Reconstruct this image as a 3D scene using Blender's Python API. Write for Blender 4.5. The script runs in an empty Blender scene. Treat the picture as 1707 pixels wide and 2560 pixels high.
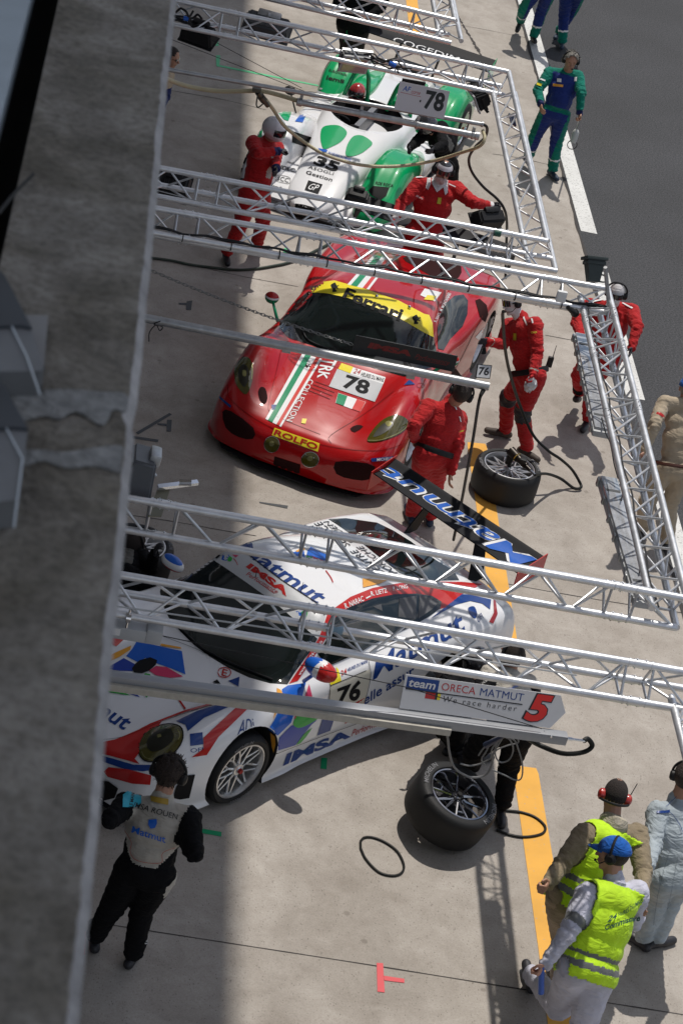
import bpy, bmesh, math, random
import numpy as np
from mathutils import Vector, Matrix, Quaternion
from mathutils.bvhtree import BVHTree
random.seed(7); np.random.seed(7)
S = bpy.context.scene
COL = S.collection
rad = math.radians

# ------------------------------------------------------------------ camera
# camera frame measured from the photograph (pixels of the 1707x2560 original)
CR = np.array([[0.9749625463784357, -0.028353672958404602, 0.220554080418034],
               [0.17319250044861959, -0.5252663395140805, -0.8331264191956907],
               [0.13947182850895615, 0.8504653677859237, -0.5072043643829593]])
CF = 5822.0; CX, CY = 853.5, 1280.0
CC = np.array([0.0, 0.0, 11.56])
cam = bpy.data.cameras.new('camera'); camo = bpy.data.objects.new('camera', cam); COL.objects.link(camo)
M = Matrix(((CR[0][0], -CR[1][0], -CR[2][0], CC[0]), (CR[0][1], -CR[1][1], -CR[2][1], CC[1]),
            (CR[0][2], -CR[1][2], -CR[2][2], CC[2]), (0, 0, 0, 1)))
camo.matrix_world = M
cam.sensor_fit = 'VERTICAL'; cam.sensor_height = 24.0; cam.lens = 24.0 * CF / 2560.0
cam.clip_start = 0.1; cam.clip_end = 2000
cam.dof.use_dof = True; cam.dof.focus_distance = 21.0; cam.dof.aperture_fstop = 6.5
S.camera = camo

def ray(u, v):
    d = CR.T @ np.array([(u - CX) / CF, (v - CY) / CF, 1.0])
    return d / np.linalg.norm(d)
def at(u, v, z=0.0):
    """world point at height z seen at photo pixel (u, v)"""
    d = ray(u, v); t = (z - CC[2]) / d[2]
    return CC + t * d
def atY(u, v, y):
    d = ray(u, v); t = (y - CC[1]) / d[1]
    return CC + t * d
def atX(u, v, x):
    d = ray(u, v); t = (x - CC[0]) / d[0]
    return CC + t * d
def toplane(u, v, p, n):
    d = ray(u, v); n = np.array(n, float); t = ((np.array(p) - CC) @ n) / (d @ n)
    return CC + t * d

# ------------------------------------------------------------------ light
SUN_T = np.array([0.055, 0.38, 1.0])            # towards the sun
SUN_T = SUN_T / np.linalg.norm(SUN_T)
EL = math.asin(SUN_T[2]); AZ = math.atan2(SUN_T[0], SUN_T[1])
sl = bpy.data.lights.new('sun', 'SUN'); sl.energy = 3.7; sl.angle = rad(0.55); sl.color = (1.0, 0.95, 0.88)
slo = bpy.data.objects.new('sun', sl); COL.objects.link(slo)
slo.rotation_euler = Vector(-SUN_T).to_track_quat('-Z', 'Y').to_euler(); slo.location = (0, 0, 30)
W = bpy.data.worlds.new('World'); S.world = W; W.use_nodes = True
nt = W.node_tree; nt.nodes.clear()
wo = nt.nodes.new('ShaderNodeOutputWorld'); bg = nt.nodes.new('ShaderNodeBackground')
sky = nt.nodes.new('ShaderNodeTexSky'); sky.sky_type = 'NISHITA'; sky.sun_disc = False
sky.sun_elevation = EL; sky.sun_rotation = AZ; sky.altitude = 60; sky.air_density = 1.0; sky.dust_density = 1.5
tc = nt.nodes.new('ShaderNodeTexCoord'); mp = nt.nodes.new('ShaderNodeMapping'); mp.inputs['Scale'].default_value = (1, 1, 2.2)
cl = nt.nodes.new('ShaderNodeTexNoise'); cl.inputs['Scale'].default_value = 3.2; cl.inputs['Detail'].default_value = 7; cl.inputs['Roughness'].default_value = .58
rp = nt.nodes.new('ShaderNodeValToRGB'); rp.color_ramp.elements[0].position = .46; rp.color_ramp.elements[1].position = .62
mx = nt.nodes.new('ShaderNodeMixRGB'); mx.inputs[2].default_value = (10.5, 10.6, 11.0, 1)
nt.links.new(tc.outputs['Generated'], mp.inputs['Vector']); nt.links.new(mp.outputs[0], cl.inputs['Vector'])
nt.links.new(cl.outputs['Fac'], rp.inputs[0]); nt.links.new(rp.outputs[0], mx.inputs[0]); nt.links.new(sky.outputs[0], mx.inputs[1])
nt.links.new(mx.outputs[0], bg.inputs[0]); bg.inputs[1].default_value = 0.092
nt.links.new(bg.outputs[0], wo.inputs[0])
S.view_settings.view_transform = 'Standard'; S.view_settings.look = 'None'
S.view_settings.exposure = -0.1; S.view_settings.gamma = 1.0
S.render.engine = 'CYCLES'
S.cycles.max_bounces = 6; S.cycles.glossy_bounces = 3; S.cycles.transmission_bounces = 4; S.cycles.transparent_max_bounces = 6
S.cycles.use_denoising = True

# ------------------------------------------------------------------ materials
MT = {}
def mat(name, col, rough=.5, metal=0.0, coat=0.0, bump=0.0, bscale=40.0, var=0.0, vscale=6.0, spec=.5, emit=None, trans=0.0, sheen=0.0, aniso=None, alpha=1.0):
    if name in MT: return MT[name]
    m = bpy.data.materials.new(name); m.use_nodes = True; n = m.node_tree; b = n.nodes['Principled BSDF']
    b.inputs['Base Color'].default_value = (*col[:3], 1); b.inputs['Roughness'].default_value = rough
    b.inputs['Metallic'].default_value = metal; b.inputs['Coat Weight'].default_value = coat; b.inputs['Coat Roughness'].default_value = .04
    b.inputs['Specular IOR Level'].default_value = spec
    if trans: b.inputs['Transmission Weight'].default_value = trans
    if sheen: b.inputs['Sheen Weight'].default_value = sheen
    if alpha < 1: b.inputs['Alpha'].default_value = alpha
    if emit: b.inputs['Emission Color'].default_value = (*emit[:3], 1); b.inputs['Emission Strength'].default_value = emit[3]
    tcn = n.nodes.new('ShaderNodeTexCoord')
    if var:
        no = n.nodes.new('ShaderNodeTexNoise'); no.inputs['Scale'].default_value = vscale; no.inputs['Detail'].default_value = 6; no.inputs['Roughness'].default_value = .6
        n.links.new(tcn.outputs['Object'], no.inputs['Vector'])
        r = n.nodes.new('ShaderNodeValToRGB'); r.color_ramp.elements[0].position = .3; r.color_ramp.elements[1].position = .7
        r.color_ramp.elements[0].color = (*[c * (1 - var) for c in col[:3]], 1)
        r.color_ramp.elements[1].color = (*[min(1, c * (1 + var * .7)) for c in col[:3]], 1)
        n.links.new(no.outputs['Fac'], r.inputs[0]); n.links.new(r.outputs[0], b.inputs['Base Color'])
        r2 = n.nodes.new('ShaderNodeMapRange'); r2.inputs[3].default_value = max(0, rough - .12 * min(1, var * 4)); r2.inputs[4].default_value = min(1, rough + .15 * min(1, var * 4))
        n.links.new(no.outputs['Fac'], r2.inputs[0]); n.links.new(r2.outputs[0], b.inputs['Roughness'])
    if bump:
        nb = n.nodes.new('ShaderNodeTexNoise'); nb.inputs['Scale'].default_value = bscale; nb.inputs['Detail'].default_value = 5
        n.links.new(tcn.outputs['Object'], nb.inputs['Vector'])
        bp = n.nodes.new('ShaderNodeBump'); bp.inputs['Strength'].default_value = bump; bp.inputs['Distance'].default_value = .02
        n.links.new(nb.outputs['Fac'], bp.inputs['Height']); n.links.new(bp.outputs[0], b.inputs['Normal'])
    MT[name] = m
    return m

def cloth(name, col, folds=.5, rough=.85):
    """woven racing-suit cloth: stretched folds plus weave"""
    if name in MT: return MT[name]
    m = mat(name, col, rough, sheen=.1 if max(col) > .05 else 0, spec=.25 if max(col) > .05 else .12); n = m.node_tree; b = n.nodes['Principled BSDF']
    tcn = n.nodes.new('ShaderNodeTexCoord'); mp = n.nodes.new('ShaderNodeMapping'); mp.inputs['Scale'].default_value = (9, 9, 22)
    n.links.new(tcn.outputs['Object'], mp.inputs[0])
    a = n.nodes.new('ShaderNodeTexNoise'); a.inputs['Scale'].default_value = 1.0; a.inputs['Detail'].default_value = 3; a.inputs['Distortion'].default_value = 1.6
    n.links.new(mp.outputs[0], a.inputs['Vector'])
    bp = n.nodes.new('ShaderNodeBump'); bp.inputs['Strength'].default_value = folds; bp.inputs['Distance'].default_value = .035
    n.links.new(a.outputs['Fac'], bp.inputs['Height']); n.links.new(bp.outputs[0], b.inputs['Normal'])
    r = n.nodes.new('ShaderNodeValToRGB'); r.color_ramp.elements[0].position = .35; r.color_ramp.elements[1].position = .65
    r.color_ramp.elements[0].color = (*[c * .86 for c in col[:3]], 1); r.color_ramp.elements[1].color = (*[min(1, c * 1.1) for c in col[:3]], 1)
    a2 = n.nodes.new('ShaderNodeTexNoise'); a2.inputs['Scale'].default_value = 7; a2.inputs['Detail'].default_value = 5
    n.links.new(tcn.outputs['Object'], a2.inputs['Vector']); n.links.new(a2.outputs['Fac'], r.inputs[0]); n.links.new(r.outputs[0], b.inputs['Base Color'])
    return m

def paint(name, col, rough=.22, coat=1.0, spec=.5):
    return mat(name, col, max(rough, .32), coat=coat, spec=.16, bump=.008, bscale=3)

ALU = mat('brushed aluminium', (.70, .71, .73), .42, .85, bump=.06, bscale=60, var=.14, vscale=9)
STEEL = mat('galvanised steel', (.42, .43, .44), .42, .85, var=.2, vscale=14)
CHROME = mat('polished metal', (.75, .75, .76), .14, 1)
BLK = mat('black plastic', (.010, .010, .011), .5, spec=.3, bump=.05, bscale=80)
DGREY = mat('dark grey plastic', (.055, .058, .062), .5, bump=.08, bscale=60)
LGREY = mat('light grey plastic', (.42, .43, .44), .45, var=.08)
RUBBER = mat('tyre rubber', (.012, .012, .0125), .6, spec=.35, var=.25, vscale=5, bump=.1, bscale=90)
HOSE = mat('black hose rubber', (.007, .008, .007), .5, spec=.3, bump=.1, bscale=200)
WHITE = mat('white gloss', (.72, .72, .72), .3, coat=.4)
TXT_K = mat('black lettering', (.012, .012, .014), .4)
CARB = mat('carbon fibre', (.012, .0125, .015), .55, spec=.12, bump=.05, bscale=200)

# ------------------------------------------------------------------ mesh builder
def basis(d, up=(0, 0, 1)):
    d = np.array(d, float); d = d / (np.linalg.norm(d) + 1e-12)
    u = np.array(up, float)
    if abs(d @ u) > .98: u = np.array([1.0, 0, 0]) if abs(d[0]) < .9 else np.array([0, 1.0, 0])
    x = np.cross(d, u); x /= np.linalg.norm(x); y = np.cross(x, d)
    return x, y, d                                # x: side, y: up-ish, d: along
def smooth_path(pts, n=8):
    P = [np.array(p, float) for p in pts]
    if len(P) < 3: return P
    P = [2 * P[0] - P[1]] + P + [2 * P[-1] - P[-2]]
    out = []
    for i in range(1, len(P) - 2):
        for k in range(n):
            t = k / n; a, b, c, d = P[i - 1], P[i], P[i + 1], P[i + 2]
            out.append(.5 * ((2 * b) + (c - a) * t + (2 * a - 5 * b + 4 * c - d) * t * t + (3 * b - a - 3 * c + d) * t ** 3))
    out.append(P[-2]); return out

class MB:
    def __init__(s): s.v = []; s.f = []; s.m = []; s.mi = 0; s.cn = {}
    def add(s, vs, fs):
        o = len(s.v); s.v.extend([tuple(map(float, p)) for p in vs])
        for f in fs: s.f.append([i + o for i in f]); s.m.append(s.mi)
        return s
    def box(s, c, size, R=None, taper=1.0):
        c = np.array(c, float); hx, hy, hz = [k / 2 for k in size]; vs = []
        for z in (-1, 1):
            k = taper if z > 0 else 1
            for x, y in ((-1, -1), (1, -1), (1, 1), (-1, 1)):
                p = np.array([x * hx * k, y * hy * k, z * hz]);
                if R is not None: p = np.array(R) @ p
                vs.append(c + p)
        return s.add(vs, [(3, 2, 1, 0), (4, 5, 6, 7), (0, 1, 5, 4), (1, 2, 6, 5), (2, 3, 7, 6), (3, 0, 4, 7)])
    def rbox(s, c, size, r=.01, R=None):
        """box with bevelled edges"""
        bm = bmesh.new(); bmesh.ops.create_cube(bm, size=1)
        for v in bm.verts: v.co = Vector((v.co.x * size[0], v.co.y * size[1], v.co.z * size[2]))
        bmesh.ops.bevel(bm, geom=list(bm.edges), offset=min(r, min(size) * .45), segments=2, affect='EDGES', profile=.6)
        bm.verts.ensure_lookup_table()
        R = np.eye(3) if R is None else np.array(R)
        s.add([np.array(c) + R @ np.array(v.co) for v in bm.verts], [[v.index for v in f.verts] for f in bm.faces]); bm.free(); return s
    def tube(s, p0, p1, r, r2=None, n=10, caps=True):
        p0 = np.array(p0, float); p1 = np.array(p1, float); r2 = r if r2 is None else r2
        x, y, d = basis(p1 - p0); vs = []
        for p, q in ((p0, r), (p1, r2)):
            for k in range(n):
                a = 2 * math.pi * k / n; vs.append(p + q * (math.cos(a) * x + math.sin(a) * y))
        fs = [(k, (k + 1) % n, n + (k + 1) % n, n + k) for k in range(n)]
        if caps: fs += [tuple(range(n - 1, -1, -1)), tuple(range(n, 2 * n))]
        return s.add(vs, fs)
    def path(s, pts, r, n=8, sm=6, closed=False):
        P = smooth_path(pts, sm) if sm else [np.array(p, float) for p in pts]
        m = len(P); vs = []; px = None
        for i, p in enumerate(P):
            d = P[(i + 1) % m if closed else min(i + 1, m - 1)] - P[(i - 1) % m if closed else max(i - 1, 0)]
            d = d / (np.linalg.norm(d) + 1e-12)
            if px is None: x, y, _ = basis(d)
            else:
                x = px - d * (px @ d); x /= (np.linalg.norm(x) + 1e-12); y = np.cross(x, d)
            px = x; rr = r(i / (m - 1)) if callable(r) else r
            for k in range(n):
                a = 2 * math.pi * k / n; vs.append(p + rr * (math.cos(a) * x + math.sin(a) * y))
        fs = []
        for i in range(m if closed else m - 1):
            j = (i + 1) % m
            for k in range(n): fs.append((i * n + k, i * n + (k + 1) % n, j * n + (k + 1) % n, j * n + k))
        if not closed: fs += [tuple(range(n - 1, -1, -1)), tuple(range((m - 1) * n, m * n))]
        return s.add(vs, fs)
    def lathe(s, prof, o, axis, n=32, up=(0, 0, 1), closed=False):
        """prof: list of (radius, distance along axis)"""
        o = np.array(o, float); x, y, d = basis(axis, up); vs = []
        for r, h in prof:
            for k in range(n):
                a = 2 * math.pi * k / n; vs.append(o + d * h + r * (math.cos(a) * x + math.sin(a) * y))
        fs = []; m = len(prof)
        for i in range(m if closed else m - 1):
            j = (i + 1) % m
            for k in range(n): fs.append((i * n + k, i * n + (k + 1) % n, j * n + (k + 1) % n, j * n + k))
        return s.add(vs, fs)
    def ell(s, c, rr, R=None, n=12, m=16, fn=None):
        c = np.array(c, float); R = np.eye(3) if R is None else np.array(R); vs = [c + R @ np.array([0, 0, -rr[2]])]
        for i in range(1, n):
            th = -math.pi / 2 + math.pi * i / n
            for k in range(m):
                a = 2 * math.pi * k / m; p = np.array([rr[0] * math.cos(th) * math.cos(a), rr[1] * math.cos(th) * math.sin(a), rr[2] * math.sin(th)])
                if fn: p = fn(p)
                vs.append(c + R @ p)
        vs.append(c + R @ np.array([0, 0, rr[2]])); fs = []
        for k in range(m): fs.append((0, 1 + (k + 1) % m, 1 + k)); fs.append((len(vs) - 1, 1 + (n - 2) * m + k, 1 + (n - 2) * m + (k + 1) % m))
        for i in range(n - 2):
            for k in range(m): fs.append((1 + i * m + k, 1 + i * m + (k + 1) % m, 1 + (i + 1) * m + (k + 1) % m, 1 + (i + 1) * m + k))
        return s.add(vs, fs)
    def caps(s, p0, p1, r0, r1, n=12, flat=None):
        """tapered capsule"""
        p0 = np.array(p0, float); p1 = np.array(p1, float); L = np.linalg.norm(p1 - p0); x, y, d = basis(p1 - p0)
        prof = []
        for i in range(1, 5): a = math.pi / 2 * (1 - i / 4); prof.append((r0 * math.cos(a), -r0 * math.sin(a)))
        for i in range(0, 4): a = math.pi / 2 * i / 4; prof.append((r1 * math.cos(a), L + r1 * math.sin(a)))
        vs = [p0 - d * r0]
        for r, h in prof:
            for k in range(n):
                a = 2 * math.pi * k / n; vs.append(p0 + d * h + r * (math.cos(a) * x + math.sin(a) * y))
        vs.append(p1 + d * r1); m = len(prof); fs = []
        for k in range(n): fs.append((0, 1 + (k + 1) % n, 1 + k)); fs.append((len(vs) - 1, 1 + (m - 1) * n + k, 1 + (m - 1) * n + (k + 1) % n))
        for i in range(m - 1):
            for k in range(n): fs.append((1 + i * n + k, 1 + i * n + (k + 1) % n, 1 + (i + 1) * n + (k + 1) % n, 1 + (i + 1) * n + k))
        return s.add(vs, fs)
    def prism(s, poly, thick, n=None):
        """planar polygon (world points) extruded by vector or thickness along its normal"""
        P = [np.array(p, float) for p in poly]
        if n is None:
            nn = np.zeros(3)
            for i in range(len(P)): nn += np.cross(P[i] - P[0], P[(i + 1) % len(P)] - P[0])
            n = nn / (np.linalg.norm(nn) + 1e-12)
        off = np.array(n) * thick; k = len(P)
        return s.add(P + [p + off for p in P], [tuple(range(k - 1, -1, -1)), tuple(range(k, 2 * k))] + [(i, (i + 1) % k, k + (i + 1) % k, k + i) for i in range(k)])
    def grid(s, V, nu, nv, closeu=False):
        fs = []
        for i in range(nu if closeu else nu - 1):
            for j in range(nv - 1):
                a = i * nv + j; b = ((i + 1) % nu) * nv + j; fs.append((a, b, b + 1, a + 1))
        return s.add(V, fs)
    def build(s, name, mats, root=None, parent=None, sharp=35, smooth=True):
        me = bpy.data.meshes.new(name); L = np.array(root.location) if root is not None else np.zeros(3)
        V = np.array(s.v, float) - L
        me.from_pydata(V.tolist(), [], s.f)
        mats = mats if isinstance(mats, (list, tuple)) else [mats]
        for m_ in mats: me.materials.append(m_)
        me.polygons.foreach_set('material_index', s.m); me.validate(); me.update()
        if not s.cn: fix_normals(me)
        if smooth:
            me.polygons.foreach_set('use_smooth', [True] * len(me.polygons))
            if sharp and not s.cn: me.set_sharp_from_angle(angle=rad(sharp))
        if s.cn and len(me.vertices) == len(s.v): me.normals_split_custom_set_from_vertices([s.cn.get(i, (0, 0, 1)) for i in range(len(s.v))])
        o = bpy.data.objects.new(name, me); COL.objects.link(o)
        if parent is not None: o.parent = parent
        elif root is not None: o.parent = root
        return o
def fix_normals(me):
    bm = bmesh.new(); bm.from_mesh(me); bmesh.ops.recalc_face_normals(bm, faces=bm.faces); bm.to_mesh(me); bm.free()

def thing(name, label, cat, loc, group=None):
    o = bpy.data.objects.new(name, None); o.empty_display_size = .2; COL.objects.link(o); o.location = tuple(map(float, loc))
    o['label'] = label; o['category'] = cat
    if group: o['group'] = group
    return o
def tag(o, label, cat, group=None):
    o['label'] = label; o['category'] = cat
    if group: o['group'] = group
    return o
def struct(o): o['kind'] = 'structure'; return o
def Rz(a): c, s_ = math.cos(a), math.sin(a); return np.array([[c, -s_, 0], [s_, c, 0], [0, 0, 1]])
def Rx(a): c, s_ = math.cos(a), math.sin(a); return np.array([[1, 0, 0], [0, c, -s_], [0, s_, c]])
def Ry(a): c, s_ = math.cos(a), math.sin(a); return np.array([[c, 0, s_], [0, 1, 0], [-s_, 0, c]])

# ------------------------------------------------------------------ lettering and decals
def text_geo(txt, shear=0.0, bold=0.0, spacing=1.0, res=3):
    """returns (verts 2D normalised to 0..1 in x and y by its own box, faces)"""
    cu = bpy.data.curves.new('lettering', 'FONT'); cu.body = txt; cu.size = 1; cu.shear = shear; cu.offset = bold; cu.space_character = spacing
    cu.resolution_u = res; cu.fill_mode = 'BOTH'
    o = bpy.data.objects.new('lettering', cu); COL.objects.link(o)
    dg = bpy.context.evaluated_depsgraph_get(); dg.update()
    me = bpy.data.meshes.new_from_object(o.evaluated_get(dg))
    V = np.array([v.co[:2] for v in me.vertices]); F = [list(p.vertices) for p in me.polygons]
    bpy.data.objects.remove(o); bpy.data.curves.remove(cu); bpy.data.meshes.remove(me)
    lo = V.min(0); hi = V.max(0)
    return (V - lo) / (hi - lo), F, (hi - lo)[0] / (hi - lo)[1]
def subdivide2(V, F, L):
    """split long edges of a flat mesh, V in real or pixel units"""
    bm = bmesh.new(); vs = [bm.verts.new((p[0], p[1], 0)) for p in V]
    for f in F:
        try: bm.faces.new([vs[i] for i in f])
        except ValueError: pass
    bmesh.ops.triangulate(bm, faces=bm.faces)
    for _ in range(8):
        E = [e for e in bm.edges if e.calc_length() > L]
        if not E: break
        bmesh.ops.subdivide_edges(bm, edges=E, cuts=1); bmesh.ops.triangulate(bm, faces=[f for f in bm.faces if len(f.verts) > 3])
    bm.verts.index_update()
    Vo = np.array([v.co[:2] for v in bm.verts]); Fo = [[v.index for v in f.verts] for f in bm.faces]; bm.free()
    return Vo, Fo
def quadmap(V, q):
    """unit square -> pixel quad (bl, br, tr, tl), bilinear"""
    q = [np.array(p, float) for p in q]; x = V[:, :1]; y = V[:, 1:2]
    return (1 - x) * (1 - y) * q[0] + x * (1 - y) * q[1] + x * y * q[2] + (1 - x) * y * q[3]
def curve2(pts, n=6, closed=True):
    P = [np.array(p, float) for p in pts]
    if closed: P = [P[-1]] + P + [P[0], P[1]]
    else: P = [2 * P[0] - P[1]] + P + [2 * P[-1] - P[-2]]
    out = []
    for i in range(1, len(P) - 2):
        for k in range(n):
            t = k / n; a, b, c, d = P[i - 1], P[i], P[i + 1], P[i + 2]
            out.append(.5 * ((2 * b) + (c - a) * t + (2 * a - 5 * b + 4 * c - d) * t * t + (3 * b - a - 3 * c + d) * t ** 3))
    return out

class Skin:
    """surface of a built mesh (or several) on which marks seen in the photo are laid"""
    def __init__(s, objs):
        V = []; F = []
        for o in objs:
            k = len(V); L = np.array(o.matrix_world.translation) if o.parent is None else np.array(rootof(o).location)
            V += [tuple(np.array(v.co) + L) for v in o.data.vertices]; F += [[i + k for i in p.vertices] for p in o.data.polygons]
        s.bvh = BVHTree.FromPolygons(V, F); s.F = F; s.V = np.array(V)
        N = np.zeros_like(s.V)
        for f in F:
            a = s.V[f[0]]; n = np.cross(s.V[f[1]] - a, s.V[f[2]] - a)
            if len(f) > 3: n = n + np.cross(s.V[f[2]] - a, s.V[f[3]] - a)
            for i in f: N[i] += n
        s.N = N / (np.linalg.norm(N, axis=1)[:, None] + 1e-12)
    def hit(s, u, v):
        h = s.bvh.ray_cast(Vector(CC), Vector(ray(u, v)), 200)
        return h
    def lay(s, mb, V, F, off=.004):
        pts = []; ok = []
        for p in V:
            loc, n, i, d = s.hit(p[0], p[1])
            if loc is None: ok.append(False); pts.append((0, 0, 0)); continue
            r = Vector(ray(p[0], p[1]))
            if n.dot(r) > 0: n = -n
            fi = s.F[i]; w = [1 / (np.linalg.norm(s.V[j] - np.array(loc)) + 1e-4) for j in fi]; sn = sum((s.N[j] * (1 if s.N[j] @ np.array(n) > 0 else -1) * q for j, q in zip(fi, w)), np.zeros(3))
            mb.cn[len(mb.v) + len(pts)] = tuple(sn / np.linalg.norm(sn)) if np.linalg.norm(sn) > 1e-6 and (sn / np.linalg.norm(sn)) @ np.array(n) > .8 else tuple(n)
            k = off / max(.35, -n.dot(r))
            pts.append(tuple(loc - r * k * .4 + n * off * .75)); ok.append(True)
        FF = []
        for f in F:
            if all(ok[i] for i in f):
                a = [Vector(pts[i]) for i in f]
                dv = [abs((CC @ CR[2] * 0) + (np.array(x) - CC) @ CR[2]) for x in a]
                if max((a[i] - a[i - 1]).length for i in range(len(a))) < .45:
                    g = (a[1] - a[0]).cross(a[2] - a[0]); m_ = Vector(mb.cn[len(mb.v) + f[0]])
                    FF.append(f if g.dot(m_) > 0 else f[::-1])
        mb.add(pts, FF); return mb
    def poly(s, mb, pts, off=.004, L=8, n=0):
        if n: pts = curve2(pts, n)
        V, F = subdivide2([np.array(p, float) for p in pts], [list(range(len(pts)))], L)
        return s.lay(mb, V, F, off)
    def text(s, mb, txt, q, off=.005, L=9, **kw):
        V, F, _ = text_geo(txt, **kw); P = quadmap(V, q)
        V2, F2 = subdivide2(P, F, L)
        return s.lay(mb, V2, F2, off)
def rootof(o):
    while o.parent: o = o.parent
    return o
def flat_text(mb, txt, q3, off=.003, **kw):
    """lettering on a flat board; q3 = world corners bl, br, tr, tl"""
    V, F, _ = text_geo(txt, **kw); q = [np.array(p, float) for p in q3]
    nn = np.cross(q[1] - q[0], q[3] - q[0]); nn /= np.linalg.norm(nn)
    if nn @ (CC - q[0]) < 0: nn = -nn
    x = V[:, :1]; y = V[:, 1:2]
    P = (1 - x) * (1 - y) * q[0] + x * (1 - y) * q[1] + x * y * q[2] + (1 - x) * y * q[3] + nn * off
    return mb.add(list(P), F)
def crop(x0, y0, sc): return lambda x, y: (x0 + x * sc, y0 + y * sc)
cA = crop(200, 1240, .4592); cB = crop(900, 1240, .5147); cC = crop(340, 560, .4592); cD = crop(1000, 560, .4509)
cE = crop(380, 0, .4592); cF = crop(560, 180, .2551); cG = crop(860, 60, .2806); cO = crop(0, 0, 1.0887); cH = crop(1050, 1580, .2551)
cI = crop(1350, 600, .22768); cJ = crop(1350, 1050, .25518); cK = crop(1150, 700, .2381); cL = crop(900, 1840, .5147); cM = crop(140, 1840, .4974)
cN = crop(240, 1140, .2126); cQ = crop(1000, 0, .4509); cR1 = crop(400, 0, .31888); cR2 = crop(850, 0, .31888); cR3 = crop(380, 380, .31888); cR4 = crop(850, 400, .38265)
cW = crop(0, 0, .5440)
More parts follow.
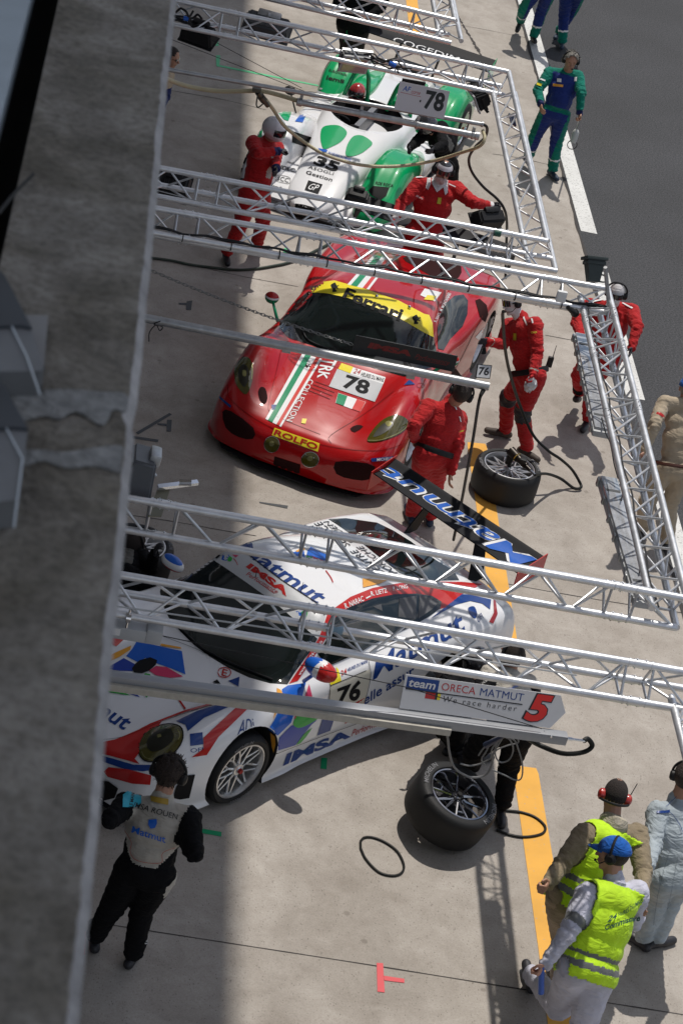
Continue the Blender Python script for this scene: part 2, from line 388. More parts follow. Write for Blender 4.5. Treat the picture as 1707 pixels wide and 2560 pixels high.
# ================================================================== the setting
def concrete():
    m = bpy.data.materials.new('pit apron concrete'); m.use_nodes = True; n = m.node_tree; b = n.nodes['Principled BSDF']; L = n.links
    tcn = n.nodes.new('ShaderNodeTexCoord')
    def noise(sc, det=6, ro=.6, dist=0):
        a = n.nodes.new('ShaderNodeTexNoise'); a.inputs['Scale'].default_value = sc; a.inputs['Detail'].default_value = det; a.inputs['Roughness'].default_value = ro; a.inputs['Distortion'].default_value = dist
        L.new(tcn.outputs['Object'], a.inputs['Vector']); return a.outputs['Fac']
    def ramp(x, p0, c0, p1, c1):
        r = n.nodes.new('ShaderNodeValToRGB'); r.color_ramp.elements[0].position = p0; r.color_ramp.elements[1].position = p1
        r.color_ramp.elements[0].color = (*c0, 1); r.color_ramp.elements[1].color = (*c1, 1); L.new(x, r.inputs[0]); return r.outputs[0]
    def mul(a, c, f=1.0):
        k = n.nodes.new('ShaderNodeMixRGB'); k.blend_type = 'MULTIPLY'; k.inputs[0].default_value = f; L.new(a, k.inputs[1]); L.new(c, k.inputs[2]); return k.outputs[0]
    base = ramp(noise(1.1, 8, .65, .4), .32, (.345, .312, .275), .68, (.44, .405, .365))
    st = ramp(noise(.45, 5, .7, 1.2), .33, (.74, .72, .70), .56, (1, 1, 1))
    fine = ramp(noise(60, 4, .7), .3, (.86, .86, .86), .7, (1.08, 1.08, 1.08))
    # aggregate pits: elongated dark specks
    mp = n.nodes.new('ShaderNodeMapping'); mp.inputs['Scale'].default_value = (24, 13, 20); L.new(tcn.outputs['Object'], mp.inputs[0])
    vo = n.nodes.new('ShaderNodeTexVoronoi'); vo.inputs['Scale'].default_value = 1.7; vo.inputs['Randomness'].default_value = 1; L.new(mp.outputs[0], vo.inputs['Vector'])
    ns = noise(9, 3, .6)
    th = n.nodes.new('ShaderNodeMath'); th.operation = 'MULTIPLY_ADD'; L.new(ns, th.inputs[0]); th.inputs[1].default_value = -.42; L.new(vo.outputs['Distance'], th.inputs[2])
    pit = ramp(th.outputs[0], -.125, (.3, .28, .26), -.06, (1, 1, 1))
    pr = n.nodes.new('ShaderNodeMapRange'); pr.inputs[1].default_value = -.12; pr.inputs[2].default_value = -.03; pr.inputs[3].default_value = 0; pr.inputs[4].default_value = 1; L.new(th.outputs[0], pr.inputs[0])
    pit = ramp(pr.outputs[0], 0, (.34, .32, .30), 1, (1, 1, 1))
    # tyre rubber smears running out of the garages
    mp2 = n.nodes.new('ShaderNodeMapping'); mp2.inputs['Scale'].default_value = (.9, .22, 1); mp2.inputs['Rotation'].default_value = (0, 0, .5); L.new(tcn.outputs['Object'], mp2.inputs[0])
    n2 = n.nodes.new('ShaderNodeTexNoise'); n2.inputs['Scale'].default_value = 2.2; n2.inputs['Detail'].default_value = 7; L.new(mp2.outputs[0], n2.inputs['Vector'])
    sm = ramp(n2.outputs['Fac'], .36, (.80, .79, .78), .5, (1, 1, 1))
    spots = n.nodes.new('ShaderNodeTexVoronoi'); spots.inputs['Scale'].default_value = 2.4; L.new(tcn.outputs['Object'], spots.inputs['Vector'])
    gum = ramp(spots.outputs['Distance'], .045, (.62, .6, .58), .075, (1, 1, 1))
    mq = n.nodes.new('ShaderNodeMapping'); mq.inputs['Scale'].default_value = (1.0, .55, 1); mq.inputs['Rotation'].default_value = (0, 0, .35); L.new(tcn.outputs['Object'], mq.inputs[0])
    def noise2(sc, det, ro):
        a = n.nodes.new('ShaderNodeTexNoise'); a.inputs['Scale'].default_value = sc; a.inputs['Detail'].default_value = det; a.inputs['Roughness'].default_value = ro; L.new(mq.outputs[0], a.inputs['Vector']); return a.outputs['Fac']
    sp = ramp(noise2(95, 3, .6), .62, (1, 1, 1), .70, (.45, .43, .41)); sp2 = ramp(noise2(48, 4, .65), .64, (1, 1, 1), .72, (.5, .48, .46))
    mot = ramp(noise(3.4, 7, .7, .6), .34, (.84, .825, .81), .6, (1.03, 1.03, 1.03)); c = mul(base, st, .6); c = mul(c, mot, .9); c = mul(c, sp, .8); c = mul(c, sp2, .8); c = mul(c, fine); c = mul(c, pit, .5); c = mul(c, sm, .45); c = mul(c, gum, .7)
    L.new(c, b.inputs['Base Color']); b.inputs['Roughness'].default_value = .82; b.inputs['Specular IOR Level'].default_value = .3
    bp = n.nodes.new('ShaderNodeBump'); bp.inputs['Strength'].default_value = .35; bp.inputs['Distance'].default_value = .01; L.new(pr.outputs[0], bp.inputs['Height']); L.new(bp.outputs[0], b.inputs['Normal'])
    return m
def asphalt():
    m = bpy.data.materials.new('pit lane asphalt'); m.use_nodes = True; n = m.node_tree; b = n.nodes['Principled BSDF']; L = n.links
    tcn = n.nodes.new('ShaderNodeTexCoord')
    a = n.nodes.new('ShaderNodeTexNoise'); a.inputs['Scale'].default_value = 42; a.inputs['Detail'].default_value = 4; a.inputs['Roughness'].default_value = .75; L.new(tcn.outputs['Object'], a.inputs['Vector'])
    r = n.nodes.new('ShaderNodeValToRGB'); e = r.color_ramp.elements; e[0].position = .36; e[0].color = (.016, .017, .019, 1); e[1].position = .66; e[1].color = (.078, .079, .084, 1); L.new(a.outputs['Fac'], r.inputs[0])
    a2 = n.nodes.new('ShaderNodeTexNoise'); a2.inputs['Scale'].default_value = .6; a2.inputs['Detail'].default_value = 5; L.new(tcn.outputs['Object'], a2.inputs['Vector'])
    r2 = n.nodes.new('ShaderNodeValToRGB'); r2.color_ramp.elements[0].position = .3; r2.color_ramp.elements[0].color = (.78, .78, .78, 1); r2.color_ramp.elements[1].position = .7; r2.color_ramp.elements[1].color = (1.1, 1.1, 1.12, 1); L.new(a2.outputs['Fac'], r2.inputs[0])
    k = n.nodes.new('ShaderNodeMixRGB'); k.blend_type = 'MULTIPLY'; k.inputs[0].default_value = 1; L.new(r.outputs[0], k.inputs[1]); L.new(r2.outputs[0], k.inputs[2]); L.new(k.outputs[0], b.inputs['Base Color'])
    b.inputs['Roughness'].default_value = .9
    bp = n.nodes.new('ShaderNodeBump'); bp.inputs['Strength'].default_value = .6; bp.inputs['Distance'].default_value = .01; L.new(a.outputs['Fac'], bp.inputs['Height']); L.new(bp.outputs[0], b.inputs['Normal'])
    return m
def worn(name, col, wear, under=(.36, .33, .30), thr=.62):
    m = bpy.data.materials.new(name); m.use_nodes = True; n = m.node_tree; b = n.nodes['Principled BSDF']; L = n.links
    tcn = n.nodes.new('ShaderNodeTexCoord')
    a = n.nodes.new('ShaderNodeTexNoise'); a.inputs['Scale'].default_value = 30; a.inputs['Detail'].default_value = 8; a.inputs['Roughness'].default_value = .75; L.new(tcn.outputs['Object'], a.inputs['Vector'])
    r = n.nodes.new('ShaderNodeValToRGB'); r.color_ramp.elements[0].position = thr; r.color_ramp.elements[1].position = thr + .06; L.new(a.outputs['Fac'], r.inputs[0])
    a3 = n.nodes.new('ShaderNodeTexNoise'); a3.inputs['Scale'].default_value = 3; a3.inputs['Detail'].default_value = 5; L.new(tcn.outputs['Object'], a3.inputs['Vector'])
    r3 = n.nodes.new('ShaderNodeValToRGB'); r3.color_ramp.elements[0].position = .3; r3.color_ramp.elements[1].position = .7
    r3.color_ramp.elements[0].color = (*[c * .84 for c in col], 1); r3.color_ramp.elements[1].color = (*col, 1); L.new(a3.outputs['Fac'], r3.inputs[0])
    k = n.nodes.new('ShaderNodeMixRGB'); L.new(r.outputs[0], k.inputs[0]); L.new(r3.outputs[0], k.inputs[1]); k.inputs[2].default_value = (*under, 1)
    k2 = n.nodes.new('ShaderNodeMixRGB'); k2.inputs[0].default_value = wear; L.new(r3.outputs[0], k2.inputs[1]); L.new(k.outputs[0], k2.inputs[2]); L.new(k2.outputs[0], b.inputs['Base Color'])
    b.inputs['Roughness'].default_value = .75; return m

CONC = concrete(); ASPH = asphalt()
WPAINT = worn('worn white road paint', (.66, .66, .64), .9, (.25, .24, .23), .55)
YPAINT = worn('worn yellow road paint', (.78, .40, .06), .8, (.36, .33, .30), .60)
JOINT = mat('dirt filled joint', (.045, .04, .037), .9)
YAW = rad(0)
GX = 6.55                                           # seam between concrete apron and asphalt fast lane
def sheet(name, x0, x1, y0, y1, z, m):
    b = MB(); b.add([(x0, y0, z), (x1, y0, z), (x1, y1, z), (x0, y1, z)], [(0, 1, 2, 3)]); return struct(b.build(name, m, smooth=False))
sheet('ground', -400, 600, -300, 900, -.02, ASPH)
sheet('pit_apron', -12, GX, -20, 140, 0, CONC)
sheet('pit_lane', GX, 22, -20, 140, 0.0, ASPH)
# broad white line, in two lengths as in the photo, and the yellow working line
sheet("white_line", 6.58, 6.80, 22.98, 26.27, .004, WPAINT); sheet("white_line", 6.58, 6.80, 27.42, 62, .004, WPAINT); sheet("white_line", 6.58, 6.80, 2, 21.0, .004, WPAINT)
def strip(name, pts, w0, z, m):
    b = MB(); P = [np.array(p, float) for p in pts]
    V = []
    for i, p in enumerate(P):
        d = P[min(i + 1, len(P) - 1)] - P[max(i - 1, 0)]; d = d[:2] / np.linalg.norm(d[:2]); nrm = np.array([-d[1], d[0]])
        V += [(p[0] + nrm[0] * w0 / 2, p[1] + nrm[1] * w0 / 2, z), (p[0] - nrm[0] * w0 / 2, p[1] - nrm[1] * w0 / 2, z)]
    b.add(V, [(2 * i, 2 * i + 1, 2 * i + 3, 2 * i + 2) for i in range(len(P) - 1)]); return struct(b.build(name, m, smooth=False))
def yline(uvs, name='yellow_line'):
    b = MB(); P = [at(*p) for p in uvs]; b.add([(p[0], p[1], .004) for p in P], [tuple(range(len(P)))]); return struct(b.build(name, YPAINT, smooth=False))
yline([(1283, 1933), (1292, 1915), (1339, 1921), (1345, 1935), (1390, 2200), (1420, 2420), (1440, 2600), (1373, 2600), (1345, 2375)])
yline([(1168, 1106), (1212, 1110), (1216, 1118), (1290, 1590), (1294, 1640), (1240, 1640), (1236, 1590), (1168, 1116)])
yline([(1012, -20), (1040, -20), (1056, 100), (1026, 102)])
# joints of the concrete slabs, measured on the ground
def gp(u, v): p = at(u, v); return p
jo = [[(150, 2293), (500, 2347), (920, 2412), (1363, 2483), (1707, 2537)],
      [(1150, 1438), (1229, 1453), (1460, 1494), (1707, 1533)], [(300, 1285), (420, 1302), (560, 1327), (640, 1340)],
      [(1362, 838), (1430, 851), (1500, 864)], [(470, 660), (600, 690), (745, 717)], [(1230, 385), (1290, 394), (1373, 412), (1400, 417)],
      [(425, 226), (560, 250), (665, 275)], [(1130, 60), (1200, 72), (1315, 95)]]
b = MB()
for k, seg in enumerate(jo):
    P = [gp(*p) for p in seg]; d = P[-1] - P[0]
    P = [P[0]] + P[1:] 
    V = []
    Q = smooth_path(P, 6)
    for i, p in enumerate(Q):
        wv = .003 + .004 * random.random(); V += [(p[0], p[1] + wv, .003), (p[0], p[1] - wv, .003)]
    b.add(V, [(2 * i, 2 * i + 1, 2 * i + 3, 2 * i + 2) for i in range(len(Q) - 1)])
# ragged crack along the seam and the crack running up the apron
for uv0, uv1, wv, jit in (((1113, -10), (1212, 155), .025, .02), ((1290, -10), (1316, 70), .02, .02)):
    A = gp(*uv0); B = gp(*uv1); V = []; n_ = 70
    for i in range(n_ + 1):
        p = A + (B - A) * i / n_; a = wv * (.3 + random.random()); V += [(p[0] - a + jit * (random.random() - .5), p[1], .003), (p[0] + a + jit * (random.random() - .5), p[1], .003)]
    b.add(V, [(2 * i, 2 * i + 1, 2 * i + 3, 2 * i + 2) for i in range(n_)])
V = []; n_ = 260
for i in range(n_ + 1):
    y = 5 + i * .17; a = .012 + .02 * random.random(); x = 6.555 + .01 * math.sin(i * .7); V += [(x - a, y, .0065), (x + a * .4, y, .0065)]
b.add(V, [(2 * i, 2 * i + 1, 2 * i + 3, 2 * i + 2) for i in range(n_)])
struct(b.build('slab_joints', JOINT, smooth=False))
# adhesive tape marks stuck on the concrete
def tapes(polys, m, label, group=None):
    P0 = at(*polys[0][0]); t = MB()
    for pl in polys:
        t.prism([(*at(*p)[:2], .0035) for p in pl], .0012, (0, 0, 1))
    o = MB(); o.v = t.v; o.f = t.f; o.m = t.m; ob = o.build('tape_mark', m, smooth=False); tag(ob, label, 'tape', group)
    return ob
T_RED = mat('red tape', (.62, .06, .07), .5); T_GRN = mat('green tape', (.0, .30, .12), .5); T_BLK = mat('dark tape', (.04, .045, .05), .6); T_LG = mat('faded green tape', (.08, .48, .22), .6)
tapes([[(941, 2408), (957, 2409), (961, 2482), (943, 2480)], [(957.5, 2440), (1010, 2448), (1010, 2458), (960.8, 2452)]], T_RED, 'red tape T on the sunlit concrete near the bottom')
tapes([[(202, 2329), (216, 2330), (213, 2388), (195, 2385)]], T_RED, 'short red tape strip beside the black clad mechanic\'s foot')
tapes([[(497, 2071), (554, 2081), (553, 2092), (502, 2083)]], T_GRN, 'dark green tape strip beside the mechanic with the white back')
tapes([[(803, 1895), (818, 1896), (816, 1924), (801, 1922)]], T_GRN, 'small green tape square in the shade beside the white car')
tapes([[(467, 754), (481, 752), (478, 776), (465, 775)], [(447, 758), (466.5, 758), (466.8, 763), (447, 762)]], T_BLK, 'small dark tape T near the chain')
tapes([[(340, 1082), (424, 1033), (430, 1037), (346, 1087)], [(315, 1088), (397, 1100), (395, 1106), (316, 1094)]], T_BLK, 'large dark tape corner on the shaded concrete')
tapes([[(418, 1050), (430, 1051), (428, 1080), (417, 1079)], [(394, 1059), (417, 1060), (417, 1066), (394, 1063)]], T_BLK, 'small dark tape T beside the large tape corner')
tapes([[(648, 1255), (720, 1265), (718, 1272), (649, 1258)]], T_BLK, 'single dark tape strip in front of the red car')
tapes([[(535, 96), (546, 96), (547, 116), (537, 115)], [(540, 139), (551, 139), (549, 163), (800, 214), (800, 217), (541, 166)]], T_LG, 'pale green tape line leading to the green and white car')
tapes([[(708, 623), (718, 619), (726, 626), (720, 633), (708, 631)]], T_LG, 'pale green paint spot by the striding red mechanic')

# ---------------------------------------------------------------- the pit building with its parapet
def parapet_mat():
    m = bpy.data.materials.new('weathered parapet concrete'); m.use_nodes = True; n = m.node_tree; b = n.nodes['Principled BSDF']; L = n.links
    tcn = n.nodes.new('ShaderNodeTexCoord')
    def rampn(sc, det, p0, c0, p1, c1, dist=0):
        a = n.nodes.new('ShaderNodeTexNoise'); a.inputs['Scale'].default_value = sc; a.inputs['Detail'].default_value = det; a.inputs['Roughness'].default_value = .65; a.inputs['Distortion'].default_value = dist
        L.new(tcn.outputs['Object'], a.inputs['Vector']); r = n.nodes.new('ShaderNodeValToRGB'); r.color_ramp.elements[0].position = p0; r.color_ramp.elements[1].position = p1
        r.color_ramp.elements[0].color = (*c0, 1); r.color_ramp.elements[1].color = (*c1, 1); L.new(a.outputs['Fac'], r.inputs[0]); return r.outputs[0], a
    c1, a1 = rampn(9, 9, .3, (.20, .178, .148), .7, (.43, .395, .345), .3)
    c2, a2 = rampn(3.2, 6, .36, (.62, .60, .54), .58, (1, 1, 1), 1.0)
    c3, a3 = rampn(60, 5, .36, (.60, .59, .57), .56, (1.06, 1.06, 1.06))
    k = n.nodes.new('ShaderNodeMixRGB'); k.blend_type = 'MULTIPLY'; k.inputs[0].default_value = 1; L.new(c1, k.inputs[1]); L.new(c2, k.inputs[2])
    k2 = n.nodes.new('ShaderNodeMixRGB'); k2.blend_type = 'MULTIPLY'; k2.inputs[0].default_value = .8; L.new(k.outputs[0], k2.inputs[1]); L.new(c3, k2.inputs[2])
    L.new(k2.outputs[0], b.inputs['Base Color']); b.inputs['Roughness'].default_value = .9
    bp = n.nodes.new('ShaderNodeBump'); bp.inputs['Strength'].default_value = 1.0; bp.inputs['Distance'].default_value = .03; L.new(a3.outputs['Fac'], bp.inputs['Height']); L.new(bp.outputs[0], b.inputs['Normal'])
    return m
vec_ = lambda p: np.array(p, float)
PARA = parapet_mat(); RENDERW = mat('painted concrete wall', (.45, .44, .42), .8, var=.1, vscale=1.5, bump=.1)
EDGE = mat('chipped concrete edge painted lit', (.40, .39, .385), .85, var=.35, vscale=14, bump=.6, bscale=50)  # pale tone paints the lit rim into the chipped edge
ZW = 9.85
bd = thing('pit_building', 'weathered concrete pit building whose dark parapet fills the left side', 'building', (-2.5, 20, 0))
XE = .163                                            # outer edge of the ledge
XI = at(147, 0, ZW)[0]
# ledge: rough subdivided slab with an uneven chipped front edge
b = MB(); ny = 420; ys = np.linspace(-3, 60, ny); ny0 = []
fine_y = np.concatenate([np.linspace(-3, 1, 8), np.linspace(1.02, 7, 300), np.linspace(7.1, 60, 60)])
V = []; rows = 7
rs = np.random.RandomState(3); wob = np.convolve(rs.randn(len(fine_y) + 20), np.ones(9) / 9, 'same')[10:-10] * .008 + rs.randn(len(fine_y)) * .0012
YN = at(310, 1035, ZW)[1]
# a broken notch where two ledge blocks meet
for i, y in enumerate(fine_y):
    nx = -.010 * math.exp(-((y - YN) / .03) ** 2)
    dz = -.012 * math.exp(-((y - YN) / .02) ** 2)
    e = XE + wob[i] * .26 + nx
    for p in ((e - .004, ZW - .34), (e, ZW - .012 + wob[i] * .2), (e - .014 + wob[i] * .25, ZW + .001), (XE - .06, ZW + dz * .6), (XE - .16, ZW + dz * .4), (XI, ZW)):
        V.append((p[0], y, p[1]))
b.grid(V, len(fine_y), 6)
o = b.build('ledge', [PARA, EDGE], bd, sharp=60)
for p in o.data.polygons:
    if abs(p.normal.z) < .75 or (p.center.x + bd.location.x > XE - .013): p.material_index = 1
b = MB(); b.box((XE / 2 - 1.0, 28, ZW - .35), (2 + XE - .01, 64, .3)); b.build('floor_slab', RENDERW, bd)
b = MB(); b.box((XI - .17, 28, ZW - .19), (.4, 64, .02)); b.build('gap_strip', mat('dark gutter', (.01, .01, .011), .9), bd)  # near-black strip paints in the shade of the gap behind the ledge
xd = at(76, 0, ZW + .03)[0]
b = MB(); b.box((xd - .4, 28, ZW - .03), (.8, 64, .12)); b.build('balcony_floor', mat('pale painted metal deck', (.36, .42, .46), .5, .1, var=.15), bd)
MORT = mat('pale mortar joint', (.25, .252, .245), .9, var=.5, vscale=30, bump=.8, bscale=60)
for k, pl in enumerate(([(-40, 1800), (100, 1795), (200, 1802), (330, 1798), (450, 1810), (560, 1815), (598, 1850), (575, 1900), (520, 1890), (470, 1962), (350, 1900), (270, 1935), (200, 1920), (90, 1945), (-40, 1940)], [(60, 2085), (190, 2078), (300, 2088), (420, 2070), (560, 2060), (590, 2120), (560, 2180), (430, 2150), (300, 2158), (200, 2125), (110, 2145)])):
    b = MB(); Pm = [at(*cW(*p), ZW)[:2] for p in pl]; Pm = [(min(p[0], XE - .016), p[1], ZW + .0015) for p in curve2([list(p) for p in Pm], 4)]; b.prism([vec_(p) for p in Pm], .003, (0, 0, 1)); b.build('mortar_joint', MORT, bd)
# facade with garage openings below the overhang
b = MB(); b.box((-1.5, 28, 7.0), (.3, 64, 5.1))
for k in range(14): b.box((-1.5, -2 + k * 4.72 + .3, 2.24), (.32, .7, 4.44))
b.build('wall', RENDERW, bd)
b = MB()
for k in range(13): b.box((-1.62, .66 + k * 4.72, 2.2), (.04, 3.9, 4.3))
b.build('garage_door', mat('dark garage interior', (.03, .032, .035), .6), bd)
# roof canopy over the balcony whose edge draws the shadow line on the apron
b = MB(); b.box((-1.38, 26, 24.2), (9.8, 90, .35)); b.build('roof', RENDERW, bd)
b = MB()
for k in range(8): b = MB(); b.tube((-2.2, -6 + k * 9.4, ZW - .2), (-2.2, -6 + k * 9.4, 24.0), .12, n=14); b.build('column', STEEL, bd)
# thin sheet-metal flashing plates folded over the ledge
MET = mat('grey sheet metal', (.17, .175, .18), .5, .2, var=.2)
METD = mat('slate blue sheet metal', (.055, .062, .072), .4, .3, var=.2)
def flashing(dark, light, tab, edge, label):
    c = at(*edge[0], ZW); r = thing('metal_flashing', label, 'flashing', (c[0], c[1], ZW), 'sheet metal plates on the parapet')
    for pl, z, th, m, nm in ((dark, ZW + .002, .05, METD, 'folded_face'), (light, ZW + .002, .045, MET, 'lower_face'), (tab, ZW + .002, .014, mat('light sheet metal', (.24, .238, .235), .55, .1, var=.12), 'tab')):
        if pl: b = MB(); b.prism([at(*p, z) for p in pl], th, (0, 0, 1)); b.build(nm, m, r)
    b = MB(); b.path([at(*p, ZW + .05) for p in edge], .0016, 6, 0); b.build('bright_edge', mat('bright plate edge', (.55, .60, .64), .4, .3), r)  # thin bright strip follows the plate's outer edge
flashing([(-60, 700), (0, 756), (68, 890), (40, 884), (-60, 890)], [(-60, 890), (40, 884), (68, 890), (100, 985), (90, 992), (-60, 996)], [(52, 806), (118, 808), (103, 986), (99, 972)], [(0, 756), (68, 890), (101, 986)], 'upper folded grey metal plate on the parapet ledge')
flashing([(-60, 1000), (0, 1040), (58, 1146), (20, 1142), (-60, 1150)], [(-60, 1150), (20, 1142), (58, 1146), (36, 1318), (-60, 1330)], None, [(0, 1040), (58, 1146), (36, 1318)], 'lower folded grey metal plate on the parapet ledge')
b = MB(); P = [at(*p, ZW + .012) for p in ((-4, 535), (40, 480), (84, 436))]; b.path(P, .0035, 6); o = b.build('loose_wire', BLK); tag(o, 'short black wire lying across the parapet gap', 'wire')
# ================================================================== cars
def pchip(xs, ys, x):
    """monotone-ish cubic interpolation along stations"""
    xs = np.array(xs, float); ys = np.array(ys, float); n = len(xs); h = np.diff(xs); d = (ys[1:] - ys[:-1]) / h[:, None]
    m = np.zeros_like(ys); m[0] = d[0]; m[-1] = d[-1]
    for i in range(1, n - 1):
        m[i] = (d[i - 1] * h[i] + d[i] * h[i - 1]) / (h[i] + h[i - 1])
        s_ = np.minimum(np.abs(d[i - 1]), np.abs(d[i])) * 3; m[i] = np.clip(m[i], -s_, s_); m[i] = np.where(d[i - 1] * d[i] <= 0, m[i] * .25, m[i])
    out = []
    for q in x:
        i = int(np.clip(np.searchsorted(xs, q) - 1, 0, n - 2)); t = (q - xs[i]) / h[i]
        out.append((2 * t ** 3 - 3 * t ** 2 + 1) * ys[i] + (t ** 3 - 2 * t ** 2 + t) * h[i] * m[i] + (-2 * t ** 3 + 3 * t ** 2) * ys[i + 1] + (t ** 3 - t ** 2) * h[i] * m[i + 1])
    return out
def section(P, n=6):
    """Catmull-Rom through half-section control points (x,z)"""
    P = [P[0]] + list(P); out = []
    P = P + [np.array([-P[-2][0], P[-2][1]])]
    for i in range(1, len(P) - 2):
        for k in range(n):
            t = k / n; a, b, c, d = P[i - 1], P[i], P[i + 1], P[i + 2]
            if i == 1: out.append(b + (c - b) * t); continue
            out.append(.5 * ((2 * b) + (c - a) * t + (2 * a - 5 * b + 4 * c - d) * t * t + (3 * b - a - 3 * c + d) * t ** 3))
    out.append(P[-2]); return out
def loft(st, ny=110, n=6, tf=None, ylist=None):
    """st: {y: [(x,z)...]} -> closed mesh verts/faces in car coordinates"""
    ks = sorted(st); A = [np.array(st[k], float).reshape(-1) for k in ks]
    yl = ylist if ylist is not None else np.linspace(ks[0], ks[-1], ny)
    S_ = pchip(ks, A, yl); rows = []
    for y, a in zip(yl, S_):
        h = section(list(a.reshape(-1, 2)), n)
        r = [(p[0], y, p[1]) for p in h] + [(-p[0], y, p[1]) for p in h[-2:0:-1]]
        rows.append(r)
    m = len(rows[0]); V = [p for r in rows for p in r]; F = []
    for i in range(len(rows) - 1):
        for j in range(m): F.append((i * m + j, i * m + (j + 1) % m, (i + 1) * m + (j + 1) % m, (i + 1) * m + j))
    F.append(tuple(range(m))); F.append(tuple(range((len(rows) - 1) * m, len(rows) * m))[::-1])
    if tf: V = [tf(p) for p in V]
    return V, F
def cutters(o, cuts):
    """boolean difference with closed MB shapes, baked into the mesh"""
    for c in cuts:
        co = c.build('cutter', BLK); co.location = rootof(o).location
        md = o.modifiers.new('cut', 'BOOLEAN'); md.operation = 'DIFFERENCE'; md.object = co; md.solver = 'EXACT'
        dg = bpy.context.evaluated_depsgraph_get(); dg.update()
        me = bpy.data.meshes.new_from_object(o.evaluated_get(dg)); old = o.data; o.modifiers.clear(); o.data = me; me.name = old.name
        bpy.data.objects.remove(co)
    o.data.update()
class Car:
    def __init__(s, x, y, head, pitch=0.0, z=0.0):
        s.o = np.array([x, y, z]); s.R = Rz(head) @ Rx(pitch)
    def w(s, p): return s.o + s.R @ np.array(p, float)
    def d(s, p): return s.R @ np.array(p, float)

def wheel(root, c, ax, R=.345, W=.30, rimr=.245, rimm=None, spokes='mesh', nsp=10, capm=None, off=0.0, parent=None, name='tyre', lettering=True, rot=0.0):
    """tyre plus rim as sub-part; c centre, ax outward axis (unit)"""
    rimm = rimm or CHROME; ax = np.array(ax, float); ax /= np.linalg.norm(ax); c = np.array(c, float)
    b = MB(); h = W / 2
    prof = [(rimr, -h + .03), (rimr + .01, -h + .005), (rimr + (R - rimr) * .55, -h), (R - .025, -h + .012), (R - .006, -h + .035), (R, -h * .5), (R, h * .5), (R - .006, h - .035), (R - .025, h - .012), (rimr + (R - rimr) * .55, h), (rimr + .012, h - .004), (rimr, h - .028)]
    b.lathe(prof, c, ax, 56); ty = b.build(name, RUBBER, root, parent=parent, sharp=50)
    b = MB()
    # barrel with lip
    b.lathe([(rimr + .004, h - .030), (rimr + .002, h - .012), (rimr - .010, h - .010), (rimr - .016, h - .03), (rimr - .022, h - .09), (rimr - .028, -h + .03), (rimr + .004, -h + .03)], c, ax, 48)
    x, y, d = basis(ax); zf = h - .055 - off; hub = c + ax * zf
    def pt(r, a, z=0): return hub + r * (math.cos(a) * x + math.sin(a) * y) + ax * z
    b.lathe([(.0, .03), (.028, .03), (.034, .02), (.05, .018), (.055, .0), (.055, -.05), (0, -.05)], hub, ax, 20)
    rr = rimr - .018
    for k in range(nsp):
        a = rot + 2 * math.pi * k / nsp
        if spokes == 'Y':
            b.mi = 0; m_ = pt(rr * .45, a, -.012)
            for (p, q, r1, r2) in ((pt(.045, a, -.004), m_, .014, .010), (m_, pt(rr, a + .27, -.006), .010, .009), (m_, pt(rr, a - .27, -.006), .010, .009)):
                b.tube(p, q, r1, r2, 6)
        elif spokes == 'star':
            da = math.pi / nsp * .5
            for s_ in (-1, 1): b.tube(pt(.05, a + s_ * .12, -.004), pt(rr, a + s_ * da, -.012), .013, .009, 6)
            b.tube(pt(rr * .62, a - da * .72, -.01), pt(rr * .62, a + da * .72, -.01), .007, n=6)
        else:
            for s_ in (-1, 1): b.tube(pt(.05, a, -.002), pt(rr, a + s_ * .26, -.01), .011, .008, 6)
    rim = b.build('rim', rimm, root, parent=ty, sharp=40)
    b = MB(); b.lathe([(0, .05), (.02, .05), (.024, .028), (.0, .028)], hub, ax, 16); b.build('wheel_nut', capm or mat('anodised red', (.35, .03, .03), .3, .7), root, parent=ty)
    b = MB(); b.lathe([(.0, -.12), (rimr * .78, -.12), (rimr * .78, -.10), (0, -.10)], hub, ax, 32); b.build('brake_disc', mat('dark iron disc', (.06, .06, .062), .5, .8), root, parent=ty)
    if lettering:
        # raised maker's lettering round the sidewall
        V, F, asp = text_geo('MICHELIN', bold=.02, spacing=1.1); Hh = (R - rimr) * .42; r0 = rimr + (R - rimr) * .34
        b = MB()
        for a0 in (rot + 1.1, rot + 1.1 + math.pi):
            pts = []
            for vx, vy in V:
                r = r0 + vy * Hh; a = a0 + (vx - .5) * (Hh * asp) / (r0 + Hh / 2)
                pts.append(c + r * (math.cos(a) * x + math.sin(a) * y) * 1 + ax * (h + .0015))
            b.add(pts, F)
        b.build('sidewall_lettering', mat('grey sidewall lettering', (.16, .16, .17), .6), root, parent=ty, smooth=False)
    return ty

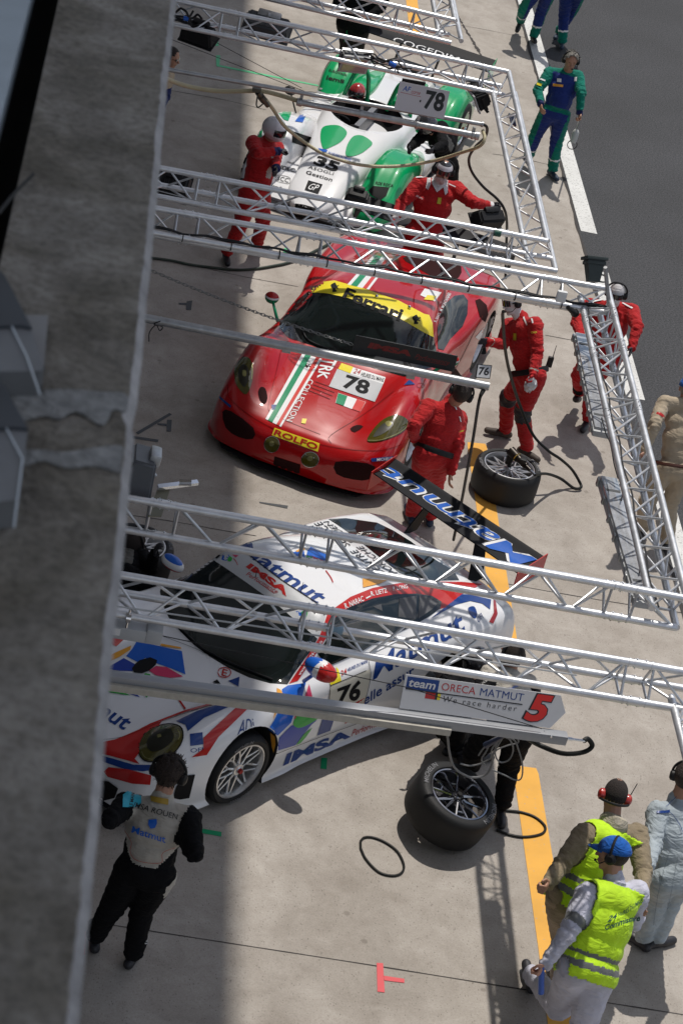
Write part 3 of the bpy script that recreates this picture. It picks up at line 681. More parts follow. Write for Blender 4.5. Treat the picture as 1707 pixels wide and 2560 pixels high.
# ---------------------------------------------------------------- white 24h coupe number 76
def ctrl(*p): return [(0, p[0])] + [(p[1], p[0])] + list(p[2:-1]) + [(0, p[-1])]
P_ST = {
 2.22: ctrl(.12, .40, (.45, .16), (.47, .24), (.46, .31), (.42, .36), (.36, .375), (.28, .38), (.2, .385), (.1, .385), .385),
 2.16: ctrl(.11, .62, (.68, .16), (.70, .27), (.68, .38), (.60, .445), (.50, .46), (.38, .465), (.28, .47), (.14, .475), .475),
 2.02: ctrl(.10, .78, (.84, .16), (.86, .32), (.84, .48), (.73, .57), (.60, .57), (.46, .54), (.33, .54), (.16, .545), .545),
 1.80: ctrl(.10, .86, (.90, .17), (.93, .38), (.90, .58), (.79, .71), (.62, .70), (.47, .62), (.33, .61), (.16, .615), .615),
 1.50: ctrl(.10, .88, (.95, .18), (.97, .42), (.94, .66), (.82, .80), (.64, .79), (.47, .69), (.33, .675), (.16, .68), .68),
 1.18: ctrl(.10, .88, (.96, .20), (.985, .46), (.95, .71), (.83, .835), (.65, .825), (.48, .75), (.34, .735), (.16, .745), .745),
 .86: ctrl(.09, .88, (.93, .15), (.96, .45), (.92, .71), (.83, .83), (.67, .84), (.50, .805), (.36, .80), (.18, .815), .82),
 .68: ctrl(.09, .88, (.92, .14), (.94, .45), (.90, .71), (.84, .82), (.71, .855), (.60, .865), (.44, .885), (.22, .91), .92),
 .42: ctrl(.09, .86, (.90, .14), (.92, .45), (.90, .71), (.85, .82), (.77, .88), (.70, .97), (.58, 1.06), (.28, 1.10), 1.11),
 .15: ctrl(.09, .86, (.89, .14), (.915, .45), (.895, .71), (.85, .82), (.755, .89), (.665, 1.08), (.56, 1.215), (.28, 1.265), 1.275),
 -.20: ctrl(.09, .86, (.89, .14), (.915, .45), (.90, .72), (.86, .83), (.755, .90), (.655, 1.09), (.545, 1.24), (.28, 1.285), 1.295),
 -.60: ctrl(.09, .87, (.91, .14), (.94, .48), (.93, .76), (.88, .85), (.75, .91), (.63, 1.07), (.50, 1.195), (.26, 1.24), 1.25),
 -.95: ctrl(.10, .90, (.96, .20), (.985, .50), (.975, .79), (.89, .89), (.72, .925), (.60, 1.02), (.48, 1.12), (.25, 1.165), 1.175),
 -1.25: ctrl(.10, .90, (.97, .20), (1.0, .50), (.985, .79), (.89, .90), (.71, .93), (.57, .97), (.45, 1.03), (.24, 1.075), 1.085),
 -1.65: ctrl(.10, .90, (.95, .20), (.985, .50), (.96, .76), (.87, .88), (.69, .905), (.53, .91), (.40, .935), (.2, .96), .965),
 -2.0: ctrl(.14, .84, (.90, .24), (.93, .50), (.90, .72), (.82, .82), (.66, .85), (.5, .86), (.36, .865), (.18, .87), .875),
 -2.17: ctrl(.18, .74, (.80, .28), (.84, .48), (.82, .65), (.74, .74), (.58, .76), (.44, .77), (.3, .775), (.15, .78), .78),
 -2.24: ctrl(.24, .60, (.66, .32), (.70, .46), (.68, .58), (.60, .64), (.48, .66), (.36, .665), (.24, .67), (.12, .67), .67)}
F_ST = {
 2.36: ctrl(.10, .34, (.40, .13), (.42, .20), (.42, .27), (.38, .31), (.32, .33), (.25, .335), (.18, .34), (.09, .34), .34),
 2.30: ctrl(.09, .60, (.66, .12), (.68, .22), (.66, .33), (.59, .40), (.49, .42), (.38, .425), (.27, .43), (.13, .435), .435),
 2.14: ctrl(.08, .84, (.90, .12), (.91, .26), (.88, .42), (.78, .51), (.63, .53), (.47, .52), (.33, .515), (.16, .52), .52),
 1.90: ctrl(.08, .92, (.97, .13), (.97, .34), (.94, .54), (.84, .66), (.68, .66), (.50, .60), (.34, .59), (.16, .595), .60),
 1.60: ctrl(.08, .93, (.98, .15), (.985, .42), (.95, .65), (.84, .78), (.67, .77), (.50, .67), (.34, .655), (.16, .66), .665),
 1.30: ctrl(.08, .93, (.98, .16), (.99, .46), (.96, .70), (.85, .83), (.68, .82), (.51, .72), (.35, .705), (.17, .71), .715),
 .98: ctrl(.07, .92, (.96, .13), (.965, .44), (.93, .68), (.84, .80), (.69, .815), (.56, .775), (.40, .765), (.2, .775), .78),
 .74: ctrl(.07, .91, (.94, .12), (.945, .43), (.915, .66), (.84, .78), (.73, .82), (.64, .835), (.48, .86), (.24, .885), .895),
 .50: ctrl(.07, .90, (.93, .12), (.94, .42), (.90, .65), (.84, .78), (.75, .85), (.66, .93), (.54, 1.0), (.28, 1.04), 1.05),
 .28: ctrl(.07, .90, (.93, .12), (.94, .42), (.90, .65), (.85, .79), (.74, .86), (.68, 1.0), (.58, 1.10), (.30, 1.14), 1.15),
 -.20: ctrl(.07, .90, (.93, .12), (.945, .44), (.91, .68), (.86, .80), (.73, .87), (.63, 1.02), (.53, 1.13), (.28, 1.175), 1.185),
 -.60: ctrl(.07, .91, (.95, .12), (.97, .48), (.955, .76), (.89, .86), (.72, .89), (.58, 1.0), (.46, 1.10), (.25, 1.145), 1.155),
 -1.0: ctrl(.08, .93, (.98, .15), (1.0, .50), (.985, .80), (.90, .90), (.72, .91), (.55, .96), (.42, 1.03), (.22, 1.07), 1.08),
 -1.35: ctrl(.08, .94, (1.0, .18), (1.01, .50), (.99, .80), (.90, .91), (.71, .91), (.53, .92), (.40, .96), (.2, .99), 1.0),
 -1.75: ctrl(.10, .93, (.97, .2), (.985, .50), (.96, .76), (.87, .88), (.69, .89), (.52, .88), (.38, .89), (.19, .91), .915),
 -2.05: ctrl(.16, .86, (.90, .24), (.91, .48), (.89, .70), (.82, .81), (.66, .84), (.5, .85), (.36, .855), (.18, .86), .86),
 -2.16: ctrl(.22, .78, (.82, .3), (.84, .46), (.81, .62), (.74, .72), (.58, .75), (.44, .76), (.3, .765), (.15, .77), .77)}
PORC = Car(2.37, 16.117, rad(132.75)); FERC = Car(3.43, 22.04, rad(160.05))
def car_body(car, root, st, fy, ry, wr, m, name='body', archw=.36):
    V, F = loft(st, 120, 6)
    b = MB(); b.add([car.w(p) for p in V], F); o = b.build(name, m, root, sharp=60)
    cuts = []
    for y in (fy, ry):
        for s_ in (-1, 1):
            c = MB(); c.tube(car.w((s_ * .66, y, .36)) - np.array(root.location), car.w((s_ * 1.2, y, .36)) - np.array(root.location), archw + .025, n=40)
            cuts.append(c)
    k = MB()
    for c in cuts: k.add(c.v, c.f)
    cutters(o, [k]); me = o.data
    dk = mat('wheel well lining', (.012, .012, .013), .8)
    me.materials.append(dk) if dk.name not in [x.name for x in me.materials if x] else None
    di = list(me.materials).index(dk); L = np.array(root.location); Rt = car.R.T
    for p in me.polygons:
        c_ = Rt @ (np.array(p.center) + L - car.o); nn = Rt @ np.array(p.normal)
        for y in (fy, ry):
            q = np.array([c_[1] - y, c_[2] - .36]); rr_ = np.linalg.norm(q)
            if rr_ < archw + .04 and abs(c_[0]) > .62 and (abs(c_[0]) < .70 and abs(nn[0]) > .5 or (q @ nn[1:]) / (rr_ + 1e-6) < -.6): p.material_index = di
    me.polygons.foreach_set('use_smooth', [True] * len(me.polygons)); me.set_sharp_from_angle(angle=rad(50))
    return o
PWHITE = paint('white car paint', (.74, .74, .75)); PRED = paint('scarlet car paint', (.41, .003, .005), .2)
por = thing('racing_coupe', 'white racing coupe with blue, green and red flashes, number 76, nose hidden by the parapet', 'racing car', PORC.w((0, 0, 0)))
fer = thing('racing_coupe', 'red racing coupe with a yellow windscreen strip and number 78 on its bonnet', 'racing car', FERC.w((0, 0, 0)))
pbody = car_body(PORC, por, P_ST, 1.18, -1.18, .33, PWHITE)
fbody = car_body(FERC, fer, F_ST, 1.30, -1.30, .34, PRED)
for s_ in (-1, 1):
    for y, R_, W_ in ((1.18, .325, .28), (-1.18, .345, .32)):
        if y < 0 and s_ < 0: continue              # that wheel is off, held by the mechanic
        wheel(por, PORC.w((s_ * (.965 - W_ / 2), y, R_)), PORC.d((s_, 0, 0)), R_, W_, .252, rimm=mat('bright silver rim', (.72, .72, .72), .3, .85), spokes='Y', nsp=9, rot=.3)
    for y, R_, W_ in ((1.30, .33, .28), (-1.30, .35, .32)):
        wheel(fer, FERC.w((s_ * (.975 - W_ / 2), y, R_)), FERC.d((s_, 0, 0)), R_, W_, .235, rimm=ALU, spokes='Y', nsp=10, rot=.1)
PS = Skin([pbody]); FS = Skin([fbody])
# ---------------------------------------------------------------- livery traced on the two coupes
R1 = crop(440, 1280, .29337); R2 = crop(200, 1560, .29337); R3 = crop(600, 1560, .2551); R4 = crop(820, 1280, .3699)
GLASS = mat('smoked car glass', (.006, .010, .010), .06, coat=.3, spec=.6)
PBLUE = paint('deep blue vinyl', (.010, .045, .21), .3, .6); PBLUE2 = paint('bright blue vinyl', (.012, .11, .50), .3, .6); PREDV = paint('red vinyl', (.46, .018, .016), .3, .6)
PORA = paint('orange vinyl', (.74, .34, .045), .3, .6); PGRN = paint('green vinyl', (.03, .36, .055), .3, .6); PPNK = paint('pink vinyl', (.60, .05, .13), .3, .6)
PYEL = paint('yellow vinyl', (.80, .66, .03), .3, .6); PSIL = paint('pale grey vinyl', (.52, .53, .54), .3, .6); PBLK = mat('black vinyl', (.008, .008, .009), .65, spec=.15)
PWHT = paint('white vinyl', (.78, .78, .78), .3, .5); LAMPY = mat('yellow tinted lamp glass', (.075, .065, .006), .07, coat=1, spec=.7, var=.25, vscale=7); DARKIN = mat('painted intake shade', (.028, .008, .008), .8, spec=.1)  # DARKIN paints recess shade and a red reflection into flat intakes
TAILR = paint('red lamp lens', (.30, .012, .01), .1, 1); DRED = paint('dark red seam', (.12, .003, .004), .4, .2); GRN2 = paint('flag green vinyl', (.01, .25, .11), .3, .6)
def F_(fn, *p): return [fn(*q) for q in p]
def ln(fn, w, *p):
    """stroke of given pixel width along points"""
    P = [np.array(fn(*q)) for q in p]
    if len(P) > 2: P = curve2(P, 5, closed=False)
    out = [[], []]
    for i, a in enumerate(P):
        d = P[min(i + 1, len(P) - 1)] - P[max(i - 1, 0)]; d = d / np.linalg.norm(d); n = np.array([-d[1], d[0]]) * w / 2
        out[0].append(a + n); out[1].append(a - n)
    return out[0] + out[1][::-1]
def decals(skin, root, parent, items):
    """items: (part name, material, layer, [('p', pts, smooth) | ('t', text, quad, kw)])"""
    todo = []
    for nm, m, lay, sh in items:
        if nm.startswith(('livery', 'race', 'letter', 'strip', 'badge', 'logo', 'seam', 'red_l', 'yellow')): todo.append((nm, m, lay, sh))
        else: todo += [(nm, m, lay, [k]) for k in sh]
    for nm, m, lay, sh in todo:
        b = MB(); off = .0018 + .0019 * lay
        for k in sh:
            if k[0] == 'p': skin.poly(b, k[1], off, n=k[2] if len(k) > 2 else 0)
            else: skin.text(b, k[1], k[2], off, **(k[3] if len(k) > 3 else {}))
        if b.f: b.build(nm, m, root, parent=parent, sharp=0)
a_, b_, c_, d_ = R1, R2, R3, R4
vec = lambda p: np.array(p, float)
wsP = F_(a_, (950, 1470), (1000, 1385), (1090, 1260), (1150, 1180), (1205, 1080), (1250, 960), (1285, 850), (1190, 775), (1035, 672), (880, 570), (640, 385), (480, 262), (400, 268), (270, 340), (150, 415), (0, 520), (-110, 600), (-135, 680), (-110, 790), (-60, 900), (40, 1020), (150, 1130), (300, 1240), (450, 1330), (620, 1410), (800, 1460))
stripP = F_(a_, (250, 365), (285, 335), (400, 268), (480, 262), (640, 385), (880, 570), (1035, 672), (1190, 775), (1285, 850), (1250, 960), (1205, 1080), (850, 780), (600, 600), (420, 475))
decals(PS, por, pbody, [
 ('windscreen', GLASS, 0, [('p', wsP)]),
 ('sun_strip', PSIL, 1, [('p', stripP)]),
 ('livery_red', PREDV, 1, [('p', F_(a_, (960, 1465), (1095, 1265), (1212, 1080), (1258, 960), (1292, 860), (1360, 812)) + F_(d_, (150, 575), (300, 514), (480, 482), (680, 470), (900, 473), (1040, 488), (900, 558), (795, 645), (780, 600), (700, 550), (600, 540), (450, 545), (300, 572), (150, 628), (30, 720)) + F_(c_, (845, 130), (745, 285), (565, 558), (500, 580))),
   ('p', F_(a_, (-20, 500), (150, 375), (380, 262), (600, 165), (900, 82), (1150, 42), (1280, 42), (1150, 32), (900, 70), (600, 145), (380, 240), (150, 350), (-20, 475)))]),
 ('side_window', GLASS, 2, [('p', F_(c_, (755, 292), (850, 145)) + F_(d_, (25, 735), (60, 702), (150, 640), (300, 585), (450, 557), (600, 552), (700, 568), (765, 608), (758, 650), (680, 708), (560, 775), (450, 825), (300, 895), (180, 955)) + F_(c_, (1200, 262), (900, 398), (800, 345)))]),
 ('cabin_trim', mat('grey cabin lining', (.10, .10, .105), .5, var=.4, vscale=9), 3, [('p', F_(d_, (478, 585), (560, 572), (596, 566), (588, 726), (470, 708))), ('p', F_(d_, (612, 566), (690, 580), (745, 610), (700, 660), (640, 700), (608, 722))), ('p', F_(d_, (300, 640), (355, 622), (365, 670)))]),
 ('rear_window', GLASS, 0, [('p', F_(d_, (0, 48), (120, 42), (330, 72), (440, 125), (560, 200), (720, 320), (850, 400), (885, 462), (700, 465), (590, 450), (480, 412), (320, 285), (160, 155), (60, 85)))]),
 ('livery_blue', PBLUE, 1, [('t', 'Matmut', F_(a_, (520, 318), (1210, 800), (1300, 700), (585, 225)), dict(shear=.25, bold=.02)),
   ('t', 'Matmut', F_(d_, (300, 1138), (940, 795), (880, 668), (300, 995)), dict(shear=.2, bold=.02)),
   ('t', 'elle assur', F_(d_, (243, 1305), (590, 1088), (572, 1035), (235, 1245)), dict(shear=.2, bold=.015)),
   ('p', F_(d_, (690, 722), (900, 556), (960, 560), (1100, 592), (1092, 660), (1040, 620), (960, 602), (860, 628))),
   ('p', F_(c_, (835, 840), (945, 860), (882, 1045), (752, 1094))),
   ('t', 'IMSA', F_(c_, (418, 1392), (1083, 1106), (1050, 1034), (428, 1283)), dict(bold=.045, shear=.15)),
   ('t', 'ADi', F_(b_, (1335, 965), (1500, 892), (1470, 800), (1365, 822)), dict(shear=.2)),
   ('p', F_(b_, (820, 828), (1000, 742), (1300, 650), (1395, 655), (1250, 715), (1060, 800), (920, 915), (900, 860))),
   ('p', F_(b_, (60, 1085), (150, 1110), (300, 1152), (460, 1200), (640, 1200), (660, 1215), (640, 1242), (540, 1256), (400, 1242), (250, 1192), (60, 1120))),
   ('t', 'mut', F_(b_, (80, 735), (392, 918), (450, 818), (150, 636)), dict(shear=.25, bold=.02)),
   ('t', 'HEURES DU MANS', F_(c_, (1052, 468), (1252, 378), (1246, 345), (1046, 438)), dict(shear=.15, bold=.01)),
   ('p', F_(b_, (937, 937), (1045, 922), (1050, 1025), (940, 1040))), ('t', 'OFI', F_(b_, (945, 1098), (1050, 1085), (1048, 1050), (942, 1062))),
   ('p', F_(d_, (945, 650), (985, 640), (1005, 690), (990, 720), (955, 690)), 4), ('t', 'OFI', F_(d_, (1012, 750), (1048, 715), (1030, 680), (1002, 718))), ('p', F_(b_, (1262, 487), (1362, 450), (1352, 535)))]),
 ('livery_bright_blue', PBLUE2, 1, [
   ('p', F_(a_, (985, 345), (1090, 330), (1100, 400), (995, 372))), ('p', F_(a_, (1120, 330), (1145, 298), (1290, 368), (1302, 432), (1190, 388), (1110, 372))),
   ('p', F_(a_, (395, 372), (470, 362), (462, 402), (440, 425), (390, 408))), ('p', F_(a_, (1015, 850), (1075, 840), (1065, 905), (1022, 895))),
   ('p', F_(c_, (412, 640), (470, 602), (645, 577), (605, 720), (560, 830), (520, 900), (500, 965), (370, 1092), (275, 1030), (330, 950), (400, 800))),
   ('p', F_(b_, (490, 140), (640, 182), (870, 232), (900, 432), (780, 380), (670, 342), (560, 290), (500, 330), (395, 275), (450, 210))),
   ]),
 ('livery_mid_blue', paint('royal blue vinyl', (.02, .055, .34), .3, .6), 1, [('p', F_(c_, (500, 995), (520, 1030), (620, 1022), (752, 940), (700, 985), (620, 1080), (540, 1187), (360, 1242), (385, 1112))),
   ('p', F_(b_, (375, 292), (480, 348), (450, 402), (340, 400), (220, 382))), ('p', F_(b_, (225, 440), (380, 460), (450, 560), (512, 626), (440, 602), (330, 552), (100, 535), (120, 430)))]),
 ('livery_orange', PORA, 2, [('p', F_(a_, (1020, 332), (1090, 300), (1098, 322), (1030, 345))), ('p', F_(c_, (360, 630), (400, 648), (415, 678), (388, 800), (322, 935), (352, 800), (360, 700))),
   ('p', F_(c_, (300, 1060), (345, 1100), (352, 1180), (332, 1262), (315, 1200))), ('p', F_(b_, (440, 185), (430, 222), (340, 282), (100, 390), (140, 320), (340, 230))), ('p', F_(b_, (640, 160), (860, 200), (865, 214), (700, 190))),
   ('p', F_(a_, (975, 92), (1060, 80), (1100, 100), (1010, 112))), ('p', F_(d_, (232, 450), (400, 462), (350, 485), (235, 512)))]),
 ('livery_green', PGRN, 2, [('p', F_(c_, (600, 800), (700, 790), (778, 890), (720, 952), (600, 1012), (540, 1006), (522, 960)), 3), ('p', F_(c_, (708, 1012), (640, 1110), (590, 1165), (545, 1186), (620, 1080))),
   ('p', F_(b_, (100, 540), (230, 545), (330, 560), (430, 612), (230, 582), (80, 575))), ('p', F_(b_, (475, 520), (560, 420), (600, 430), (622, 550), (572, 632))), ('p', F_(a_, (1112, 372), (1162, 386), (1150, 412), (1110, 405))), ('p', F_(a_, (462, 380), (482, 398), (468, 424), (442, 418), (445, 395)), 3), ('p', F_(a_, (1078, 845), (1122, 852), (1108, 900), (1086, 905), (1070, 875)), 3)]),
 ('livery_pink', PPNK, 2, [('p', F_(c_, (555, 830), (635, 840), (528, 932))), ('p', F_(c_, (675, 590), (706, 712), (635, 705))), ('p', F_(b_, (650, 360), (740, 370), (880, 450), (770, 462), (650, 440), (590, 400))), ('p', F_(a_, (1160, 378), (1272, 426), (1180, 425))), ('p', F_(a_, (480, 365), (535, 372), (510, 392)))]),
 ('livery_stripe_red', PREDV, 2, [('t', 'IMSA', F_(a_, (595, 470), (940, 724), (958, 655), (628, 430)), dict(bold=.05, shear=.1)), ('t', 'Performance', F_(a_, (596, 540), (862, 700), (876, 668), (612, 505)), dict(shear=.35)), ('p', ln(a_, 1.4, (690, 590), (770, 648), (860, 708))),
   ('t', 'Performance', F_(c_, (1085, 1102), (1450, 958), (1420, 915), (1098, 1036)), dict(shear=.35)), ('t', '24', F_(c_, (988, 508), (1048, 482), (1036, 436), (976, 464)), dict(shear=.2, bold=.01)),
   ('p', F_(c_, (1215, 722), (1110, 775), (1208, 785))), ('p', F_(c_, (1060, 880), (1180, 880), (1115, 940), (1020, 976))),
   ('p', F_(b_, (1412, 640), (1495, 660), (1350, 800), (1180, 962), (1080, 1116), (950, 1136), (1052, 1062), (1052, 970), (1180, 850), (1300, 740))),
   ('p', F_(b_, (500, 902), (900, 753), (1290, 646), (1230, 645), (900, 735), (600, 850))),
   ('p', F_(b_, (60, 1020), (175, 1012), (300, 986), (400, 946), (620, 852), (700, 832), (560, 922), (470, 1002), (440, 1082), (470, 1150), (512, 1196), (400, 1162), (165, 1100), (60, 1080))),
   ('p', F_(b_, (290, 105), (390, 120), (310, 195), (245, 160))), ('p', ln(b_, 4.5, (765, 520), (840, 640), (915, 748))), ('p', ln(a_, 2.5, (1275, 500), (1318, 560), (1340, 612))), ('p', ln(a_, 1.6, (490, 398), (515, 425), (530, 462))),
   ('p', F_(b_, (205, 1255), (250, 1220), (420, 1240), (610, 1290), (600, 1370), (450, 1360), (240, 1302))), ('t', 'E', F_(b_, (1205, 440), (1250, 452), (1262, 395), (1218, 382)), dict(bold=.01)),
   ('p', ln(b_, 2.2, (1177, 415), (1190, 445), (1230, 458), (1270, 445), (1287, 415), (1270, 385), (1230, 373), (1190, 385), (1177, 413))), ('p', F_(b_, (120, 1210), (185, 1235), (165, 1310), (100, 1290)))]),
 ('number_panel', paint('cream number panel', (.60, .57, .48), .3, .5), 2, [('p', F_(c_, (882, 606), (1270, 443), (1274, 520), (1212, 785), (868, 742)))]),
 ('yellow_flash', PYEL, 2, [('p', F_(c_, (935, 418), (965, 450), (990, 556), (885, 598), (874, 570), (925, 520), (946, 460)))]),
 ('race_number', PBLK, 3, [('t', '76', F_(c_, (965, 762), (1165, 752), (1190, 535), (938, 632)), dict(shear=.1, bold=.04)),
   ('p', ln(c_, 1.6, (880, 605), (1075, 524), (1270, 440))), ('p', ln(c_, 1.2, (1258, 365), (1276, 500), (1245, 660), (1208, 790))), ('p', ln(c_, 1.0, (884, 600), (870, 745), (868, 830))), ('p', ln(a_, 2.2, (480, 260), (640, 383), (880, 568), (1035, 671), (1195, 776), (1285, 852))),
   ('p', F_(b_, (445, 382), (470, 345), (510, 312), (600, 287), (660, 312), (648, 352), (590, 402), (530, 424), (462, 416))), ('p', ln(b_, .9, (630, 80), (1000, 220), (1290, 372))), ('p', ln(b_, .8, (170, 992), (390, 957), (700, 832), (1000, 735), (1290, 640))), ('p', F_(b_, (1130, 500), (1170, 475), (1200, 515))),
   ('p', F_(b_, (30, 1330), (150, 1325), (250, 1340), (330, 1400), (300, 1480), (200, 1505), (30, 1480))), ('p', F_(b_, (900, 1290), (980, 1280), (930, 1480), (850, 1492), (790, 1480), (820, 1380))), ('p', F_(a_, (335, 335), (385, 370), (350, 402), (305, 362))),
   ('p', F_(d_, (530, 100), (620, 110), (730, 188), (700, 205), (640, 190))), ('p', F_(d_, (890, 350), (968, 378), (955, 398), (905, 380))), ('p', ln(c_, 1.0, (340, 1275), (700, 1135), (1260, 930))), ('p', ln(d_, .9, (610, 1110), (590, 1180), (585, 1240)))]),
 ('lettering_black', TXT_K, 2, [('t', 'CENTRE  SERVICE', [d_(398, 420), a_(1232, 84), a_(1172, 100), d_(352, 428)]), ('t', 'PORSCHE  ROUEN', [d_(470, 412), a_(1300, 80), a_(1250, 86), d_(425, 420)])]),
 ('lettering_white', PWHT, 3, [('t', 'www.profil24-models', F_(a_, (1064, 1402), (1252, 1110), (1228, 1088), (1034, 1378)), dict(bold=.012)),
   ('t', 'R. NARAC', F_(d_, (117, 657), (241, 602), (232, 568), (106, 622)), dict(bold=.01)), ('t', 'R. LIETZ', F_(d_, (291, 572), (398, 546), (392, 516), (283, 541)), dict(bold=.01)), ('t', 'P. LONG', F_(d_, (438, 536), (536, 518), (532, 490), (433, 508)), dict(bold=.01)),
   ('p', F_(d_, (252, 582), (284, 566), (286, 574), (256, 590)))]),
 ('headlamp', LAMPY, 3, [('p', F_(b_, (508, 1075), (520, 1000), (560, 935), (640, 885), (760, 858), (850, 880), (875, 950), (850, 1030), (780, 1110), (680, 1160), (580, 1168), (525, 1130)), 3)]),
 ('headlamp_ring', PBLK, 2, [('p', F_(b_, (498, 1078), (510, 995), (553, 927), (637, 876), (760, 848), (859, 872), (886, 948), (859, 1036), (786, 1118), (682, 1170), (576, 1178), (517, 1138)), 3)]),
 ('tail_lamp', TAILR, 2, [('p', F_(d_, (1115, 592), (1130, 600), (1142, 690), (1112, 755), (1085, 742), (1118, 680)))]),
])
REFL = mat('lamp reflector', (.40, .38, .16), .15, .6); LAMPD = mat('dark lamp inner', (.012, .011, .004), .3)
decals(PS, por, pbody, [('lamp_inner', LAMPD, 4, [('p', F_(b_, (600, 960), (700, 900), (780, 905), (800, 980), (720, 1060), (620, 1090), (575, 1040)), 3)]), ('lamp_reflector', REFL, 5, [('p', F_(b_, (660, 950), (690, 940), (700, 965), (668, 975)))]), ('lamp_reflector', REFL, 5, [('p', ln(b_, 2.0, (830, 900), (855, 950), (835, 1000)))]), ('lamp_reflector', REFL, 5, [('p', ln(b_, 1.6, (530, 1090), (560, 1140), (640, 1160)))])])
# headlamp on the far side, door mirrors, wing, wheel arch lips
def mirror(root, body, c, d, m3, name='door_mirror', r=(.13, .085, .075), base=None, yaw=0, vert=False):
    b = MB(); R = Rz(yaw); L = []
    b.ell(c, r, R, 10, 18, fn=lambda p: np.array([p[0], p[1] * (1 + .15 * p[0] / r[0]), p[2]]))
    if base is not None: k = len(b.f); b.tube(base, c, .018, .014, 8)
    o = b.build(name, m3, root, sharp=0); ax = R @ np.array([1, 0, 0]); L = np.array(root.location)
    for p in o.data.polygons:
        t = ((np.array(p.center) + L - c) @ (vec((0, 0, 1)) if vert else ax)) / r[0]
        p.material_index = 0 if t < -.12 else (1 if t < .22 else 2)
    return o
hd = math.atan2(PORC.R[1][0], PORC.R[0][0])
mirror(por, pbody, atY(*R3(790, 448), PORC.w((-.93, .45, .95))[1]), 0, [PBLUE2, PWHT, PREDV], yaw=hd + math.pi + .15, r=(.155, .085, .085), base=PORC.w((-.80, .5, .88)))
mirror(por, pbody, PORC.w((.93, .42, .93)), 0, [PREDV, PWHT, PBLUE2], yaw=hd, vert=True, r=(.125, .07, .06))
def wing(root, near_b, near_f, far_b, far_f, m, label, posts, endm, th=.02, droop=.03, plate=(.03, .17)):
    nb, nf, fb, ff = [np.array(p, float) for p in (near_b, near_f, far_b, far_f)]
    n_ = 14; V = []; up = np.array([0, 0, 1.0])
    for side in (1, -1):
        for i in range(n_ + 1):
            t = i / n_
            for e0, e1 in ((nf, nb), (ff, fb)):
                p = e0 + (e1 - e0) * t; z = -droop * math.sin(math.pi * t) * .9 + .05 * t; V.append(p + up * (z + side * th / 2 * math.sin(math.pi * min(1, t * .9 + .1)) ** .5))
    b = MB(); k = 2 * (n_ + 1)
    F = [(2 * i, 2 * i + 1, 2 * i + 3, 2 * i + 2) for i in range(n_)] + [(k + 2 * i, k + 2 * i + 2, k + 2 * i + 3, k + 2 * i + 1) for i in range(n_)] + [(0, k, k + 1, 1), (2 * n_, 2 * n_ + 1, k + 2 * n_ + 1, k + 2 * n_)]
    F += [(2 * i, 2 * i + 2, k + 2 * i + 2, k + 2 * i) for i in range(n_)] + [(2 * i + 1, k + 2 * i + 1, k + 2 * i + 3, 2 * i + 3) for i in range(n_)]
    b.add(V, F); wo = b.build('rear_wing', m, root, sharp=50)
    b = MB(); ax = (nb - fb) / np.linalg.norm(nb - fb); c_b = []
    for s_, (pf, pb) in ((1, (nf, nb)), (-1, (ff, fb))):
        e = (pb - pf); b.prism([pf - e * .12 - up * plate[1], pb + e * .06 - up * plate[1] * .8, pb + e * .06 + up * (plate[0] + .05), pf - e * .12 + up * plate[0]], .008 * s_, ax)
    eo = b.build('end_plate', endm, root, parent=wo)
    for t, base in posts:
        b = MB(); p = (nf + (ff - nf) * t) * .5 + (nb + (fb - nb) * t) * .5 - up * .02; e = (nb - nf); e = e / np.linalg.norm(e)
        q = np.array(base, float); b.prism([p - e * .07, p + e * .07, q + e * .10, q - e * .10], .012, ax); b.build('wing_post', CARB, root, parent=wo)
    return wo
zW = 1.22
wo = wing(por, at(1358, 1404, zW), at(1297, 1436, zW - .04), at(985, 1158, zW), at(934, 1184, zW - .04), CARB, '', [(.33, PORC.w((-.42, -2.0, .86))), (.67, PORC.w((.42, -2.0, .86)))], PREDV)
WSk = Skin([wo]); b = MB(); off = .004
WSk.text(b, 'Matmut', [(1343, 1399), (968, 1163), (940, 1182), (1300, 1425)], off, bold=.042, shear=.2); b.build('wing_lettering_edge', PWHT, por, parent=wo, sharp=0)
b = MB(); WSk.text(b, 'Matmut', [(1342, 1399.5), (969, 1164), (941, 1182), (1301, 1425)], .007, bold=.004, shear=.2); b.build('wing_lettering', PBLUE2, por, parent=wo, sharp=0)
# exposed hub where the rear wheel has been taken off
b = MB(); b.lathe([(0, 0), (.16, 0), (.16, -.03), (.05, -.035), (.05, -.25), (0, -.25)], PORC.w((-.80, -1.18, .36)), PORC.d((-1, 0, 0)), 28); b.lathe([(0, .09), (.03, .09), (.045, .0), (0, 0)], PORC.w((-.80, -1.18, .36)), PORC.d((-1, 0, 0)), 14); b.build('wheel_hub', STEEL, por)
# front dive plane / bumper corner and splitter
b = MB(); b.prism([PORC.w(p) for p in ((-.90, 1.62, .085), (-.86, 1.98, .085), (-.66, 2.18, .085), (-.3, 2.27, .085), (.3, 2.27, .085), (.66, 2.18, .085), (.86, 1.98, .085), (.90, 1.62, .085))], .012, (0, 0, 1)); b.build('front_splitter', CARB, por)
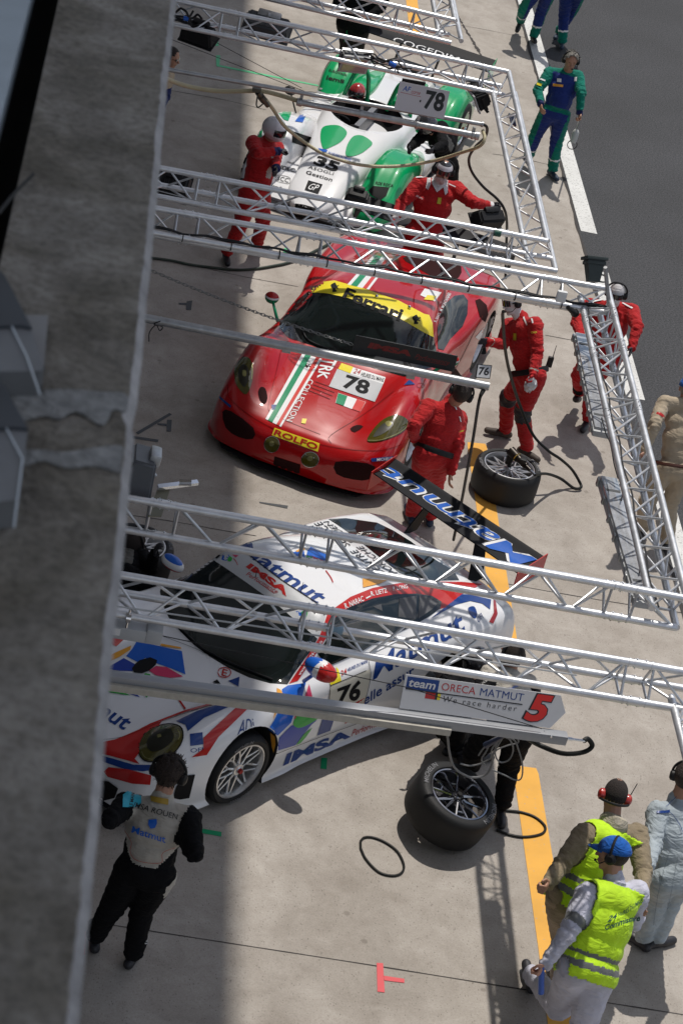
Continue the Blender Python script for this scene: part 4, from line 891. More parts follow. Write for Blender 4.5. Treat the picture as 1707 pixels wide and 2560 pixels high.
# wiper
b = MB(); k = [PS.hit(*R1(*p)) for p in ((530, 730), (670, 560))]
b = MB(); b.path([np.array(PS.hit(*R1(x, y))[0]) + [0, 0, .015] for x, y in ((160, 1140), (400, 1270), (640, 1370), (820, 1440))], .008, 6); b.build('wiper', BLK, por)
b = MB(); b.path([np.array(PS.hit(*R1(x, y))[0]) + [0, 0, .02] for x, y in ((-40, 930), (200, 1160), (330, 1235))], .008, 6); b.build('wiper', BLK, por)
b = MB()
for x, y in ((676, 560), (1066, 675)):
    h = PS.hit(*R1(x, y)); p = np.array(h[0]); b.tube(p, p + [0, 0, .09], .004, .002, 6)
b.build('roof_aerial', BLK, por)
# ---- red coupe
d_, cc = cD, cC
wsF = F_(cc, (778, 565), (785, 520), (820, 465), (880, 412), (960, 350), (1010, 316), (1080, 308), (1250, 355), (1430, 418), (1568, 490)) + F_(cD, (160, 505), (178, 550), (184, 625), (200, 700), (208, 782)) + F_(cc, (1460, 832), (1300, 788), (1150, 738), (960, 662), (830, 620))
stF = F_(cc, (945, 372), (960, 350), (1010, 316), (1080, 308), (1250, 355), (1430, 418), (1568, 490)) + F_(cD, (160, 505), (178, 550), (184, 628)) + F_(cc, (1568, 592), (1430, 512), (1300, 453), (1150, 402), (1040, 378))
def band(B0, B1, T0, T1, t0, t1, mid=None):
    f = lambda A, B, t: (A[0] + (B[0] - A[0]) * t, A[1] + (B[1] - A[1]) * t)
    return F_(cc, f(B0, B1, t0), f(B0, B1, t1), f(T0, T1, t1), f(T0, T1, t0))
def tri(m): return [('p', band((705, 1062), (790, 1105), (905, 706), (1012, 735), *m)), ('p', band((1150, 330), (1268, 358), (1292, 168), (1395, 190), *m))]
horse = [(-3, -14), (2, -16), (5, -11), (4, -6), (9, -4), (14, -8), (15, -5), (9, 0), (14, 3), (12, 6), (5, 4), (3, 7), (8, 12), (6, 16), (3, 11), (-2, 8), (-3, 13), (-6, 17), (-7, 13), (-6, 6), (-10, 2), (-13, -6), (-10, -10), (-9, -3), (-6, -2), (-4, -8)]
def hrs(fn, x, y, s): return ('p', [fn(x + px * s, y + py * s) for px, py in horse])
decals(FS, fer, fbody, [
 ('windscreen', GLASS, 0, [('p', wsF)]), ('sun_strip', PYEL, 1, [('p', stF)]),
 ('side_window', GLASS, 1, [('p', F_(cD, (205, 570), (222, 495), (245, 445), (300, 398), (350, 392), (375, 425), (372, 500), (345, 568), (275, 640), (240, 700), (208, 692)))]),
 ('strip_lettering', PBLK, 2, [('t', 'Ferrari', F_(cc, (1120, 400), (1432, 532), (1460, 466), (1150, 346)), dict(bold=.035)), hrs(cc, 1080, 345, 1.6), hrs(cc, 1523, 520, 1.6)]),
 ('livery_white', PWHT, 1, tri((0, .16)) + tri((.44, .70)) + tri((.88, 1)) + [('t', 'COLLECTION', F_(cc, (940, 845), (818, 1070), (851, 1078), (968, 852))), ('t', 'TRK', F_(cc, (1008, 728), (985, 838), (1035, 848), (1098, 742)), dict(bold=.02)),
    ('p', F_(cc, (1180, 780), (1358, 835), (1345, 872), (1165, 816))), ('p', F_(cc, (1100, 920), (1250, 970), (1220, 1025), (1085, 975))), ('p', F_(cD, (110, 395), (135, 358), (228, 380), (190, 430))),
    ('t', 'R. BIAGI   M. MONTANARI', F_(cD, (200, 545), (282, 388), (262, 380), (184, 540)), dict(bold=.02)), ('p', F_(cD, (415, 628), (565, 455), (578, 478), (452, 655)))]),
 ('livery_green', GRN2, 2, tri((.16, .44)) + [('p', F_(cc, (1100, 922), (1150, 938), (1130, 991), (1087, 975)))]),
 ('livery_pale_red', paint('light red vinyl', (.62, .06, .05), .3, .6), 2, tri((.70, .88)) + [('p', F_(cc, (1202, 955), (1248, 971), (1220, 1024), (1175, 1008)))]),
 ('number_panel', PSIL, 2, [('p', F_(cc, (1095, 790), (1165, 816), (1345, 872), (1300, 970), (1050, 885)))]),
 ('yellow_marks', PYEL, 2, [('p', F_(cc, (1118, 758), (1182, 780), (1166, 815), (1100, 790))), ('p', F_(cc, (905, 1060), (930, 1062), (922, 1088), (900, 1085))), ('p', F_(cc, (755, 1110), (1000, 1195), (990, 1240), (740, 1150))), ('p', F_(cD, (130, 420), (150, 395), (200, 400), (185, 425)))]),
 ('race_number', PBLK, 3, [('t', '78', F_(cc, (1118, 890), (1256, 936), (1280, 860), (1148, 820)), dict(bold=.035)), ('t', 'HEURES DU MANS', F_(cc, (1222, 829), (1345, 862), (1351, 842), (1229, 808)), dict(bold=.01))]),
 ('red_lettering', PREDV, 3, [('t', '24', F_(cc, (1180, 812), (1216, 822), (1226, 796), (1190, 786)), dict(shear=.2)), ('t', 'ROLFO', F_(cc, (748, 1146), (982, 1232), (994, 1200), (762, 1118)), dict(bold=.03)), ('p', ln(cD, 1.6, (92, 892), (104, 880), (128, 882), (138, 895), (125, 905), (100, 903), (92, 893)))]),
 ('headlamp', LAMPY, 2, [('p', F_(cc, (540, 775), (580, 727), (620, 735), (637, 790), (632, 860), (605, 925), (575, 915), (545, 870), (537, 820)), 3)]),
 ('headlamp', LAMPY, 2, [('p', F_(cc, (1258, 1183), (1290, 1120), (1350, 1062), (1420, 1040), (1475, 1065), (1470, 1110), (1420, 1150), (1330, 1183)), 3)]),
 ('fog_lamp', LAMPY, 3, [('p', [cc(740 + 40 * math.cos(k * .524), 1200 + 42 * math.sin(k * .524)) for k in range(12)], 2)]),
 ('fog_lamp', LAMPY, 3, [('p', [cc(948 + 46 * math.cos(k * .524), 1283 + 40 * math.sin(k * .524)) for k in range(12)], 2)]),
 ('fog_lamp_ring', CHROME, 2, [('p', [cc(740 + 43 * math.cos(k * .524), 1200 + 45 * math.sin(k * .524)) for k in range(12)], 2), ('p', [cc(948 + 49 * math.cos(k * .524), 1283 + 43 * math.sin(k * .524)) for k in range(12)], 2)]),
 ('air_intake', DARKIN, 1, [('p', F_(cc, (472, 1022), (520, 1020), (640, 1110), (637, 1170), (560, 1160), (490, 1110)), 2), ('p', F_(cc, (755, 1265), (895, 1310), (890, 1370), (745, 1320))), ('p', F_(cc, (1085, 1295), (1200, 1295), (1300, 1320), (1270, 1390), (1180, 1390), (1090, 1360)), 2),
    ('p', F_(cD, (415, 425), (440, 415), (478, 450), (487, 500), (470, 545), (440, 515))), ('p', F_(cc, (665, 915), (680, 888), (705, 898), (716, 950), (700, 980), (675, 960)), 3), ('p', F_(cc, (1165, 1115), (1200, 1095), (1237, 1103), (1190, 1135)), 2), ('p', F_(cc, (890, 752), (980, 770), (966, 796), (905, 776))),
    ('p', F_(cR4, (410, 640), (560, 590), (700, 620), (790, 700), (775, 765), (720, 788), (600, 760), (480, 690)), 2), ('p', F_(cD, (300, 790), (345, 850), (330, 880), (280, 840)))]),
 ('seam', DRED, 1, [('p', ln(cc, 1.1, (800, 640), (765, 800), (722, 980), (735, 1030), (790, 1060), (1060, 1168))), ('p', ln(cc, 1.1, (1062, 1195), (1060, 1150), (1250, 1030), (1440, 880))), ('p', ln(cc, 1.2, (500, 880), (520, 960), (700, 1090), (1000, 1200), (1300, 1235), (1480, 1190))), ('p', ln(cD, 1.2, (205, 700), (290, 800), (330, 760), (400, 620), (470, 480))),
    *[('p', ln(cc, 1.6, (975 - 12 * k, 858 + 16 * k), (1092 - 12 * k, 900 + 18 * k))) for k in range(4)]]),
 ('maker_badge', PBLUE, 2, [('p', F_(cc, (1278, 1276), (1405, 1264), (1405, 1284), (1282, 1295))), ('p', F_(cc, (455, 935), (520, 990), (515, 1003), (455, 950))), ('p', F_(cD, (20, 895), (50, 865), (82, 890))), ('p', F_(cc, (738, 985), (765, 985), (762, 1010), (740, 1012)))]),
 ('badge_lettering', PWHT, 3, [('t', 'MICHELIN', F_(cc, (1310, 1291), (1400, 1283), (1400, 1268), (1310, 1276)), dict(bold=.01))]),
])
decals(FS, fer, fbody, [('lamp_inner', LAMPD, 3, [('p', F_(cc, (560, 790), (590, 765), (612, 790), (610, 850), (590, 890), (562, 850)), 3)]), ('lamp_inner', LAMPD, 3, [('p', F_(cc, (1290, 1160), (1330, 1100), (1380, 1075), (1400, 1095), (1350, 1140)), 3)]),
 ('lamp_reflector', REFL, 4, [('p', F_(cc, (580, 800), (600, 800), (600, 830), (582, 828)), 2)]), ('lamp_reflector', REFL, 4, [('p', F_(cc, (1355, 1085), (1375, 1072), (1390, 1090), (1372, 1105)), 2)]), ('lamp_reflector', REFL, 4, [('p', ln(cc, 2.2, (1262, 1180), (1335, 1176), (1420, 1142), (1468, 1105), (1474, 1075)))]), ('lamp_reflector', REFL, 4, [('p', ln(cc, 1.6, (632, 760), (633, 800), (628, 860)))]),
 ('lamp_reflector', REFL, 4, [('p', [cc(740 + 14 * math.cos(k * .785), 1195 + 14 * math.sin(k * .785)) for k in range(8)], 2)]), ('lamp_reflector', REFL, 4, [('p', [cc(948 + 16 * math.cos(k * .785), 1276 + 13 * math.sin(k * .785)) for k in range(8)], 2)])])
b = MB(); c = FERC.w((1.0, .58, .95)); mirror(fer, fbody, c, 0, [GRN2, PWHT, PREDV], yaw=1.4, vert=True, r=(.06, .075, .065), base=FERC.w((.84, .75, .80)))
mirror(fer, fbody, FERC.w((-1.0, .55, .95)), 0, [GRN2, PWHT, PREDV], yaw=1.4, vert=True, r=(.06, .075, .065), base=FERC.w((-.84, .72, .80)))
wing(fer, FERC.w((-.92, -2.3, 1.10)), FERC.w((-.92, -2.02, 1.06)), FERC.w((.92, -2.3, 1.10)), FERC.w((.92, -2.02, 1.06)), CARB, '', [(.35, FERC.w((-.3, -2.0, .84))), (.65, FERC.w((.3, -2.0, .84)))], PBLK)
b = MB(); b.prism([FERC.w(p) for p in ((-.96, 1.66, .06), (-.93, 2.0, .06), (-.72, 2.32, .06), (-.3, 2.44, .06), (.3, 2.44, .06), (.72, 2.32, .06), (.93, 2.0, .06), (.96, 1.66, .06))], .012, (0, 0, 1)); b.build('front_splitter', CARB, fer)
b = MB()
for x, y in ((1307, 402), (1485, 460)):
    h = FS.hit(*cC(x, y)); b.ell(np.array(h[0]) + [0, 0, .015], (.02, .02, .025), None, 6, 8)
b.build('strip_clip', CHROME, fer)
b = MB(); b.path([np.array(FS.hit(*cC(x, y))[0]) + [0, 0, .015] for x, y in ((905, 590), (940, 640), (1050, 690), (1180, 745))], .008, 6); b.build('wiper', BLK, fer)
# ---------------------------------------------------------------- open prototype number 35
LMC = Car(3.646, 28.244, rad(160.5))
lmp = thing('open_prototype', 'green and white open-cockpit race car number 35 with twin roll hoops', 'racing car', LMC.w((0, 0, 0)))
PGREEN = paint('bright green car paint', (.0, .34, .11), .2)
def lpart(name, st, m, cx=0.0, n=60, sub=4):
    V, F = loft(st, n, sub); b = MB(); b.add([LMC.w((p[0] + cx, p[1], p[2])) for p in V], F); return b.build(name, m, lmp, sharp=60)
def sec(w, z0, z1, cr=.0, k=.9):
    """half section: width w, bottom z0, crest z1"""
    return [(0, z0), (w * .9, z0), (w, z0 + (z1 - z0) * .3), (w, z0 + (z1 - z0) * .6), (w * .93, z0 + (z1 - z0) * .82), (w * .75, z0 + (z1 - z0) * .95), (w * .45, z1 - cr * .3), (w * .2, z1), (0, z1)]
b = MB(); b.prism([LMC.w(p) for p in ((-.98, -2.1, .05), (-.98, 1.7, .05), (-.85, 2.15, .05), (-.4, 2.32, .05), (.4, 2.32, .05), (.85, 2.15, .05), (.98, 1.7, .05), (.98, -2.1, .05))], .035, (0, 0, 1)); b.build('floor', CARB, lmp)
body = lpart('body', {2.28: sec(.18, .10, .17), 2.1: sec(.30, .09, .26), 1.7: sec(.36, .09, .40), 1.3: sec(.42, .09, .50), .8: sec(.50, .09, .62), .45: sec(.56, .09, .70), .1: sec(.60, .09, .73), -.4: sec(.60, .09, .72), -.9: sec(.56, .09, .74), -1.5: sec(.48, .09, .72), -2.1: sec(.40, .2, .62)}, PWHITE)
pod = lpart('side_pod', {.75: sec(.60, .09, .20), .5: sec(.92, .09, .40), .1: sec(.95, .09, .47), -.5: sec(.95, .09, .50), -1.0: sec(.93, .09, .56), -1.6: sec(.90, .12, .60), -2.1: sec(.86, .25, .56)}, PWHITE)
fro = lpart('front_deck', {2.2: sec(.60, .08, .12), 2.0: sec(.85, .08, .22), 1.7: sec(.90, .08, .30), 1.2: sec(.88, .08, .30), .95: sec(.80, .08, .20)}, PWHITE)
fst = {2.14: sec(.14, .08, .20), 2.02: sec(.21, .08, .36), 1.75: sec(.25, .08, .54), 1.4: sec(.26, .08, .70), 1.05: sec(.26, .08, .72), .75: sec(.25, .1, .66), .45: sec(.22, .15, .56), .15: sec(.15, .2, .46), 0: sec(.08, .25, .42)}
ffl = lpart('front_fender', fst, PGREEN, -.74); ffr = lpart('front_fender', fst, PWHITE, .74)
rst = {-.65: sec(.12, .15, .46), -.85: sec(.20, .1, .62), -1.1: sec(.245, .1, .76), -1.45: sec(.25, .1, .82), -1.8: sec(.245, .12, .78), -2.1: sec(.22, .2, .66), -2.25: sec(.19, .28, .56)}
rfl = lpart('rear_fender', rst, PGREEN, -.74); rfr = lpart('rear_fender', rst, PGREEN, .74)
for s_ in (-1, 1):
    b = MB(); L = [LMC.w((s_ * .30 + q, y, z)) for q, y, z in ((-.16, -.36, .66), (-.13, -.38, .84), (-.085, -.40, 1.02), (0, -.41, 1.09), (.085, -.40, 1.02), (.13, -.38, .84), (.16, -.36, .66))]; b.path(L, .030, 10, 6); b.build('roll_hoop', PGREEN, lmp)
    V, F = loft({-.42: sec(.14, .6, .80), -.7: sec(.16, .6, .82), -1.1: sec(.13, .6, .79), -1.6: sec(.06, .6, .72)}, 24, 3); b = MB(); b.add([LMC.w((p[0] + s_ * .30, p[1], p[2])) for p in V], F); b.build('headrest_fairing', PGREEN, lmp)
    for y, R_ in ((1.38, .33), (-1.42, .35)):
        wheel(lmp, LMC.w((s_ * (.78 if y > 0 else .86), y, R_)), LMC.d((s_, 0, 0)), R_, .30, .235, spokes='Y', nsp=8, lettering=False)
    c = LMC.w((s_ * .93, .62, .88)); b = MB(); b.ell(c, (.08, .05, .06), LMC.R, 8, 12); b.tube(c, LMC.w((s_ * .72, .7, .55)), .010, n=6); b.build('door_mirror', BLK, lmp)
    b = MB(); 
    for k in range(6): b.box(LMC.w((s_ * .76, -.1 - k * .13, .503 + .0)), (.26, .035, .02), LMC.R @ Rx(.5))
    b.build('louvre', PWHITE, lmp)
c_ = MB(); c_.ell(LMC.w((0, .10, .80)) - np.array(lmp.location), (.50, .52, .42), LMC.R, 24, 40); cutters(body, [c_])
LINE = mat('black cockpit lining', (.008, .008, .009), .9, spec=.1); body.data.materials.append(LINE); L_ = np.array(lmp.location)
for p in body.data.polygons:
    q_ = LMC.R.T @ (np.array(p.center) + L_ - LMC.w((0, .10, .80)))
    if np.linalg.norm(q_ / np.array([.50, .52, .42])) < 1.001: p.material_index = len(body.data.materials) - 1
b = MB(); b.box(LMC.w((0, .12, .58)), (.07, .85, .22), LMC.R); b.build('cockpit_divider', mat('grey cockpit divider', (.20, .20, .21), .4, .4), lmp)
b = MB(); b.path([LMC.w((.25 + .11 * math.cos(a), .36 + .03 * math.sin(a), .62 + .07 * math.sin(a))) for a in np.linspace(0, 2 * math.pi, 17)[:-1]], .014, 6, 0, closed=True); b.build('steering_wheel', BLK, lmp)
V1 = crop(760, 130, .30612)
LS = Skin([body, pod, fro, ffl, ffr, rfl, rfr])
decals(LS, lmp, body, [
 ('green_scallop', PGREEN, 2, [('p', F_(V1, (148, 622), (200, 600), (290, 604), (350, 658), (310, 725), (235, 770), (165, 794), (140, 745), (134, 680)), 4)]), ('green_scallop', PGREEN, 2, [('p', F_(V1, (405, 688), (480, 686), (556, 742), (520, 790), (450, 836), (365, 856), (338, 828), (356, 752)), 4)]),
 ('race_number', PBLK, 2, [('t', '35', F_(cF, (868, 902), (1108, 990), (1140, 888), (905, 812)), dict(bold=.04, shear=.1, res=8)), ('t', 'ASOGLI', F_(cF, (820, 945), (1070, 1012), (1078, 986), (835, 918))), ('t', 'Gestion', F_(cF, (800, 998), (1055, 1075), (1068, 1042), (812, 965)), dict(bold=.01)),
    ('p', F_(cF, (826, 1062), (966, 1103), (922, 1196), (790, 1156))), ('t', 'IDEC', F_(cF, (550, 950), (690, 985), (700, 950), (562, 912)), dict(bold=.01)), ('t', 'SCC', F_(cF, (520, 1060), (630, 1085), (640, 1045), (530, 1020))), ('t', 'INEO', F_(cF, (615, 888), (685, 905), (690, 890), (620, 872))), ('t', 'iemS', F_(cF, (460, 1130), (560, 1160), (570, 1130), (475, 1095)), dict(bold=.02)),
    ('p', ln(cF, 1.0, (505, 1035), (530, 1010), (630, 1030), (650, 1060), (630, 1095), (520, 1070), (505, 1045))), ('t', 'iemS', F_(cR1, (1300, 622), (1440, 655), (1448, 628), (1312, 588)), dict(bold=.03)), ('t', 'EUROVIRER', F_(cR1, (1322, 560), (1462, 598), (1465, 582), (1328, 540)), dict(bold=.02)),
    ('p', F_(cF, (668, 580), (860, 640), (810, 738), (665, 690))), ('p', F_(cR4, (185, 200), (215, 170), (322, 180), (300, 235), (262, 262), (208, 232))), ('t', 'ROS ROCA', F_(cR4, (228, 160), (345, 178), (350, 160), (235, 140)), dict(bold=.02)), ('p', F_(cF, (700, 1290), (780, 1300), (920, 1340), (915, 1378), (690, 1350)))]),
 ('livery_blue', PBLUE2, 2, [('p', F_(cF, (925, 748), (1016, 766), (1000, 790), (935, 780))), ('t', '24 HEURES DU MANS', F_(cF, (1020, 797), (1240, 872), (1246, 852), (1026, 778)), dict(bold=.01)), ('p', F_(cF, (695, 485), (760, 400), (800, 430), (770, 495)))]),
 ('logo_white', PWHT, 3, [('t', 'GP', F_(cF, (818, 1148), (915, 1172), (938, 1112), (850, 1090)), dict(shear=.4))]),
 ('green_edge', PGREEN, 2, [('p', F_(cF, (285, 645), (330, 560), (370, 455), (420, 400), (420, 470), (380, 560), (370, 640))), ('p', F_(cF, (535, 405), (600, 340), (680, 300), (690, 330), (630, 480), (590, 470)))]),
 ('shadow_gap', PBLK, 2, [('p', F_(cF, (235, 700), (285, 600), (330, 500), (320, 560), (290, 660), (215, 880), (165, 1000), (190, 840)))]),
])
wl = wing(lmp, LMC.w((-1.02, -2.42, 1.0)), LMC.w((-1.02, -2.12, .96)), LMC.w((1.02, -2.42, 1.0)), LMC.w((1.02, -2.12, .96)), CARB, '', [(.36, LMC.w((-.28, -2.0, .60))), (.64, LMC.w((.28, -2.0, .60)))], PGREEN, plate=(.02, .22))
WL = Skin([wl]); b = MB(); WL.text(b, 'COGEDIM', [cG(428, 160), cG(1010, 335), cG(1030, 300), cG(450, 115)], .004); b.build('wing_lettering', PWHT, lmp, parent=wl, sharp=0)
b = MB(); c = LMC.w((0, -1.95, .74)); b.box(c, (.5, .3, .06), LMC.R); b.build('engine_vent', BLK, lmp)
# ================================================================== aluminium gantries
ZT = 3.7
unit_ = lambda v: v / np.linalg.norm(v)
def vec(p): return np.array(p, float)
def truss(root, P0, P1, oB, oC, coup=(), step=.25, ext=0.0, name='truss_beam', phase=0):
    """three-chord lattice beam; chord A runs P0-P1, the others are offset by oB and oC"""
    P0 = vec(P0); P1 = vec(P1); L = np.linalg.norm(P1 - P0); d = (P1 - P0) / L; b = MB(); oB = vec(oB); oC = vec(oC); rc, rb = .0255, .0092
    for o in (np.zeros(3), oB, oC): b.tube(P0 + o, P1 + o + d * (ext if o.any() else 0), rc, n=14)
    cp = sorted(coup); segs = [0.0] + list(cp) + [L]
    for a, e in zip(segs[:-1], segs[1:]):
        a2 = a + (.09 if a > 0 else .02); e2 = e - (.09 if e < L else .02); n = max(1, int(round((e2 - a2) / step))); h = (e2 - a2) / n
        for (u, w, ph) in ((np.zeros(3), oB, 0), (oB, oC, 1), (np.zeros(3), oC, 1)):
            for k in range(n):
                s0, s1 = (u, w) if (k + ph + phase) % 2 == 0 else (w, u)
                b.tube(P0 + d * (a2 + k * h + .015) + s0 * .97 + s1 * .03, P0 + d * (a2 + (k + 1) * h - .015) + s1 * .97 + s0 * .03, rb, n=7)
            if a > 0: b.tube(P0 + d * a2 + u, P0 + d * a2 + w, rb, n=7)
            if e < L: b.tube(P0 + d * e2 + u, P0 + d * e2 + w, rb, n=7)
    for c in cp:
        for o in (np.zeros(3), oB, oC):
            b.tube(P0 + d * (c - .045) + o, P0 + d * (c + .045) + o, rc + .0035, n=14)
            for q in (-.075, .075):
                b.tube(P0 + d * (c + q - .005) + o, P0 + d * (c + q + .005) + o, rc + .004, n=14)
            for q in (-.03, .03):
                p = P0 + d * (c + q) + o; b.tube(p + [0, 0, rc + .012], p - [0, 0, rc + .014], .005, n=6)
    return b.build(name, ALU, root, sharp=40)
def toX(P, Q, x):
    t = (x - P[0]) / (Q[0] - P[0]); return P + (Q - P) * t
XW = -1.3
up_B = (0, -.12, -.207); up_C = (0, .12, -.207); yB = (-.12, 0, -.207); yC = (.12, 0, -.207)
# nearest-the-wall dimensions come from the coupling sleeves seen in the photo
def dist(P, Q): return float(np.linalg.norm(vec(Q) - vec(P)))
# rig over the green and white car
A1 = at(1271, 180, ZT); A2 = at(1367, 603, ZT); L1 = toX(at(433, 0, ZT), A1, XW); L2 = toX(at(390, 418, ZT), A2, XW)
g1 = thing('lighting_gantry', 'aluminium truss frame above the green and white car, corner above the outstretched red arm', 'gantry', ((A1 + A2) / 2) * [1, 1, 0], 'truss gantries over the pit bays')
truss(g1, L1, A1, up_B, up_C, [dist(L1, at(*cR1(565, 95), ZT)), dist(L1, at(*cR2(1065, 515), ZT))])
truss(g1, L2, A2, up_B, up_C, [dist(L2, at(*cR3(455, 205), ZT)), dist(L2, at(*cR4(1065, 480), ZT))], ext=.13)
truss(g1, A1, A2, yB, yC, [], step=.27, ext=.1)
# rig over the red car
B1 = at(1518, 722, ZT); B2 = at(1716, 1497, ZT); L3 = toX(at(380, 519, ZT), B1, XW); L4 = toX(at(314, 1244, ZT), B2, XW)
g2 = thing('lighting_gantry', 'aluminium truss frame above the red car, with black cable and strip lights', 'gantry', ((B1 + B2) / 2) * [1, 1, 0], 'truss gantries over the pit bays')
truss(g2, L3, B1, (0, -.207, -.12), (0, 0, -.239), [dist(L3, at(*p, ZT)) for p in (cR3(288, 495), cR3(1250, 670), cR4(1390, 790))])
truss(g2, L4, B2, (0, .207, -.12), (0, 0, -.239), [dist(L4, at(*p, ZT)) for p in (cN(820, 580), cA(1310, 200), cJ(830, 1610))], phase=1)
truss(g2, B1, B2, (-.207, 0, -.12), (0, 0, -.239), [dist(B1, at(*p, ZT)) for p in (cI(840, 820), cI(940, 1170), cI(1150, 1850))] , step=.2)
# rig in front of the white car
C1 = at(1745, 1685, ZT); L5 = toX(at(293, 1436, ZT), C1, XW)
g3 = thing('lighting_gantry', 'aluminium truss frame nearest the camera, above the white number 76 car', 'gantry', C1 * [1, 1, 0], 'truss gantries over the pit bays')
truss(g3, L5, C1, up_B, up_C, [dist(L5, at(*p, ZT)) for p in (cA(1310, 615), cB(1355, 795))], phase=0)
truss(g3, C1, C1 + [0, -4.6, 0], yB, yC, [2.2], step=.25)
# far rig
D1 = at(1137, 51, ZT); L6 = toX(at(926, 0, ZT), D1, XW)
g4 = thing('lighting_gantry', 'farthest aluminium truss frame, cut by the top edge of the photo', 'gantry', D1 * [1, 1, 0], 'truss gantries over the pit bays')
truss(g4, L6, D1, up_B, up_C, [dist(L6, at(*cR2(520, 85), ZT))]); truss(g4, D1, D1 + [0, 4.5, 0], yB, yC, [], step=.25)
truss(g4, L6 + [0, 4.5, 0], D1 + [0, 4.5, 0], up_B, up_C, [2.5])

# cables tied along the red car's gantry
b = MB(); dB = vec((0, -.207, -.12)); P = []
for i in range(60):
    t = i / 59; p = L3 + (B1 - L3) * t + dB + [0, .014 + .012 * math.sin(i * 1.3), .036 + .006 * math.sin(i * 2.1)]; P.append(p)
b.path(P, .009, 7, 2); b.path([p + [0, .018, .006 * math.sin(i)] for i, p in enumerate(P)], .006, 6, 2)
for i in range(3, 60, 4): b.lathe([(.031, -.004), (.036, -.004), (.036, .004), (.031, .004)], L3 + (B1 - L3) * (i / 59) + dB, B1 - L3, 12)
tag(b.build('power_cable', BLK), 'black cable tied along the lower tube of the truss over the red car', 'cable')
b = MB(); P = [B1 + dB + [-.1 + .0, 0, .03]]
for i in range(40):
    t = i / 39; P.append(B1 + (B2 - B1) * t + [-.207 + .03 + .01 * math.sin(i), -.2 * (t < .02), -.12 + .02])
b.path(P, .007, 6, 2); tag(b.build('power_cable', BLK), 'black cable running down the inner tube of the end truss towards the camera', 'cable')
b = MB(); b.rbox(at(*cI(230, 620), ZT + .02), (.085, .04, .10), .012); o = b.build('junction_box', WHITE); tag(o, 'small white junction box on the truss near the corner post', 'box')
b = MB(); p = at(*cI(300, 740), ZT - .05); q = at(*cI(375, 800), ZT - .12); b.tube(p, q, .018, .03, 12); b.tube(q, q + (q - p) * .18, .036, .033, 12); o = b.build('cable_connector', BLK); tag(o, 'black plug connector dangling by the gantry corner', 'connector')

# ------------------------------------------------------------------ lamps on the gantries
def floodlight(c, face, label, m=DGREY, size=(.34, .20, .13), cat='floodlight', group='floodlights clamped to the gantries', visor=True, glass=True, arm=None):
    """box floodlight; c centre, face = direction the glass looks"""
    c = vec(c); x, y, d = basis(face); R = np.array([x, y, d]).T; w, h, t = size
    r = thing('floodlight', label, cat, c, group); b = MB()
    bm = bmesh.new(); bmesh.ops.create_cube(bm, size=1)
    for v in bm.verts:
        k = .72 if v.co.z < 0 else 1.0; v.co = Vector((v.co.x * w * (.88 if v.co.z < 0 else 1), v.co.y * h * k, v.co.z * t))
    bmesh.ops.bevel(bm, geom=list(bm.edges), offset=.018, segments=3, affect='EDGES'); bm.verts.ensure_lookup_table()
    b.add([c + R @ np.array(v.co) for v in bm.verts], [[v.index for v in f.verts] for f in bm.faces]); bm.free()
    if 'ribbed' in label or 'wide' in label:
        for k in range(7): b.box(c + R @ vec((-w * .36 + k * w * .12, 0, -t * .52)), (.008, h * .6, .02), R)
    b.build('housing', m, r)
    b = MB(); b.rbox(c + R @ vec((0, 0, t * .52)), (w * 1.04, h * 1.06, .018), .006, R); b.build('front_frame', m if not glass else LGREY, r)
    if glass: b = MB(); b.box(c + R @ vec((0, 0, t * .52 + .011)), (w * .86, h * .84, .004), R); b.build('lamp_glass', mat('ribbed lamp glass', (.30, .31, .31), .12, coat=1, bump=.6, bscale=90), r)
    b = MB(); s_ = (-1 if arm is None else arm)
    if glass:
        for k in (-1, 1): b.box(c + R @ vec((k * (w / 2 + .012), s_ * h * .12, 0)), (.006, h * .7, .03), R)
        b.box(c + R @ vec((0, s_ * (h / 2 + .02), 0)), (w + .03, .006, .03), R)
    else: b.rbox(c + R @ vec((0, s_ * h * .3, -t * .5)), (w * .5, h * .35, t * .35), .02, R)
    top = c + vec((0, 0, h * .4)); b.tube(c + R @ vec((0, s_ * (h / 2), 0)), top, .011, n=8); b.lathe([(.022, -.015), (.032, -.015), (.032, .015), (.022, .015)], top, (1, 0, 0), 12); b.build('yoke', STEEL if m is not BLK else BLK, r)
    return r
floodlight(at(497, 82, 3.42), (.15, .35, -.8), 'black floodlight under the truss near the parapet, upper left', BLK, (.36, .20, .16), glass=False, arm=1)
floodlight(at(884, 148, 3.45), (.2, -.75, -.35), 'grey floodlight with ribbed glass above the green rear wing panel', DGREY, (.30, .22, .14), arm=1)
floodlight(at(1196, 238, 3.40), (-.75, -.2, -.5), 'black floodlight tilted beside the number 78 panel', BLK, (.34, .20, .15), glass=True, arm=-1)
floodlight(at(1222, 545, 3.50), (-.3, .5, -.7), 'black floodlight under the truss corner beside the outstretched red arm', BLK, (.31, .17, .13), glass=False, arm=1)
floodlight(at(432, 462, 3.40), (.1, .6, -.6), 'black ribbed floodlight behind the truss at the left, below the white helmet', BLK, (.30, .24, .12), glass=False, arm=1)
floodlight(at(893, 492, 3.55), (.1, .5, -.8), 'dark floodlight above the headlamp of the green and white car', BLK, (.21, .14, .13), glass=False, arm=1)
floodlight(at(668, 62, 3.30), (.1, .5, -.8), 'wide dark floodlight hanging under the top truss', DGREY, (.50, .26, .14), glass=False, arm=1)
floodlight(at(350, 1178, 3.75), (-.1, -.1, -.95), 'large grey floodlight standing on the truss next to the parapet', mat('slate grey lamp housing', (.085, .09, .10), .45, bump=.05), (.34, .22, .26), glass=False, arm=1)
